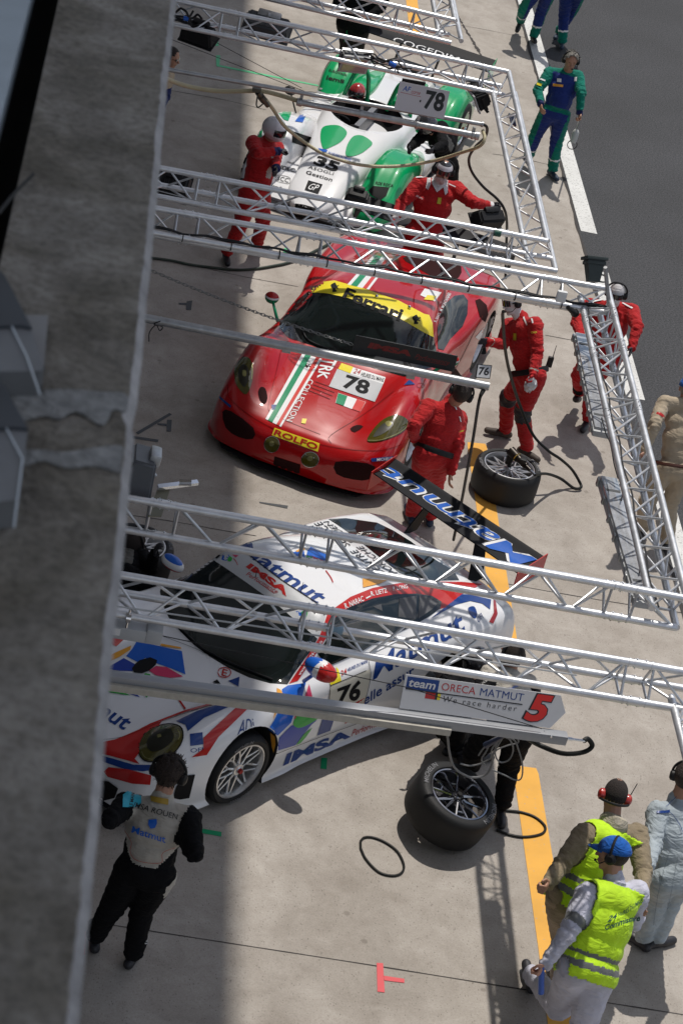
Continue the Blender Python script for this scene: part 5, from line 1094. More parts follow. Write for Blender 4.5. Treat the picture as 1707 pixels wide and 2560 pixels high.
# bracket plate next to it
b = MB(); P = [at(*cN(*p), 3.62) for p in ((720, 360), (1185, 305), (1205, 345), (735, 405))]; b.prism(P, .02, (0, 0, 1)); 
for x in (1020, 1090): b.lathe([(.006, -.02), (.022, -.02), (.022, .02), (.006, .02)], at(*cN(x, 312), 3.66), (1, 0, .2), 10)
o = b.build('bracket', CHROME); tag(o, 'shiny metal bracket arm with two clamps beside the grey floodlight', 'bracket')
b = MB(); b.prism([at(*cN(*p), 3.60) for p in ((720, 400), (870, 400), (770, 720), (610, 715))], .006, (0, 0, 1)); o = b.build('mounting_plate', mat('olive steel plate', (.17, .16, .11), .5, .3, var=.2)); tag(o, 'olive metal plate behind the upper truss at the left', 'plate')
# grey ballast box hanging under the nearest gantry
bb = thing('ballast_box', 'grey lamp ballast box hooked below the nearest truss beside the parapet', 'box', at(330, 1575, 3.35)); b = MB(); c = at(*cN(440, 2060), 3.38); b.rbox(c, (.36, .10, .09), .012); b.rbox(c + [.13, 0, .01], (.10, .11, .10), .01); b.build('housing', LGREY, bb)
b = MB(); b.box(c + [-.12, -.052, .01], (.08, .003, .05)); b.build('rating_plate', WHITE, bb)
b = MB(); p = at(*cN(385, 1900), 3.5); b.tube(p + [0, 0, .06], p - [0, 0, .12], .008, n=8); b.lathe([(.026, -.015), (.034, -.015), (.034, .015), (.026, .015)], p, (1, 0, 0), 14); b.build('hook_clamp', CHROME, bb)

def striplight(p0, p1, label):
    p0 = vec(p0); p1 = vec(p1); c = (p0 + p1) / 2; r = thing('strip_light', label, 'strip light', c, 'strip lights under the end truss'); L = dist(p0, p1); d = (p1 - p0) / L; x, y, _ = basis(d); R = np.array([x, d, y]).T
    sgn = 1
    b = MB(); b.rbox(c, (.155, L, .055), .014, R); b.build('housing', mat('pale grey lamp housing', (.42, .43, .44), .4, var=.08), r)
    b = MB(); b.rbox(c + y * .036, (.135, L * .965, .03), .012, R); b.build('diffuser', mat('clear ribbed diffuser', (.34, .35, .37), .15, coat=1, spec=.8, var=.25, vscale=14), r)
    for k in (-.36, .36): b = MB(); b.box(c + y * .0515 + d * (k * L), (.11, .03, .004), R); b.build('end_reflector', DGREY, r)
    for k in range(7):
        t = -.46 + k * .153
        for s_ in (-1, 1): b = MB(); b.rbox(c + x * s_ * .083 + d * (t * L) + y * .008, (.016, .045, .06), .004, R); b.build('clip', STEEL, r)
    return r
striplight(at(1452, 842, 3.22), at(1503, 1088, 3.22), 'strip light under the far half of the end truss')
striplight(at(1515, 1200, 3.22), at(1608, 1515, 3.22), 'strip light under the near half of the end truss')
b = MB(); 
for P in ([cJ(600, -20), cJ(640, 130), cJ(685, 230), cJ(720, 420), cJ(740, 500), cJ(760, 570)], [cJ(820, 660), cJ(790, 790)], [cJ(985, 1300), cJ(995, 1400), cJ(970, 1490)]):
    b.path([at(*p, 3.30) for p in P], .006, 6)
tag(b.build('power_cable', BLK), 'thin black cable linking the two strip lights', 'cable')
# dark funnel-shaped lamp housing on the corner post of the red car's gantry
fr = thing('funnel_lamp', 'dark green square horn mounted on the corner of the gantry at the asphalt edge', 'loudspeaker', at(1490, 640, 3.95)); b = MB()
tp = [at(*cI(*p), 4.12) for p in ((472, 225), (738, 255), (725, 262), (480, 240))]
c2 = at(*cI(575, 470), 3.80); c = c2 + .20 * unit_(vec((-.10, .525, .833))); dn = (c2 - c); Lh = np.linalg.norm(dn); x, y, d = basis(dn); R = np.array([x, y, d]).T
b.box(c + d * Lh * .48, (.155, .11, Lh * .96), R, taper=.62); b.rbox(c, (.19, .15, .028), .006, R); b.rbox(c + d * Lh * .18, (.165, .12, .03), .006, R); b.build('horn', mat('dark green grey plastic', (.028, .04, .038), .5, var=.15), fr)
b = MB(); b.path([c + R @ vec(p) for p in ((-.06, 0, Lh * .62), (-.10, 0, Lh * .66), (-.11, 0, Lh * .90), (-.05, 0, Lh * .92))], .007, 6, 3); b.build('handle', mat('dark green grey plastic', (.03, .04, .04)), fr)
b = MB(); b.tube(at(*cI(712, 300), 4.05), at(*cI(752, 735), 3.66), .017, n=6); b.build('bracket', STEEL, fr)

# ------------------------------------------------------------------ booms and their boards
ZB = 2.9
def upv(q, h): return vec(q) + [0, 0, h]
bo = thing('fuel_boom', 'twin-tube steel boom carrying the number 78 board and a beige hose', 'boom', at(1000, 285, 0) * [1, 1, 0] + [0, 0, 0], 'swinging booms from the pit wall')
p0 = at(416, 173, ZB + .06); p1 = at(1207, 311, ZB + .06); p0 = toX(p0, p1, XW); b = MB(); b.tube(p0, p1, .023, n=16); b.tube(p1 - (p1 - p0) / dist(p0, p1) * .02, p1, .03, n=16); b.build('upper_tube', STEEL, bo)
b = MB(); q0 = at(742, 254, ZB - .05); q1 = at(1194, 340, ZB - .05); b.tube(q0, q1, .036, n=18); b.tube(q1 - [.03, 0, 0], q1 + [.01, 0, 0], .045, n=18); b.tube(q0, q0 + [.03, 0, 0], .042, n=18)
for t in (.02, .35, .66, .97): a = q0 + (q1 - q0) * t; b.lathe([(.036, -.012), (.046, -.012), (.046, .012), (.036, .012)], a, q1 - q0, 14); b.box(a + [0, .01, .055], (.03, .03, .06))
b.build('lower_tube', STEEL, bo)
def board(bl, br, h, m, th=.012, name='board', root=None, lean=0.0):
    """upright rectangular board standing on the line bl-br"""
    bl, br = vec(bl), vec(br); upx = vec((0, -lean, 1)); upx /= np.linalg.norm(upx); tl = bl + upx * h; tr = br + upx * h
    b = MB(); n = np.cross(br - bl, tl - bl); n /= np.linalg.norm(n); n = n if n @ (CC - bl) > 0 else -n
    b.prism([bl, br, tr, tl], -th, n); o = b.build(name, m, root, smooth=False); return bl, br, tr, tl, n, o
def P_(Q, u, v, off=0): bl, br, tr, tl, n, o = Q; return (1 - u) * (1 - v) * bl + u * (1 - v) * br + u * v * tr + (1 - u) * v * tl + n * off
def btext(Q, txt, box, m, root, off=.0009, name='lettering', **kw):
    u0, v0, u1, v1 = box; b = MB(); flat_text(b, txt, [P_(Q, u0, v0), P_(Q, u1, v0), P_(Q, u1, v1), P_(Q, u0, v1)], off, **kw); return b.build(name, m, root, parent=Q[5], smooth=False)
def bpatch(Q, pts, m, root, off=.0005, name='panel'):
    b = MB(); b.add([P_(Q, u, v, off) for u, v in pts], [tuple(range(len(pts)))]); return b.build(name, m, root, parent=Q[5], smooth=False)
BWHT = mat('matt white board', (.60, .60, .62), .5)
Q = board(at(985, 273, ZB + .08), at(1109, 298, ZB + .08), .29, mat('glossy white board', (.72, .70, .74), .4), root=bo, lean=-.3)
btext(Q, '78', (.55, .22, .94, .90), TXT_K, bo, bold=.035); btext(Q, 'AF', (.08, .70, .24, .88), PBLUE2, bo, bold=.02, shear=.2); btext(Q, 'corse', (.26, .66, .44, .76), PREDV, bo, shear=.3); bpatch(Q, ((.05, .62), (.46, .60), (.46, .615), (.05, .635)), PREDV, bo); bpatch(Q, ((.455, .42), (.485, .42), (.485, .5), (.455, .5)), TXT_K, bo)
Q3 = board(at(1002, 212, ZB + .30), at(1060, 222, ZB + .30), .07, BLK, root=bo, name='battery_pack')

b2 = thing('signal_boom', 'round steel boom over the red bonnet carrying a black board with red lettering', 'boom', at(1000, 900, 0) * [1, 1, 0], 'swinging booms from the pit wall')
r0 = at(351, 793, ZB); r1 = at(1221, 966, ZB); r0 = toX(r0, r1, XW); b = MB(); b.tube(r0, r1, .037, n=18); 
for uv in (cC(135, 525), cC(812, 640), cC(1500, 790), cD(60, 800)):
    t = dist(r0, at(*uv, ZB)) / dist(r0, r1); b.lathe([(.037, -.004), (.040, -.004), (.040, .004), (.037, .004)], r0 + (r1 - r0) * t, r1 - r0, 16)
b.build('tube', STEEL, b2)
b = MB(); u0 = at(*cC(800, 695), ZB - .05); 
for uv in (cC(820, 690), cC(1495, 832)): c = at(*uv, ZB - .06); b.box(c + [0, .02, .0], (.07, .03, .05))
b.build('tube_clip', STEEL, b2)
Q = board(at(880, 878, ZB + .035), at(1133, 930, ZB + .035), .150, mat('matt black board', (.016, .017, .019), .5), root=b2)
DR = mat('dark red lettering', (.20, .012, .012), .5)
btext(Q, 'IMSA', (.13, .40, .56, .76), DR, b2, bold=.06, shear=.15); btext(Q, 'Performance', (.60, .36, .94, .64), DR, b2, shear=.35); bpatch(Q, ((.62, .30), (.92, .30), (.92, .33), (.62, .33)), DR, b2)
nb = thing('number_plate', 'small framed white plate reading 76 at the tip of the boom', 'number plate', at(1205, 940, ZB)); Qn = board(at(1188, 944, ZB + .03), at(1224, 947, ZB + .03), .115, BLK, root=nb, name='frame', lean=-.7)
bpatch(Qn, ((.05, .05), (.95, .05), (.95, .95), (.05, .95)), BWHT, nb, name='face'); btext(Qn, '76', (.14, .22, .86, .82), TXT_K, nb, .0012, bold=.03)
b = MB(); e = r1 + [-.03, 0, -.02]; P = [e, at(1197, 1002, 2.78), at(1183, 1090, 2.2), at(1165, 1190, 1.5), at(1150, 1270, .9), at(1133, 1350, .35)]
b.path(P, .014, 8); b.tube(e, at(1200, 990, 2.82), .022, .016, 10); tag(b.build('air_hose', HOSE), 'black hose hanging straight down from the tip of the boom marked 76', 'hose')
b = MB(); e = at(*cC(132, 535), ZB); P = [e + [0, -.035, .03], at(*cC(100, 545), ZB - .02), at(*cC(145, 560), ZB - .05), at(*cC(130, 580), ZB - .08), at(*cC(110, 550), ZB - .04), at(*cC(75, 590), ZB - .1), at(*cC(72, 640), ZB - .16)]
b.path(P, .0045, 6); tag(b.build('tie_cord', BLK), 'knotted black cord hanging from the boom near the parapet', 'cord')

b3 = thing('signal_boom', 'square grey boom over the white bonnet carrying a white team board', 'boom', at(1000, 1760, 0) * [1, 1, 0], 'swinging booms from the pit wall')
s1 = at(*cB(1000, 1178), ZB); s0 = at(*cA(140, 985), ZB); s0 = toX(s0, s1, XW); d = (s1 - s0) / dist(s0, s1); x, y, _ = basis(d); R = np.array([x, d, y]).T; GREYP = mat('grey anodised profile', (.33, .34, .36), .4, .3, var=.06)
b = MB(); b.rbox((s0 + s1) / 2, (.07, dist(s0, s1), .07), .006, R); b.build('profile', GREYP, b3)
e = at(*cB(430, 1115), ZB - .05); L_ = dist(s0, e); b = MB(); b.rbox(s0 + d * L_ / 2 + vec((0, -.050, -.035)), (.03, L_, .05), .004, R); b.build('cable_duct', mat('cream cable duct', (.46, .43, .37), .5, var=.15, vscale=20), b3)
b = MB()
for x_, y_ in ((890, 1140), (925, 1163)): c = at(*cB(x_, y_), ZB + .03); b.tube(c, c + vec((0, -.02, .0)), .006, n=8)
c = s1; b.tube(c, c + d * .04, .014, n=10); b.tube(c + d * .03, c + d * .13, .010, n=10); b.build('hose_fitting', CHROME, b3)
bl = at(*cB(190, 1030), ZB + .045); br = at(*cB(920, 1128), ZB + .045); Q = board(bl, br, .225, BWHT, root=b3, lean=-.5); lu = (Q[3] - Q[0]) / .225
# pointed end of the board
ex = (br - bl) / dist(bl, br); b = MB(); tr_ = br + lu * .225; pt = at(*cB(1005, 1055), ZB + .2)
b.prism([br, br + ex * .085 + lu * .115, tr_ + ex * .03, tr_], -.012, Q[4]); b.build('board_tip', BWHT, b3, parent=Q[5], smooth=False)
bpatch(Q, ((.015, .60), (.225, .60), (.225, .95), (.015, .95)), PBLUE, b3, name='blue_panel'); btext(Q, 'team', (.03, .66, .205, .87), BWHT, b3, .0012, bold=.02, shear=.15)
btext(Q, 'ORECA', (.245, .68, .47, .90), PREDV, b3, bold=.0); btext(Q, 'MATMUT', (.50, .68, .79, .90), PBLUE, b3, bold=.0); bpatch(Q, ((.015, .565), (.79, .565), (.79, .60), (.015, .60)), TXT_K, b3, .0009, name='black_line')
bpatch(Q, ((.15, .38), (.215, .38), (.215, .565), (.15, .565)), PREDV, b3, name='flag_red'); bpatch(Q, ((.215, .38), (.23, .38), (.23, .565), (.215, .565)), TXT_K, b3, name='flag_black'); bpatch(Q, ((.23, .38), (.25, .38), (.25, .565), (.23, .565)), PYEL, b3, name='flag_yellow')
btext(Q, 'We race harder', (.27, .36, .76, .52), TXT_K, b3, spacing=1.35, shear=.1)
btext(Q, '5', (.80, .10, .995, .98), TXT_K, b3, .0009, name='numeral_outline', bold=.07, shear=.25); btext(Q, '5', (.815, .13, .985, .95), mat('bright red numeral', (.70, .02, .012), .4), b3, .0016, name='numeral', bold=.04, shear=.25)
b = MB(); P = [s1 + d * .12, at(*cB(1105, 1180), ZB), at(*cB(1125, 1215), ZB - .05), at(*cB(1080, 1245), ZB - .1), at(*cB(980, 1250), ZB - .15), at(*cB(870, 1210), ZB - .2), at(*cB(800, 1170), ZB - .1)]
b.path(P, .017, 10); tag(b.build('air_hose', HOSE), 'looped black hose at the tip of the white team boom', 'hose')
# stay wires
def wire(pts, label, r=.0032, group=None, m=BLK):
    b = MB(); b.path([vec(p) for p in pts], r, 5, 0); o = b.build('stay_wire', m); tag(o, label, 'wire', group)
wire([at(*cA(420, 755), 3.3), at(*cB(230, 930), 3.1), at(*cB(880, 1130), ZB + .06)], 'thin stay wire crossing the white team board')
wire([at(*cR1(80, 305), 3.7), at(*cR1(1130, 715), 3.0)], 'lower of two thin wires running to the twin-tube boom')
wire([at(*cR1(390, 305), 3.5), at(*cR1(1110, 690), 3.0)], 'upper of two thin wires running to the twin-tube boom')
wire([at(*cA(200, 600), 3.62), at(*cA(900, 700), 3.62), at(*cB(300, 755), 3.62), at(*cB(1050, 870), 3.62)], 'pale cable strung through the truss nearest the camera', .006, m=LGREY)
# chain
def chain(p0, p1, sag, label):
    p0 = vec(p0); p1 = vec(p1); L = dist(p0, p1); n = int(L / .034); b = MB()
    for i in range(n):
        t = (i + .5) / n; p = p0 + (p1 - p0) * t - [0, 0, sag * 4 * t * (1 - t)]; d = (p1 - p0) / L; x, y, _ = basis(d); s_, u = (x, y) if i % 2 else (y, x)
        ring = [p + d * .021 * math.cos(a) * (1 + .3 * abs(math.cos(a))) + s_ * .0115 * math.sin(a) for a in [2 * math.pi * k / 10 for k in range(10)]]
        b.path(ring, .0035, 5, 0, closed=True)
    tag(b.build('chain', mat('dull chain steel', (.28, .28, .27), .5, .7)), label, 'chain')
chain(at(*cC(50, 238), 3.1), at(*cC(1175, 655), 3.0), .03, 'thin steel chain slanting over the red car\'s windscreen')
# beige fuel hose with its coupling
ZH = 2.65
b = MB(); P = [at(u * K_, v * K_, z) for K_ in (1.0887,) for u, v, z in ((370, 175, ZB), (400, 188, ZB - .1), (440, 200, ZB - .15), (500, 209, ZB - .15), (560, 209, ZB - .1), (600, 209, ZB - .05), (640, 218, ZB - .05), (686, 232, ZB - .05))]
b.path(P, .024, 12)
HB = mat('beige ribbed hose', (.50, .44, .28), .5, var=.1, bump=.3, bscale=30); tag(b.build('fuel_hose', HB), 'beige hose sagging below the twin-tube boom beside the parapet', 'hose')
b = MB(); P = [at(u * 1.0887, v * 1.0887, z) for u, v, z in ((610, 228, ZB - .1), (628, 252, ZB - .3), (652, 288, ZB - .5), (690, 320, ZB - .7), (740, 352, ZB - .8), (800, 373, ZB - .85), (860, 382, ZB - .85), (930, 380, ZB - .8), (1000, 368, ZB - .65), (1060, 350, ZB - .4), (1100, 336, ZB - .2), (1112, 318, ZB - .1), (1108, 300, ZB - .08))]
PP_ = smooth_path(P, 10); b.path(PP_, .018, 12, 0)
for i in range(0, len(PP_) - 1, 1): b.lathe([(.017, -.004), (.0198, 0), (.017, .004)], (PP_[i] + PP_[i + 1]) / 2, PP_[i + 1] - PP_[i], 12)
tag(b.build('fuel_hose', HB), 'long beige hose looping across the front of the green and white car', 'hose')
b = MB(); a = at(*cF(330, 200), ZB - .02); e = at(*cF(430, 330), ZB - .18); b.tube(a, e, .030, .026, 12); b.tube(a + (e - a) * .3, a + (e - a) * .6, .038, n=12); b.path([at(*cF(330, 230), ZB - .05), at(*cF(318, 320), ZB - .12), at(*cF(340, 345), ZB - .14), at(*cF(385, 310), ZB - .1)], .008, 6); b.box(at(*cF(320, 175), ZB), (.09, .05, .04))
tag(b.build('hose_coupling', mat('dull bronze fitting', (.12, .11, .09), .4, .7)), 'dark hose coupling with a ring handle hanging from the twin-tube boom', 'coupling')

# tape bands, ties and loose cabling on the trusses
def band_tape(p, d, m, label, w=.03):
    b = MB(); b.lathe([(.0285, -w), (.0295, -w), (.0295, w), (.0285, w)], p, d, 16, closed=True); tag(b.build('tape_band', m), label, 'tape')
band_tape(at(*cR4(1025, 478), ZT), A2 - L2, mat('dark green tape', (.0, .07, .045), .5), 'green tape band round the truss tube left of the corner')
band_tape(at(*cA(1395, 728), 3.5), C1 - L5, mat('pale blue tape', (.25, .38, .48), .6), 'pale blue tape wrapped round the middle tube of the nearest truss', .04)
def tangle(p, n, L, r, m, label, seed=1):
    rs = np.random.RandomState(seed); b = MB()
    for k in range(n):
        a = vec(p) + rs.randn(3) * [.03, .02, .02]; P = [a]
        for i in range(5): a = a + vec((L / 5, 0, 0)) + rs.randn(3) * [.02, .03, .03]; P.append(a)
        b.path(P, r, 6)
    tag(b.build('cable_tangle', m), label, 'cables')
tangle(at(*cG(195, 285), 3.62), 6, .36, .008, BLK, 'black cable tangle on the truss right of the ribbed floodlight', 3)
b = MB(); c = at(*cG(400, 345), 3.62); b.tube(c, c + [.07, 0, -.02], .024, n=12); tag(b.build('plug', PBLUE2), 'bright blue plug in the cable tangle on the far truss', 'plug')
tangle(at(*cR1(105, 130), 3.62), 4, .22, .012, BLK, 'black cable tangle on the truss at the parapet, upper left', 5)
b = MB(); c = at(*cR1(185, 142), 3.62); b.tube(c, c + [.05, 0, 0], .024, n=12); tag(b.build('plug', PBLUE2), 'blue plug on the truss beside the parapet', 'plug')
tangle(at(*cR3(1400, 590), 3.55), 5, .25, .005, LGREY, 'grey wire tangle on the middle truss behind the red car', 7)
wire([at(*cR3(0, 290), 3.6), at(*cR3(500, 420), 3.6), at(*cR3(1000, 500), 3.6), at(*cR3(1400, 590), 3.6)], 'thin grey wire along the truss behind the striding red mechanic', .004, m=LGREY)
b = MB(); c = at(*cQ(625, 655), 3.45)
for k in range(5): b.path([c + [.0, .05 * k - .1, .0], c + [.03, .05 * k - .06, -.05], c + [-.02, .05 * k - .02, -.03]], .012, 6)
tag(b.build('cable_coil', mat('dark blue cable', (.012, .03, .09), .5)), 'dark blue cable coil tied in the end truss beside the walking man', 'cables')
# ------------------------------------------------------------------ loose wheels, hoses, cables on the ground
def free_wheel(c, ax, label, R=.345, W=.32, rimr=.245, sp='Y', n=10, rimm=ALU, rot=0, face=True):
    r = thing('racing_wheel', label, 'wheel', c, 'racing wheels off the cars'); wheel(r, c, ax, R, W, rimr, rimm=rimm, spokes=sp, nsp=n, rot=rot, off=0.0, capm=BLK); return r
c = at(*cK(520, 1935), .33); c[2] = .165
free_wheel(c, (0, 0, 1), 'racing wheel lying flat on the yellow line under the wheel gun', .345, .33, .262, 'Y', 12, mat('satin silver rim', (.55, .55, .56), .3, .8), rot=.2)
# wheel gun
g = thing('wheel_gun', 'black air wheel gun resting on the flat wheel', 'tool', c + [0, 0, .33]); b = MB(); p = c + vec((-.02, .0, .31)); q = at(*cK(740, 2005), .42); d = (q - p) / dist(p, q)
b.tube(p - d * .02, p + d * .10, .052, .045, 16); b.tube(p + d * .10, p + d * .22, .038, .036, 14); b.tube(p + d * .22, p + d * .29, .022, n=12); b.tube(p + vec((0, 0, -.14)), p + vec((0, 0, .02)), .035, n=14); b.build('body', mat('greasy dark metal', (.035, .03, .026), .35, .7, var=.3), g)
b = MB(); b.rbox(p + d * .17 + [0, 0, .03], (.07, .09, .05), .01, Rz(-.3)); b.build('grip', BLK, g); b = MB(); b.tube(p + d * .29, p + d * .36, .013, n=10); b.build('hose_fitting', CHROME, g)
b = MB(); b.lathe([(.047, -.006), (.051, 0), (.047, .006)], p + d * .085, d, 16); b.build('brass_ring', mat('brass', (.5, .33, .08), .3, 1), g)
e = p + d * .36
b = MB(); b.path([e, at(*cK(905, 2035), .28), at(*cK(1050, 2085), .12), at(*cK(1190, 2185), .035), at(*cK(1262, 2180), .035), at(*cK(1255, 2130), .06), at(*cK(1170, 1990), .2), at(*cK(1050, 1880), .35), at(*cK(920, 1790), .45), at(*cK(760, 1620), .6), at(*cK(620, 1300), .95), at(*cK(520, 980), 1.5), at(*cK(470, 720), 2.0), at(*cK(445, 400), 2.6), at(*cK(450, 330), 2.75)], .0155, 8, 8)
tag(b.build('air_hose', HOSE), 'black air hose running from the wheel gun round behind the red mechanic with knee pads', 'hose')
# tyre held upright, leaning
uc, vc = cL(487, 277); toC = -ray(uc, vc); im = CR.T @ vec((.62, -.785, 0)); n = .60 * toC + .80 * im; n /= np.linalg.norm(n)
R_, W_ = .355, .34; zc = R_ * math.sqrt(1 - n[2] ** 2) + W_ / 2 * abs(n[2]); zf = zc + n[2] * W_ / 2; fc = at(uc, vc, zf); HELD = fc - n * W_ / 2
free_wheel(HELD, n, 'racing wheel standing tilted on its edge beside the second yellow line', R_, W_, .255, 'star', 6, mat('dark chrome', (.38, .38, .40), .16, 1), rot=.3)
c = at(*cN(490, 1010), .33); c[2] = .165
free_wheel(c, (0, 0, 1), 'racing wheel lying flat behind the white car next to the crouching mechanic', .345, .33, .26, 'Y', 12, WHITE, rot=.2)
def ground_ring(c, r, label, th=.011, tilt=0):
    b = MB(); b.path([c + r * vec((math.cos(a), math.sin(a), 0)) + [0, 0, th] for a in np.linspace(0, 2 * math.pi, 36)[:-1]], th, 8, 0, closed=True); o = b.build('hose_ring', HOSE); tag(o, label, 'hose ring')
b = MB(); P = [cL(2, 510), cL(20, 493), cL(60, 492), cL(120, 515), cL(180, 560), cL(212, 625), cL(200, 665), cL(155, 678), cL(90, 660), cL(30, 600), cL(3, 545)]
b.path([at(*p, .012) for p in P], .0095, 8, 5, closed=True); tag(b.build('hose_ring', HOSE), 'oval black rubber ring lying alone on the sunlit concrete', 'hose ring')
b = MB(); b.path([at(*cL(*p), .014) for p in ((640, 345), (700, 360), (780, 370), (850, 395), (897, 440), (880, 475), (800, 490), (720, 478), (660, 455))], .011, 8); tag(b.build('air_hose', HOSE), 'black hose loop lying across the yellow line behind the tilted wheel', 'hose')
b = MB(); b.path([at(*cR3(*p), .02) for p in ((-80, 825), (0, 830), (150, 850), (300, 882), (450, 902), (600, 920), (720, 922), (850, 910), (950, 893), (1040, 875), (1150, 840), (1250, 790), (1350, 740), (1430, 700))], .016, 8); tag(b.build('air_hose', mat('green black hose', (.014, .03, .018), .4, var=.3)), 'dark green hose lying on the concrete at the striding mechanic\'s feet', 'hose')
# cable bundle hanging below the white team boom
b = MB(); cx = cH(825, 1010)
def zz(v): return max(.9, 2.85 - (v - 1830) / 120 * .35)
loops = [((200, 940), (260, 1000), (285, 1180), (330, 1320), (430, 1400), (520, 1425), (640, 1400), (700, 1300), (720, 1180), (800, 1040)), ((825, 1020), (750, 1080), (735, 1200), (780, 1275), (870, 1250), (910, 1150), (880, 1060), (830, 1030)), ((820, 1020), (700, 1080), (640, 1180), (600, 1250), (640, 1310)), ((820, 1025), (920, 1060), (960, 1150), (1000, 1300), (990, 1430), (930, 1450), (820, 1400), (700, 1350)), ((390, 1290), (480, 1310), (590, 1290), (690, 1230), (700, 1150), (760, 1060)), ((820, 1010), (690, 1060), (610, 1150), (570, 1210)), ((830, 1020), (940, 1040), (955, 1085), (860, 1110), (760, 1150), (720, 1190))]
for k, lp in enumerate(loops): b.path([at(*cH(*p), 2.82 - (p[1] - 940) * .0012) for p in lp], .0055 if k else .008, 6)
tag(b.build('cable_bundle', mat('grey cable sheath', (.16, .16, .16), .5)), 'tangle of thin grey cables hanging under the white team boom', 'cables')
b = MB(); b.tube(at(*cH(640, 1110), 2.6), at(*cH(830, 1015), 2.82), .022, .012, 10); tag(b.build('cable_sleeve', mat('navy cable sleeve', (.02, .03, .07), .5)), 'dark blue sleeve around the cables under the boom', 'sleeve')
# hose from boom to the outstretched glove
b = MB(); b.path([at(u * 1.0887, v * 1.0887, z) for u, v, z in ((1100, 283, ZB), (1117, 292, ZB - .05), (1113, 315, ZB - .3), (1090, 338, ZB - .6), (1076, 365, ZB - .9), (1083, 395, ZB - 1.1), (1108, 428, ZB - 1.3), (1140, 456, ZB - 1.4), (1157, 480, ZB - 1.5), (1163, 510, ZB - 1.75), (1162, 560, ZB - 2.2), (1160, 640, .4))], .016, 8); tag(b.build('air_hose', HOSE), 'black hose curving from the twin-tube boom into the red mechanic\'s glove', 'hose')
# ================================================================== people
SKIN = mat('skin', (.42, .22, .15), .55, bump=.05, bscale=60); SKIN2 = mat('tanned skin', (.38, .20, .13), .55)
C_RED = cloth('red racing suit', (.42, .012, .014), .6); C_BLK = cloth('black racing suit', (.007, .007, .008), .45); C_CREAM = cloth('cream suit back', (.42, .39, .34), .5)
C_GRN = cloth('teal green suit', (.0, .17, .12), .6); C_BLU = cloth('royal blue suit', (.012, .03, .17), .6); C_BEI = cloth('beige overalls', (.36, .28, .19), .5); C_KHA = cloth('khaki shirt', (.25, .20, .13), .5)
C_WHT = cloth('white overalls', (.50, .50, .58), .5); C_SIL = cloth('silver grey suit', (.36, .41, .44), .6); C_VEST = cloth('fluorescent yellow vest', (.50, .78, .02), .4, .7); C_GREY = cloth('reflective grey band', (.15, .155, .155), .2, .5)
C_GLV = mat('black glove leather', (.02, .02, .025), .6); C_SHOE = mat('black shoe', (.018, .018, .022), .5); C_SHOE2 = mat('navy shoe', (.015, .03, .06), .6); C_SHO3 = mat('brown trainer', (.06, .045, .035), .7, var=.4, vscale=20); C_NAVY = cloth('navy cuff', (.012, .02, .09), .3)
HAIR_D = mat('dark brown hair', (.030, .017, .012), .6, bump=1.0, bscale=120); HAIR_G = mat('grey hair', (.30, .28, .25), .6, bump=1.0, bscale=120); HAIR_K = mat('cropped black hair', (.028, .020, .017), .85, var=.3, vscale=40, bump=.8, bscale=160)
HELW = mat('white helmet shell', (.62, .60, .63), .18, coat=1); VISOR = mat('dark visor', (.012, .012, .014), .06, coat=1); WSCARF = cloth('white hood cloth', (.62, .60, .60), .4)

def nearpoint(u, v, c, r, near=True):
    """point on the sight line of (u,v) at distance r from c"""
    d = ray(u, v); o = CC - c; bq = o @ d; cq = o @ o - r * r; D = bq * bq - cq
    if D <= 0: t = -bq; p = CC + d * t; k = p - c; return c + k / np.linalg.norm(k) * r if False else c + k * min(1.0, r * 1.12 / np.linalg.norm(k))
    t = -bq + (-math.sqrt(D) if near else math.sqrt(D)); return CC + d * t
def kneepoint(u, v, a, b, la, lb):
    d = ray(u, v); best = None
    m = (a + b) / 2; t0 = (m - CC) @ d
    for k in range(-60, 61):
        p = CC + d * (t0 + k * .01); e = (np.linalg.norm(p - a) - la) ** 2 + (np.linalg.norm(p - b) - lb) ** 2
        if best is None or e < best[0]: best = (e, p)
    return best[1]
def remesh(b, vox, sm=4, disp=0.0, dsize=.12):
    me = bpy.data.meshes.new('tmp'); me.from_pydata([list(p) for p in b.v], [], b.f); me.update()
    bm = bmesh.new(); bm.from_mesh(me); bmesh.ops.recalc_face_normals(bm, faces=bm.faces); bm.to_mesh(me); bm.free()
    o = bpy.data.objects.new('tmp', me); COL.objects.link(o)
    md = o.modifiers.new('r', 'REMESH'); md.mode = 'VOXEL'; md.voxel_size = vox; md.adaptivity = 0
    s_ = o.modifiers.new('s', 'SMOOTH'); s_.factor = .6; s_.iterations = sm
    if disp:
        tx = bpy.data.textures.new('folds', 'CLOUDS'); tx.noise_scale = dsize; tx.noise_depth = 2
        d_ = o.modifiers.new('d', 'DISPLACE'); d_.texture = tx; d_.strength = disp; d_.mid_level = .5; d_.texture_coords = 'LOCAL'
    dg = bpy.context.evaluated_depsgraph_get(); dg.update(); m2 = bpy.data.meshes.new_from_object(o.evaluated_get(dg))
    V = np.zeros(len(m2.vertices) * 3); m2.vertices.foreach_get('co', V); V = V.reshape(-1, 3); F = [list(p.vertices) for p in m2.polygons]
    bpy.data.objects.remove(o); bpy.data.meshes.remove(me); bpy.data.meshes.remove(m2); return V, F
def segd(P, a, b):
    ab = b - a; L = ab @ ab + 1e-9; t = np.clip(((P - a) @ ab) / L, 0, 1); return np.linalg.norm(P - (a + t[:, None] * ab), axis=1), ((P - a) @ ab) / L
def unit(v): return v / (np.linalg.norm(v) + 1e-12)
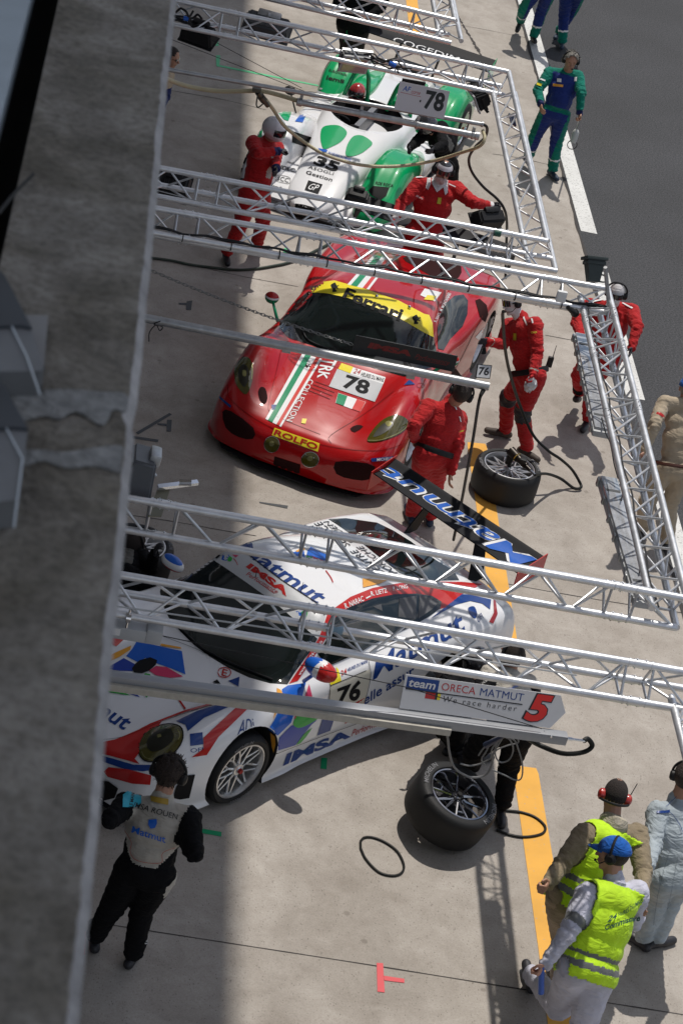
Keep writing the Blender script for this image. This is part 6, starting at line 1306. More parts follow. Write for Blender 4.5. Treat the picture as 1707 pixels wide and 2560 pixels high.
def hand(b, wr, el, mode='relax', side=1, palm_n=None, s=1.0, grip=None):
    """palm, thumb and four bent fingers continuing the forearm"""
    d = unit(wr - el); n = palm_n if palm_n is not None else np.cross(d, [0, 0, 1]) * side
    n = unit(n - d * (n @ d)); w = np.cross(d, n)
    pc = wr + d * .055 * s
    R = np.array([w, n, d]).T; b.ell(pc, (.041 * s, .017 * s, .052 * s), R, 8, 12); b.caps(wr - d * .03, wr + d * .02, .026 * s, .025 * s, 8)
    curl = {'relax': (.35, .5), 'grip': (1.1, 1.3), 'flat': (.1, .12), 'point': (.5, .7)}[mode]
    for k, (o, L, r) in enumerate(((-.030, .072, .0092), (-.010, .080, .0096), (.010, .075, .0094), (.029, .060, .0084))):
        p0 = pc + d * .038 * s + w * o * s; a1 = curl[0] * (1 + .08 * k); d1 = d * math.cos(a1) + n * math.sin(a1); p1 = p0 + d1 * L * .48 * s; a2 = a1 + curl[1]; d2 = d * math.cos(a2) + n * math.sin(a2); p2 = p1 + d2 * L * .30 * s; a3 = a2 + curl[1] * .6; d3 = d * math.cos(a3) + n * math.sin(a3); p3 = p2 + d3 * L * .22 * s
        b.caps(p0, p1, r * s * 1.05, r * s, 7); b.caps(p1, p2, r * s, r * s * .92, 7); b.caps(p2, p3, r * s * .92, r * s * .8, 7)
    t0 = pc - d * .030 * s - w * .030 * s; t1 = t0 - w * .026 * s + d * .026 * s + n * .018 * s; t2 = t1 + unit(d * .9 + n * (.5 if mode != 'flat' else .1) + w * .2) * .030 * s; b.caps(t0, t1, .014 * s, .011 * s, 7); b.caps(t1, t2, .011 * s, .009 * s, 7)
    return pc
def person(label, J, zone, opts=None, group=None):
    """J: joints. keys give photo pixels; heights/depths are solved from limb lengths"""
    o_ = dict(scale=1.0, bulk=1.0, head_back=False, face=None, hands=('relax', 'relax')); o_.update(opts or {}); s = o_['scale']; bk = o_['bulk']
    G = {}
    if 'pelvis3' in J: G['pelvis'] = vec(J['pelvis3'])
    else: G['pelvis'] = at(*J['pelvis'], o_.get('pz', .96) * s)
    G['neck'] = nearpoint(*J['neck'], G['pelvis'], .52 * s, o_.get('neck_near', True)) if 'neck3' not in J else vec(J['neck3'])
    spine = unit(G['neck'] - G['pelvis'])
    f = vec(o_['front']); f = f - spine * (f @ spine); f = unit(f); rt = np.cross(f, spine)       # rt: person's right
    if 'twist' in o_: rt2 = unit(rt * math.cos(o_['twist']) + f * math.sin(o_['twist'])); f2 = np.cross(spine, rt2)
    else: rt2, f2 = rt, f
    for k, sg in (('R', 1), ('L', -1)):
        G['sh' + k] = G['neck'] - spine * .055 * s + rt2 * sg * .185 * s * (.5 + bk / 2)
        if 'sh' + k in J: 
            u, v = J['sh' + k]; d = ray(u, v); t = (G['sh' + k] - CC) @ d; G['sh' + k] = G['sh' + k] * .35 + (CC + d * t) * .65
        G['hip' + k] = G['pelvis'] - spine * .02 + rt * sg * .095 * s
        if 'an' + k + '3' in J: G['an' + k] = vec(J['an' + k + '3'])
        else: G['an' + k] = at(*J['an' + k], o_.get('az' + k, .10) * s)
        G['kn' + k] = kneepoint(*J['kn' + k], G['hip' + k], G['an' + k], .44 * s, .42 * s) if 'kn' + k in J else (G['hip' + k] + G['an' + k]) / 2 + f * .05
        nr = o_.get('el_near' + k, True)
        G['el' + k] = nearpoint(*J['el' + k], G['sh' + k], .29 * s, nr) if 'el' + k + '3' not in J else vec(J['el' + k + '3'])
        G['wr' + k] = nearpoint(*J['wr' + k], G['el' + k], .25 * s, o_.get('wr_near' + k, True)) if 'wr' + k + '3' not in J else vec(J['wr' + k + '3'])
        an = G['an' + k]
        if 'toe' + k in J: tz = o_.get('tz' + k, max(.03, an[2] - .07)); tv = at(*J['toe' + k], tz); tv = an + unit((tv - an) * [1, 1, .6]) * .19 * s; 
        else: tv = an + unit(f * [1, 1, 0]) * .17 * s - [0, 0, .05]
        tv[2] = max(tv[2] if tv[2] < an[2] else an[2] - .06, .035); G['toe' + k] = tv
    G['head'] = nearpoint(*J['head'], G['neck'], .195 * s, o_.get('head_near', True)) if 'head3' not in J else vec(J['head3'])
    hf = vec(o_.get('face') if o_.get('face') is not None else f); hu = unit(unit(G['head'] - G['neck']) * .5 + spine * .3 + vec((0, 0, .5))); hf = unit(hf - hu * (hf @ hu)); hr = np.cross(hf, hu); HR = np.array([hr, hf, hu]).T
    c0 = (G['anR'] + G['anL']) / 2 * [1, 1, 0]
    root = thing('person', label, 'person', c0, group)
    T = np.array([rt, f, spine]).T; T2 = np.array([rt2, f2, spine]).T
    b = MB(); P = G['pelvis']; N = G['neck']; k_ = bk * s
    hn = unit(G['head'] - N)
    b.ell(P + spine * .0, (.178 * k_, .138 * k_, .14 * s), T); b.ell(P + spine * .15 * s, (.172 * k_, .135 * k_, .16 * s), T); b.ell(P + spine * .30 * s, (.190 * k_, .145 * k_, .18 * s), T2); b.ell(N - spine * .12 * s, (.190 * k_, .125 * k_, .13 * s), T2)
    b.caps(G['shR'], G['shL'], .082 * s, .082 * s); b.caps(N - spine * .1 * s, N + spine * .01 * s, .105 * s, .082 * s); b.caps(N - spine * .02 * s, N + hn * .062 * s, .076 * s, .064 * s)
    if 'belly' in o_: b.ell(P + spine * .16 * s + f * .07, (.14 * k_, .13 * k_, .16 * s), T)
    for k in 'RL':
        b.caps(G['sh' + k], G['el' + k], .080 * k_, .067 * s); b.caps(G['el' + k], G['wr' + k], .067 * s, .047 * s)
        b.caps(G['hip' + k], G['kn' + k], .115 * k_, .090 * s); b.caps(G['kn' + k], G['an' + k] + [0, 0, .03], .090 * s, .074 * s)
    V, F = remesh(b, .0135, 3, .020, .11)
    SG = [(P, N, .15), (G['shR'], G['elR'], .065), (G['shL'], G['elL'], .065), (G['elR'], G['wrR'], .05), (G['elL'], G['wrL'], .05), (G['hipR'], G['knR'], .09), (G['hipL'], G['knL'], .09), (G['knR'], G['anR'], .065), (G['knL'], G['anL'], .065)]
    Dv = []; Tv = []; Av = []
    for a, c_, r in SG:
        d, t = segd(V, a, c_); Dv.append(d / r); x_, y_, z_ = basis(c_ - a); q = V - a; Tv.append(t * np.linalg.norm(c_ - a)); Av.append(np.arctan2(q @ x_, q @ y_))
    ni = np.array(Dv).argmin(0); ar = np.arange(len(V)); tl = np.array(Tv)[ni, ar]; an_ = np.array(Av)[ni, ar]; Ls = np.array([np.linalg.norm(c_ - a) for a, c_, r in SG])[ni]; tt = np.clip(tl / Ls, 0, 1)
    lam = np.where(ni == 0, .16, .085); edge = np.where(ni == 0, .35 + .5 * np.exp(-((tl - .04) / .09) ** 2), .30 + .9 * np.exp(-((tt - 1) / .22) ** 2) + .5 * np.exp(-(tt / .2) ** 2))
    ph = ni * 1.7 + len(label); fo = np.sin(2 * math.pi * tl / lam + 1.5 * np.sin(2 * an_ + ph)) + .6 * np.sin(2 * math.pi * tl / (lam * .47) + 2.2 * np.sin(an_ * 1.0 + ph * 2)) + .5 * np.sin(3 * an_ + 14 * tl + ph)
    cen = np.array([a for a, c_, r in SG])[ni] + (np.array([unit(c_ - a) for a, c_, r in SG])[ni]) * np.clip(tl, 0, Ls)[:, None]; dr = V - cen; dr /= (np.linalg.norm(dr, axis=1)[:, None] + 1e-9)
    V = V + dr * (fo * edge * .0052 * np.where(ni == 0, o_.get('calm', 1.0), 1.0))[:, None]
    nb = len(V); FC = V[np.array([x[0] for x in F])] * .5 + V[np.array([x[2] for x in F])] * .5
    names = ['torso', 'uarmR', 'uarmL', 'farmR', 'farmL', 'thighR', 'thighL', 'shinR', 'shinL']
    D = []; Tt = []
    for a, c_, r in ((P, N, .15), (G['shR'], G['elR'], .065), (G['shL'], G['elL'], .065), (G['elR'], G['wrR'], .05), (G['elL'], G['wrL'], .05), (G['hipR'], G['knR'], .09), (G['hipL'], G['knL'], .09), (G['knR'], G['anR'], .065), (G['knL'], G['anL'], .065)):
        d, t = segd(FC, a, c_); D.append(d / r); Tt.append(t)
    D = np.array(D); near = D.argmin(0); Tt = np.array(Tt)[near, np.arange(len(FC))]
    rel = FC - P; side = rel @ rt; fr = rel @ f; hgt = rel @ spine
    mats = []; mi = np.zeros(len(FC), int)
    def slot(m):
        if m not in mats: mats.append(m)
        return mats.index(m)
    # zone: list of (segment names, t0, t1, material, extra(side, front, height) or None); later entries win
    for z in zone:
        sl_ = slot(z[3]); msk = np.array([n_ in z[0] or '*' in z[0] for n_ in names])[near] & (Tt >= z[1]) & (Tt <= z[2])
        if len(z) > 4 and z[4] is not None: msk &= z[4](side, fr, hgt, FC)
        mi[msk] = sl_
    # shoes
    shoe = o_.get('shoe', C_SHOE)
    b = MB()
    for k in 'RL':
        an = G['an' + k]; to = G['toe' + k]; hl = an - unit((to - an) * [1, 1, 0]) * .055; hl[2] = max(an[2] - .055, .035); fl = to - an; ks = min(1, (to[2] + .03) / .06)
        b.caps(hl, to, .041 * s, .037 * s); b.caps(an + [0, 0, .05], an - [0, 0, .02], .050 * s, .045 * s); b.caps(hl * .4 + to * .6, to, .044 * s, .036 * s)
    V2, F2 = remesh(b, .009, 3); V2[:, 2] = np.maximum(V2[:, 2], .003)
    # head and neck
    H = G['head']; s0 = s; s = s * 1.08; b = MB(); b.caps(N - spine * .02, H - hu * .05, .060 * s, .058 * s)
    b.ell(H + hu * .022 * s, (.077 * s, .096 * s, .098 * s), HR, 14, 18); b.ell(H - hu * .045 * s + hf * .022 * s, (.058 * s, .070 * s, .072 * s), HR); b.caps(H + hf * .088 * s + hu * .012 * s, H + hf * .108 * s - hu * .022 * s, .010, .014, 8)
    b.ell(H - hu * .095 * s + hf * .065 * s, (.024, .020, .018), HR, 6, 8)
    for sg in (-1, 1): b.ell(H + hr * sg * .078 * s - hu * .005, (.010, .020, .030), HR, 8, 10); b.ell(H + hr * sg * .033 * s + hf * .084 * s + hu * .028 * s, (.020, .012, .008), HR, 6, 8)
    b.caps(H + hr * .018 + hf * .090 * s - hu * .052 * s, H - hr * .018 + hf * .090 * s - hu * .052 * s, .009, .009, 8)
    V3, F3 = remesh(b, .0065, 2); s = s0
    # hands
    b = MB(); hp = {}
    for i, k in enumerate('RL'):
        n_ = o_.get('palm' + k); hp[k] = hand(b, G['wr' + k], G['el' + k], o_['hands'][i], -1 if k == 'R' else 1, None if n_ is None else vec(n_), s * 1.0)
    V4, F4 = remesh(b, .0048, 1)
    sk = slot(o_.get('skin', SKIN)); hm = [slot(x) for x in o_.get('handm', (o_.get('skin', SKIN),) * 2)]; shm = slot(shoe)
    AV = list(V) + list(V2) + list(V3) + list(V4); o1 = len(V); o2 = o1 + len(V2); o3 = o2 + len(V3)
    AF = F + [[i + o1 for i in x] for x in F2] + [[i + o2 for i in x] for x in F3] + [[i + o3 for i in x] for x in F4]
    dR = [0 if np.linalg.norm(V4[x[0]] - hp['R']) < np.linalg.norm(V4[x[0]] - hp['L']) else 1 for x in F4]
    hd = o_.get('headm'); hdm = [sk] * len(F3) if hd is None else [slot(hd(((V3[x[0]] - H) @ HR))) or 0 for x in F3]
    if hd is not None: hdm = [slot(hd((V3[x[0]] - H) @ HR)) for x in F3]
    AM = list(mi) + [shm] * len(F2) + hdm + [hm[q] for q in dR]
    b = MB(); b.v = AV; b.f = AF; b.m = [int(x) for x in AM]
    me = bpy.data.meshes.new('body'); L = np.array(root.location); me.from_pydata((np.array(AV) - L).tolist(), [], AF)
    for m_ in mats: me.materials.append(m_)
    me.polygons.foreach_set('material_index', b.m); me.polygons.foreach_set('use_smooth', [True] * len(AF)); me.update()
    bo_ = bpy.data.objects.new('body', me); COL.objects.link(bo_); bo_.parent = root
    G.update(root=root, body=bo_, H=H, HR=HR, hu=hu, hf=hf, hr=hr, spine=spine, f=f, rt=rt, T=T, V=V, F=F, near=near, side=side, fr=fr, hgt=hgt, FC=FC, Tt=Tt, hp=hp, s=s, sk=Skin([bo_]))
    return G
def hpt(G, x, y, z): return G['H'] + G['HR'] @ vec((x, y, z))
def hair(G, m, th=.012, front=.045, low=-.03, name='hair', spiky=0, top=1.0):
    b = MB(); s = G['s']; rs = np.random.RandomState(5)
    def fn(p):
        k = 1 + spiky * (rs.rand() - .3) * (p[2] > 0); return p * k
    s *= 1.06; b.ell(G['H'] + G['hu'] * .024 * s, ((.077 + th) * s, (.096 + th) * s, (.096 + th * .8) * s), G['HR'], 26, 34, fn)
    V = np.array(b.v); q = (V - G['H']) @ G['HR']
    keep = lambda p: (p[1] < front + (p[2] > .06) * .03) and (p[2] > low - .03 * (p[1] < 0) + max(0, p[1]) * .9)
    b.f = [x for x in b.f if all(keep(q[i]) for i in x)]; b.m = [0] * len(b.f); o = b.build(name, m, G['root'], sharp=0)
    md = o.modifiers.new('th', 'SOLIDIFY'); md.thickness = .012; md.offset = -1
    b = MB(); ids = sorted({i for x in o.data.polygons for i in x.vertices}); c0 = G['H'] + G['hu'] * .02
    for k in range(240 if spiky else 0):                     # loose tufts break the outline
        i = ids[rs.randint(len(ids))]; p = V[i]; n = unit(p - c0 + G['hu'] * .03 + rs.randn(3) * .03); L_ = (.010 + .013 * rs.rand()) if spiky else .005
        b.tube(p - n * .006, p + n * L_ + rs.randn(3) * .005, .0045, .001, 4, False)
    if spiky: b.build('hair_tufts', m, G['root'], parent=o)
    return o
def eyes(G):
    b = MB()
    for sg in (-1, 1): b.ell(hpt(G, sg * .031, .089, .012), (.011, .006, .005), G['HR'], 6, 8)
    b.build('eyes', TXT_K, G['root'])
def headset(G, m=BLK, cup=BLK, over=True, mic=True, rr=.033, neckband=False, w=.094):
    b = MB(); s = G['s']
    for sg in (-1, 1): b.lathe([(0, .036), (rr * .6, .036), (rr, .024), (rr * 1.08, .0), (rr, -.012), (0, -.012)], hpt(G, sg * (w - .012), -.002, -.004), G['hr'] * sg, 18)
    b.build('ear_cup', cup, G['root'])
    b = MB(); R_ = w + .010
    pts = [hpt(G, R_ * math.cos(a), (-.075 * math.sin(a) if neckband else .0), (-.02 if neckband else .028) + (0 if neckband else (.108) * math.sin(a))) for a in np.linspace(0, math.pi, 15)]
    if neckband: pts = [hpt(G, R_ * math.cos(a), -.115 * math.sin(a), -.03) for a in np.linspace(0, math.pi, 13)]
    b.path(pts, .010, 8, 3); b.build('headband', m, G['root'])
    if mic: b = MB(); b.path([hpt(G, -w, .02, -.02), hpt(G, -.085, .075, -.06), hpt(G, -.03, .115, -.065)], .004, 6); b.ell(hpt(G, -.02, .118, -.064), (.014, .010, .010), G['HR'], 6, 8); b.build('microphone', BLK, G['root'])
def helmet(G, m, visor=VISOR, stripe=None):
    b = MB(); s = G['s']
    b.ell(G['H'] + G['hu'] * .008, (.124 * s, .148 * s, .142 * s), G['HR'], 20, 26, fn=lambda p: np.array([p[0] * (1 - .15 * (p[2] < -.06)), p[1] + (.028 if p[2] < -.02 and p[1] > 0 else 0) * min(1, (-.02 - p[2]) / .05), max(p[2], -.118)]))
    o = b.build('helmet', m, G['root'], sharp=0)
    b = MB(); V = []; n1, n2 = 16, 7
    for i in range(n1):
        a = -1.05 + 2.1 * i / (n1 - 1)
        for j in range(n2): z = -.035 + .085 * j / (n2 - 1); r = 1.03; V.append(hpt(G, .1225 * r * math.sin(a) * math.sqrt(max(0, 1 - (z / .145) ** 2)), .152 * r * math.cos(a) * math.sqrt(max(0, 1 - (z / .145) ** 2)), z + .004))
    b.grid(V, n1, n2); b.build('visor', visor, G['root'], parent=o, sharp=0); return o
def goggles(G, m=VISOR):
    b = MB(); V = []; n1, n2 = 14, 5
    for i in range(n1):
        a = -.95 + 1.9 * i / (n1 - 1)
        for j in range(n2): z = -.012 + .062 * j / (n2 - 1); V.append(hpt(G, .088 * math.sin(a), .020 + .098 * math.cos(a), z))
    b.grid(V, n1, n2); b.build('goggles', m, G['root'], sharp=0); b = MB(); b.path([hpt(G, .092 * math.cos(a), .105 * math.sin(a), .018) for a in np.linspace(.6, math.pi * 2 - 2.54 + math.pi * 0 + .0, 3)] if 0 else [hpt(G, .090 * math.sin(a), -.108 * math.cos(a), .018) for a in np.linspace(-2.1, 2.1, 15)], .008, 6, 2); b.build('goggle_strap', BLK, G['root'])
def cap(G, m, peak_dir=1):
    b = MB(); b.ell(G['H'] + G['hu'] * .032, (.102, .124, .108), G['HR'], 18, 24); V = np.array(b.v); q = (V - G['H']) @ G['HR']; b.f = [x for x in b.f if all(q[i][2] > .028 for i in x)]; b.m = [0] * len(b.f)
    k = len(b.v); n1 = 12; V = []
    for i in range(n1 + 1):
        a = -1.0 + 2.0 * i / n1
        for r, z in ((.9, .046), (1.0 + .62 * math.cos(a * 1.3), .030 - .012 * abs(a))): V.append(hpt(G, .098 * math.sin(a) * (r if r < 1 else 1.0), peak_dir * .120 * math.cos(a) * r, z))
    b.grid(V, n1 + 1, 2); o = b.build('cap', m, G['root'], sharp=0); md = o.modifiers.new('th', 'SOLIDIFY'); md.thickness = .005; return o
def shell(G, test, m, off=.012, name='vest', sm=True):
    """garment lifted off the body where test(side, front, height, segment) holds"""
    V = G['V']; nrm = np.zeros_like(V)
    for x in G['F']:
        n = np.cross(V[x[2]] - V[x[0]], V[x[3 % len(x)]] - V[x[1]]); 
        for i in x: nrm[i] += n
    nrm /= (np.linalg.norm(nrm, axis=1)[:, None] + 1e-12); seg = G['near']; idx = {}; nv = []; nf = []; nm = []; mats = [m] if not isinstance(m, list) else m
    for fi, x in enumerate(G['F']):
        r = test(G['side'][fi], G['fr'][fi], G['hgt'][fi], seg[fi], G['Tt'][fi])
        if r is None or r is False: continue
        ff = []
        for i in x:
            if i not in idx: idx[i] = len(nv); nv.append(V[i] + nrm[i] * off)
            ff.append(idx[i])
        nf.append(ff); nm.append(0 if r is True else int(r))
    b = MB(); b.v = [tuple(p) for p in nv]; b.f = nf; b.m = nm; o = b.build(name, mats, G['root'], sharp=0)
    md = o.modifiers.new('th', 'SOLIDIFY'); md.thickness = .006; md.offset = -1; return o
def badge(G, shapes, name='badge', off=.009, L=6):
    """marks on clothing laid by sight line: (material, [('p', pts) | ('t', text, quad, kw)])"""
    for m, sh in shapes:
        b = MB()
        for k in sh:
            if k[0] == 'p': G['sk'].poly(b, k[1], off, L)
            else: G['sk'].text(b, k[1], k[2], off + .002, L, **(k[3] if len(k) > 3 else {}))
        if b.f: b.build(name, m, G['root'], sharp=0)
def radio(G, c, d=(0, 0, 1)):
    b = MB(); c = vec(c); b.rbox(c, (.06, .035, .12), .008); b.tube(c + [.015, 0, .06], c + [.015, 0, .20], .005, .003, 6); o = b.build('radio', BLK, G['root']); return o
ALLB = ['*']
LEGS = ['thighR', 'thighL', 'shinR', 'shinL']; SH = ['shinR', 'shinL']; ARMS = ['uarmR', 'uarmL', 'farmR', 'farmL']; FA = ['farmR', 'farmL']
V2_ = crop(1240, 0, .19985); V3_ = crop(980, 380, .20408); V4_ = crop(940, 900, .17857); V5_ = crop(200, 1860, .24656); V6_ = crop(1280, 1920, .27232)
TOCAM = vec((.0, -1, 0))
# ---------------------------------------------------------------- the crew
# mechanic with the cream back, bottom left
v = V5_
G = person('mechanic in black overalls with cream back and cyan shoulder patch, seen from behind', dict(pelvis=v(670, 1270), neck=v(830, 560), head=v(900, 300), shR=v(1120, 770), shL=v(440, 640), elR=v(1160, 1110), elL=v(310, 770), wrR=v(1010, 900), wrL=v(470, 620), knR=v(640, 1660), knL=v(330, 1640), anR=v(540, 2130), anL=v(160, 1960), toeR=v(660, 2010), toeL=v(120, 1830)),
  [(ALLB, -9, 9, C_BLK), (['torso'], .12, 2, C_CREAM, lambda s_, f, h, p: (f < .06) & (np.abs(s_) < .05 + .62 * np.clip(h, 0, .35))), (['torso'], -9, .12, C_BLK), (['thighR'], -.1, .42, C_CREAM, lambda s_, f, h, p: s_ > .165)],
  dict(front=(.28, 1, 0), bulk=1.14, neck_near=True, el_nearR=True, el_nearL=True, wr_nearR=False, wr_nearL=False, skin=SKIN, face=(.35, 1, -.35)))
hair(G, HAIR_D, .018, .06, -.06, spiky=.16); headset(G, w=.112, rr=.044); G13 = G
badge(G, [(mat('cyan armband', (.02, .38, .52), .6), [('p', F_(v, (440, 520), (500, 470), (620, 470), (625, 600), (600, 640), (430, 645)))]), (TXT_K, [('t', 'IMSA ROUEN', F_(v, (530, 640), (985, 770), (995, 715), (560, 590)), dict(bold=.005)), ('t', 'LE MANS', F_(v, (530, 645), (560, 490), (525, 480), (490, 640)), dict(bold=.02))]),
  (PBLUE2, [('t', 'Matmut', F_(v, (530, 895), (865, 1000), (872, 930), (545, 830)), dict(bold=.015)), ('p', F_(v, (700, 765), (780, 760), (785, 800), (765, 850), (720, 860), (695, 820)))]), (mat('gold embroidery', (.35, .22, .02), .6), [('p', F_(v, (725, 525), (895, 555), (890, 620), (725, 585)))]), (PREDV, [('p', ln(v, 1.0, (425, 820), (525, 980), (520, 1100), (600, 1180), (820, 1200), (840, 1100), (1000, 1030)))]),
  (mat('white leg lettering', (.5, .5, .5), .7), [('t', 'IMSA Matmut', F_(v, (700, 2030), (905, 1590), (870, 1560), (650, 2020)), dict(bold=.02))])])
# beige marshal with red ear defenders
v = V6_
G = person('marshal in khaki shirt and yellow vest with red ear defenders, back to the camera', dict(pelvis=v(560, 1220), neck=v(930, 500), head=v(940, 260), shR=v(1190, 590), shL=v(640, 680), elR=v(1200, 960), elL=v(440, 900), wrR=v(1180, 1180), wrL=v(330, 1060), knR=v(760, 1640), knL=v(470, 1560), anR=v(640, 2080), anL=v(420, 1960), toeR=v(620, 1900), toeL=v(330, 1850)),
  [(ALLB, -9, 9, C_BEI), (['torso'] + ARMS, -9, 9, C_KHA)], dict(front=(-.30, 1, 0), pz=.99, bulk=1.16, scale=1.04, hands=('relax', 'grip'), skin=SKIN2, el_nearL=True, wr_nearL=True, wr_nearR=True, shoe=C_SHOE, face=(.1, 1, -.25)))
hair(G, HAIR_K, .002, .03, -.06); headset(G, m=BLK, cup=mat('red ear cup', (.42, .02, .012), .35, coat=.5), rr=.042, w=.10, mic=False, neckband=True)
shell(G, lambda s_, f, h, sg, t: (1 if (.03 < h < .075 or .13 < h < .175) else 0) if (sg == 0 or (sg in (1, 2) and t < .40)) and -.05 < h < .60 and abs(s_) < .215 - max(0, h - .40) * .12 else False, [C_VEST, C_GREY], .016, 'safety_vest')
b = MB(); b.lathe([(.075, -.03), (.105, -.015), (.112, .03), (.092, .075), (.070, .085)], G['neck'] + G['spine'] * .005, G['spine'], 20); b.build('neckerchief', cloth('sand neckerchief', (.40, .36, .28), .9), G['root'])
b = MB(); b.tube(hpt(G, .10, 0, .0), hpt(G, .135, .01, .13), .0035, n=6); b.tube(hpt(G, .10, 0, -.03), hpt(G, .105, 0, .04), .008, n=6); b.build('antenna', BLK, G['root'])
b = MB(); b.lathe([(.030, -.01), (.034, 0), (.030, .01)], G['wrL'], G['wrL'] - G['elL'], 14); b.build('wristwatch', CHROME, G['root'])
badge(G, [(TXT_K, [('t', 'MANS', F_(v, (1050, 800), (1135, 765), (1128, 738), (1045, 770)))])])
# white marshal with blue cap
G = person('marshal in white overalls and yellow vest lettered Commissaire, blue cap and headset', dict(pelvis=v(690, 1830), neck=v(940, 1020), head=v(930, 800), shR=v(1150, 1130), shL=v(680, 1230), elR=v(1120, 1400), elL=v(520, 1500), wrR=v(950, 1480), wrL=v(310, 1790), knR=v(640, 2400), knL=v(420, 2200), anR=v(520, 2900), anL=v(180, 1930), toeR=v(470, 2800), toeL=v(110, 1800)),
  [(ALLB, -9, 9, C_WHT), (['uarmL'], .62, .84, C_GREY)], dict(front=(-.3, .95, 0), pz=1.0, bulk=1.2, calm=.2, scale=1.04, azL=.10, hands=('relax', 'grip'), el_nearR=False, el_nearL=True, wr_nearL=True, wr_nearR=False, skin=SKIN, face=(-1, .45, -.35), shoe=C_SHOE))
shell(G, lambda s_, f, h, sg, t: (1 if (-.005 < h < .035 or .075 < h < .115) else 0) if (sg == 0 or (sg in (1, 2) and t < .40)) and -.075 < h < .60 and abs(s_) < .230 - max(0, h - .40) * .12 else False, [C_VEST, C_GREY], .018, 'safety_vest')
BCAP = cloth('bright blue cap cloth', (.01, .10, .40), .8); cap(G, BCAP); hair(G, HAIR_D, .005, .0, -.05); headset(G, rr=.04, w=.098); eyes(G)
G['sk'] = Skin([c for c in G['root'].children if c.name.startswith(('body', 'safety_vest'))])
badge(G, [(mat('dark green print', (.005, .06, .05), .7), [('t', '24', F_(v, (862, 1418), (950, 1385), (945, 1338), (872, 1368)), dict(bold=.03, shear=.3)), ('t', 'HEURES DU MANS', F_(v, (962, 1372), (1182, 1228), (1180, 1190), (958, 1335)), dict(bold=.02)), ('t', 'Commissaire', F_(v, (842, 1488), (1165, 1385), (1160, 1325), (842, 1440)), dict(bold=.03, shear=.2))])], off=.019)
b = MB(); p = G['hp']['L']; d = unit(vec((.25, -.1, -1))); b.lathe([(.022, -.03), (.022, .20), (.020, .20), (.020, -.03)], p, d, 14, closed=True); o = b.build('rolled_papers', mat('blue folder', (.02, .09, .40), .3)); tag(o, 'rolled blue folder in the hand of the marshal in white', 'papers')
b = MB(); c = G['neck'] + G['spine'] * .01; b.lathe([(.060, -.02), (.082, -.015), (.086, .015), (.064, .045)], c, G['spine'], 20); b.build('shirt_collar', C_WHT, G['root'])
# silver suited man at the right edge
G = person('man in a quilted silver grey suit beside the two yellow vests', dict(pelvis=v(1500, 1000), neck=v(1520, 300), head=v(1590, 90), shR=v(1700, 420), shL=v(1330, 420), elR=v(1800, 700), elL=v(1290, 700), wrR=v(1700, 900), wrL=v(1260, 880), knR=v(1480, 1150), knL=v(1330, 1190), anR=v(1330, 1560), anL=v(1200, 1560), toeR=v(1400, 1600), toeL=v(1100, 1560)),
  [(ALLB, -9, 9, C_SIL)], dict(front=(-.3, 1, 0), bulk=1.05, skin=SKIN2, hands=('relax', 'relax'), handm=(C_GLV, C_GLV), face=(.3, 1, -.3), wr_nearL=True))
hair(G, HAIR_D, .012, .04, -.05); headset(G, rr=.04, w=.098)
badge(G, [(PBLUE, [('p', F_(v, (1320, 400), (1440, 385), (1445, 410), (1330, 418))), ('p', ln(v, 1.2, (1320, 415), (1420, 400), (1470, 430), (1530, 520), (1560, 600))), ('p', ln(v, 1.0, (1400, 360), (1470, 300), (1520, 250)))]), (mat('suit seam', (.16, .19, .22), .8), [('p', ln(v, .8, (1450, 750), (1400, 900), (1330, 1200), (1280, 1500))), ('p', ln(v, .8, (1520, 800), (1480, 1000), (1400, 1400)))])])
# red mechanic with knee pads and rag
v = cK
KP = [(['shinR', 'shinL'], -.12, .18, C_GLV), (['thighR', 'thighL'], .80, 1.2, C_GLV)]
G = person('red mechanic with black knee pads, one hand on the red car', dict(pelvis=v(730, 1000), neck=v(640, 400), head=v(555, 240), shR=v(500, 480), shL=v(800, 480), elR=v(440, 670), elL=v(810, 760), wrR=v(290, 650), wrL=v(760, 990), knR=v(500, 1230), knL=v(650, 1400), anR=v(470, 1570), anL=v(690, 1760), toeR=v(290, 1600), toeL=v(730, 1850)),
  [(ALLB, -9, 9, C_RED)] + KP + [(FA, .80, .86, C_CREAM)], dict(front=(-.9, -.35, 0), bulk=1.08, neck_near=True, el_nearR=True, wr_nearR=True, el_nearL=True, wr_nearL=True, hands=('flat', 'grip'), handm=(C_GLV, C_RED), shoe=C_SHO3, face=(-.9, -.5, -.3), headm=lambda p: WSCARF))
goggles(G); headset(G, rr=.036); G8 = G
b = MB(); rs = np.random.RandomState(4)
b.ell(G['hp']['L'] + vec((0, -.01, -.06)), (.06, .05, .08), None, 10, 14, fn=lambda p: p * (.75 + .5 * rs.rand())); o = b.build('rag', cloth('white rag', (.60, .60, .62), .9)); tag(o, 'crumpled white rag in the gloved hand of the mechanic with knee pads', 'rag')
b = MB(); c = G['pelvis'] + G['spine'] * .04; b.lathe([(.196, -.03), (.204, 0), (.196, .03)], c, G['spine'], 26); bel = b.build('belt', BLK, G['root']); radio(G, at(*v(940, 860), 1.05)); b = MB(); b.rbox(at(*v(650, 950), .98), (.12, .07, .08), .02); b.build('belt_pouch', BLK, G['root'])
OMP = [(mat('yellow patch', (.45, .40, .02), .7), [('p', F_(v, (562, 560), (592, 560), (590, 635), (560, 632))), ('t', 'OMP', F_(v, (745, 562), (802, 562), (802, 542), (745, 542)), dict(bold=.03))]), (PWHT, [('p', F_(v, (700, 335), (715, 335), (735, 378), (722, 380))), ('p', F_(v, (742, 405), (760, 408), (768, 455), (755, 455))), ('p', F_(v, (655, 390), (670, 385), (710, 470), (695, 475)))])]
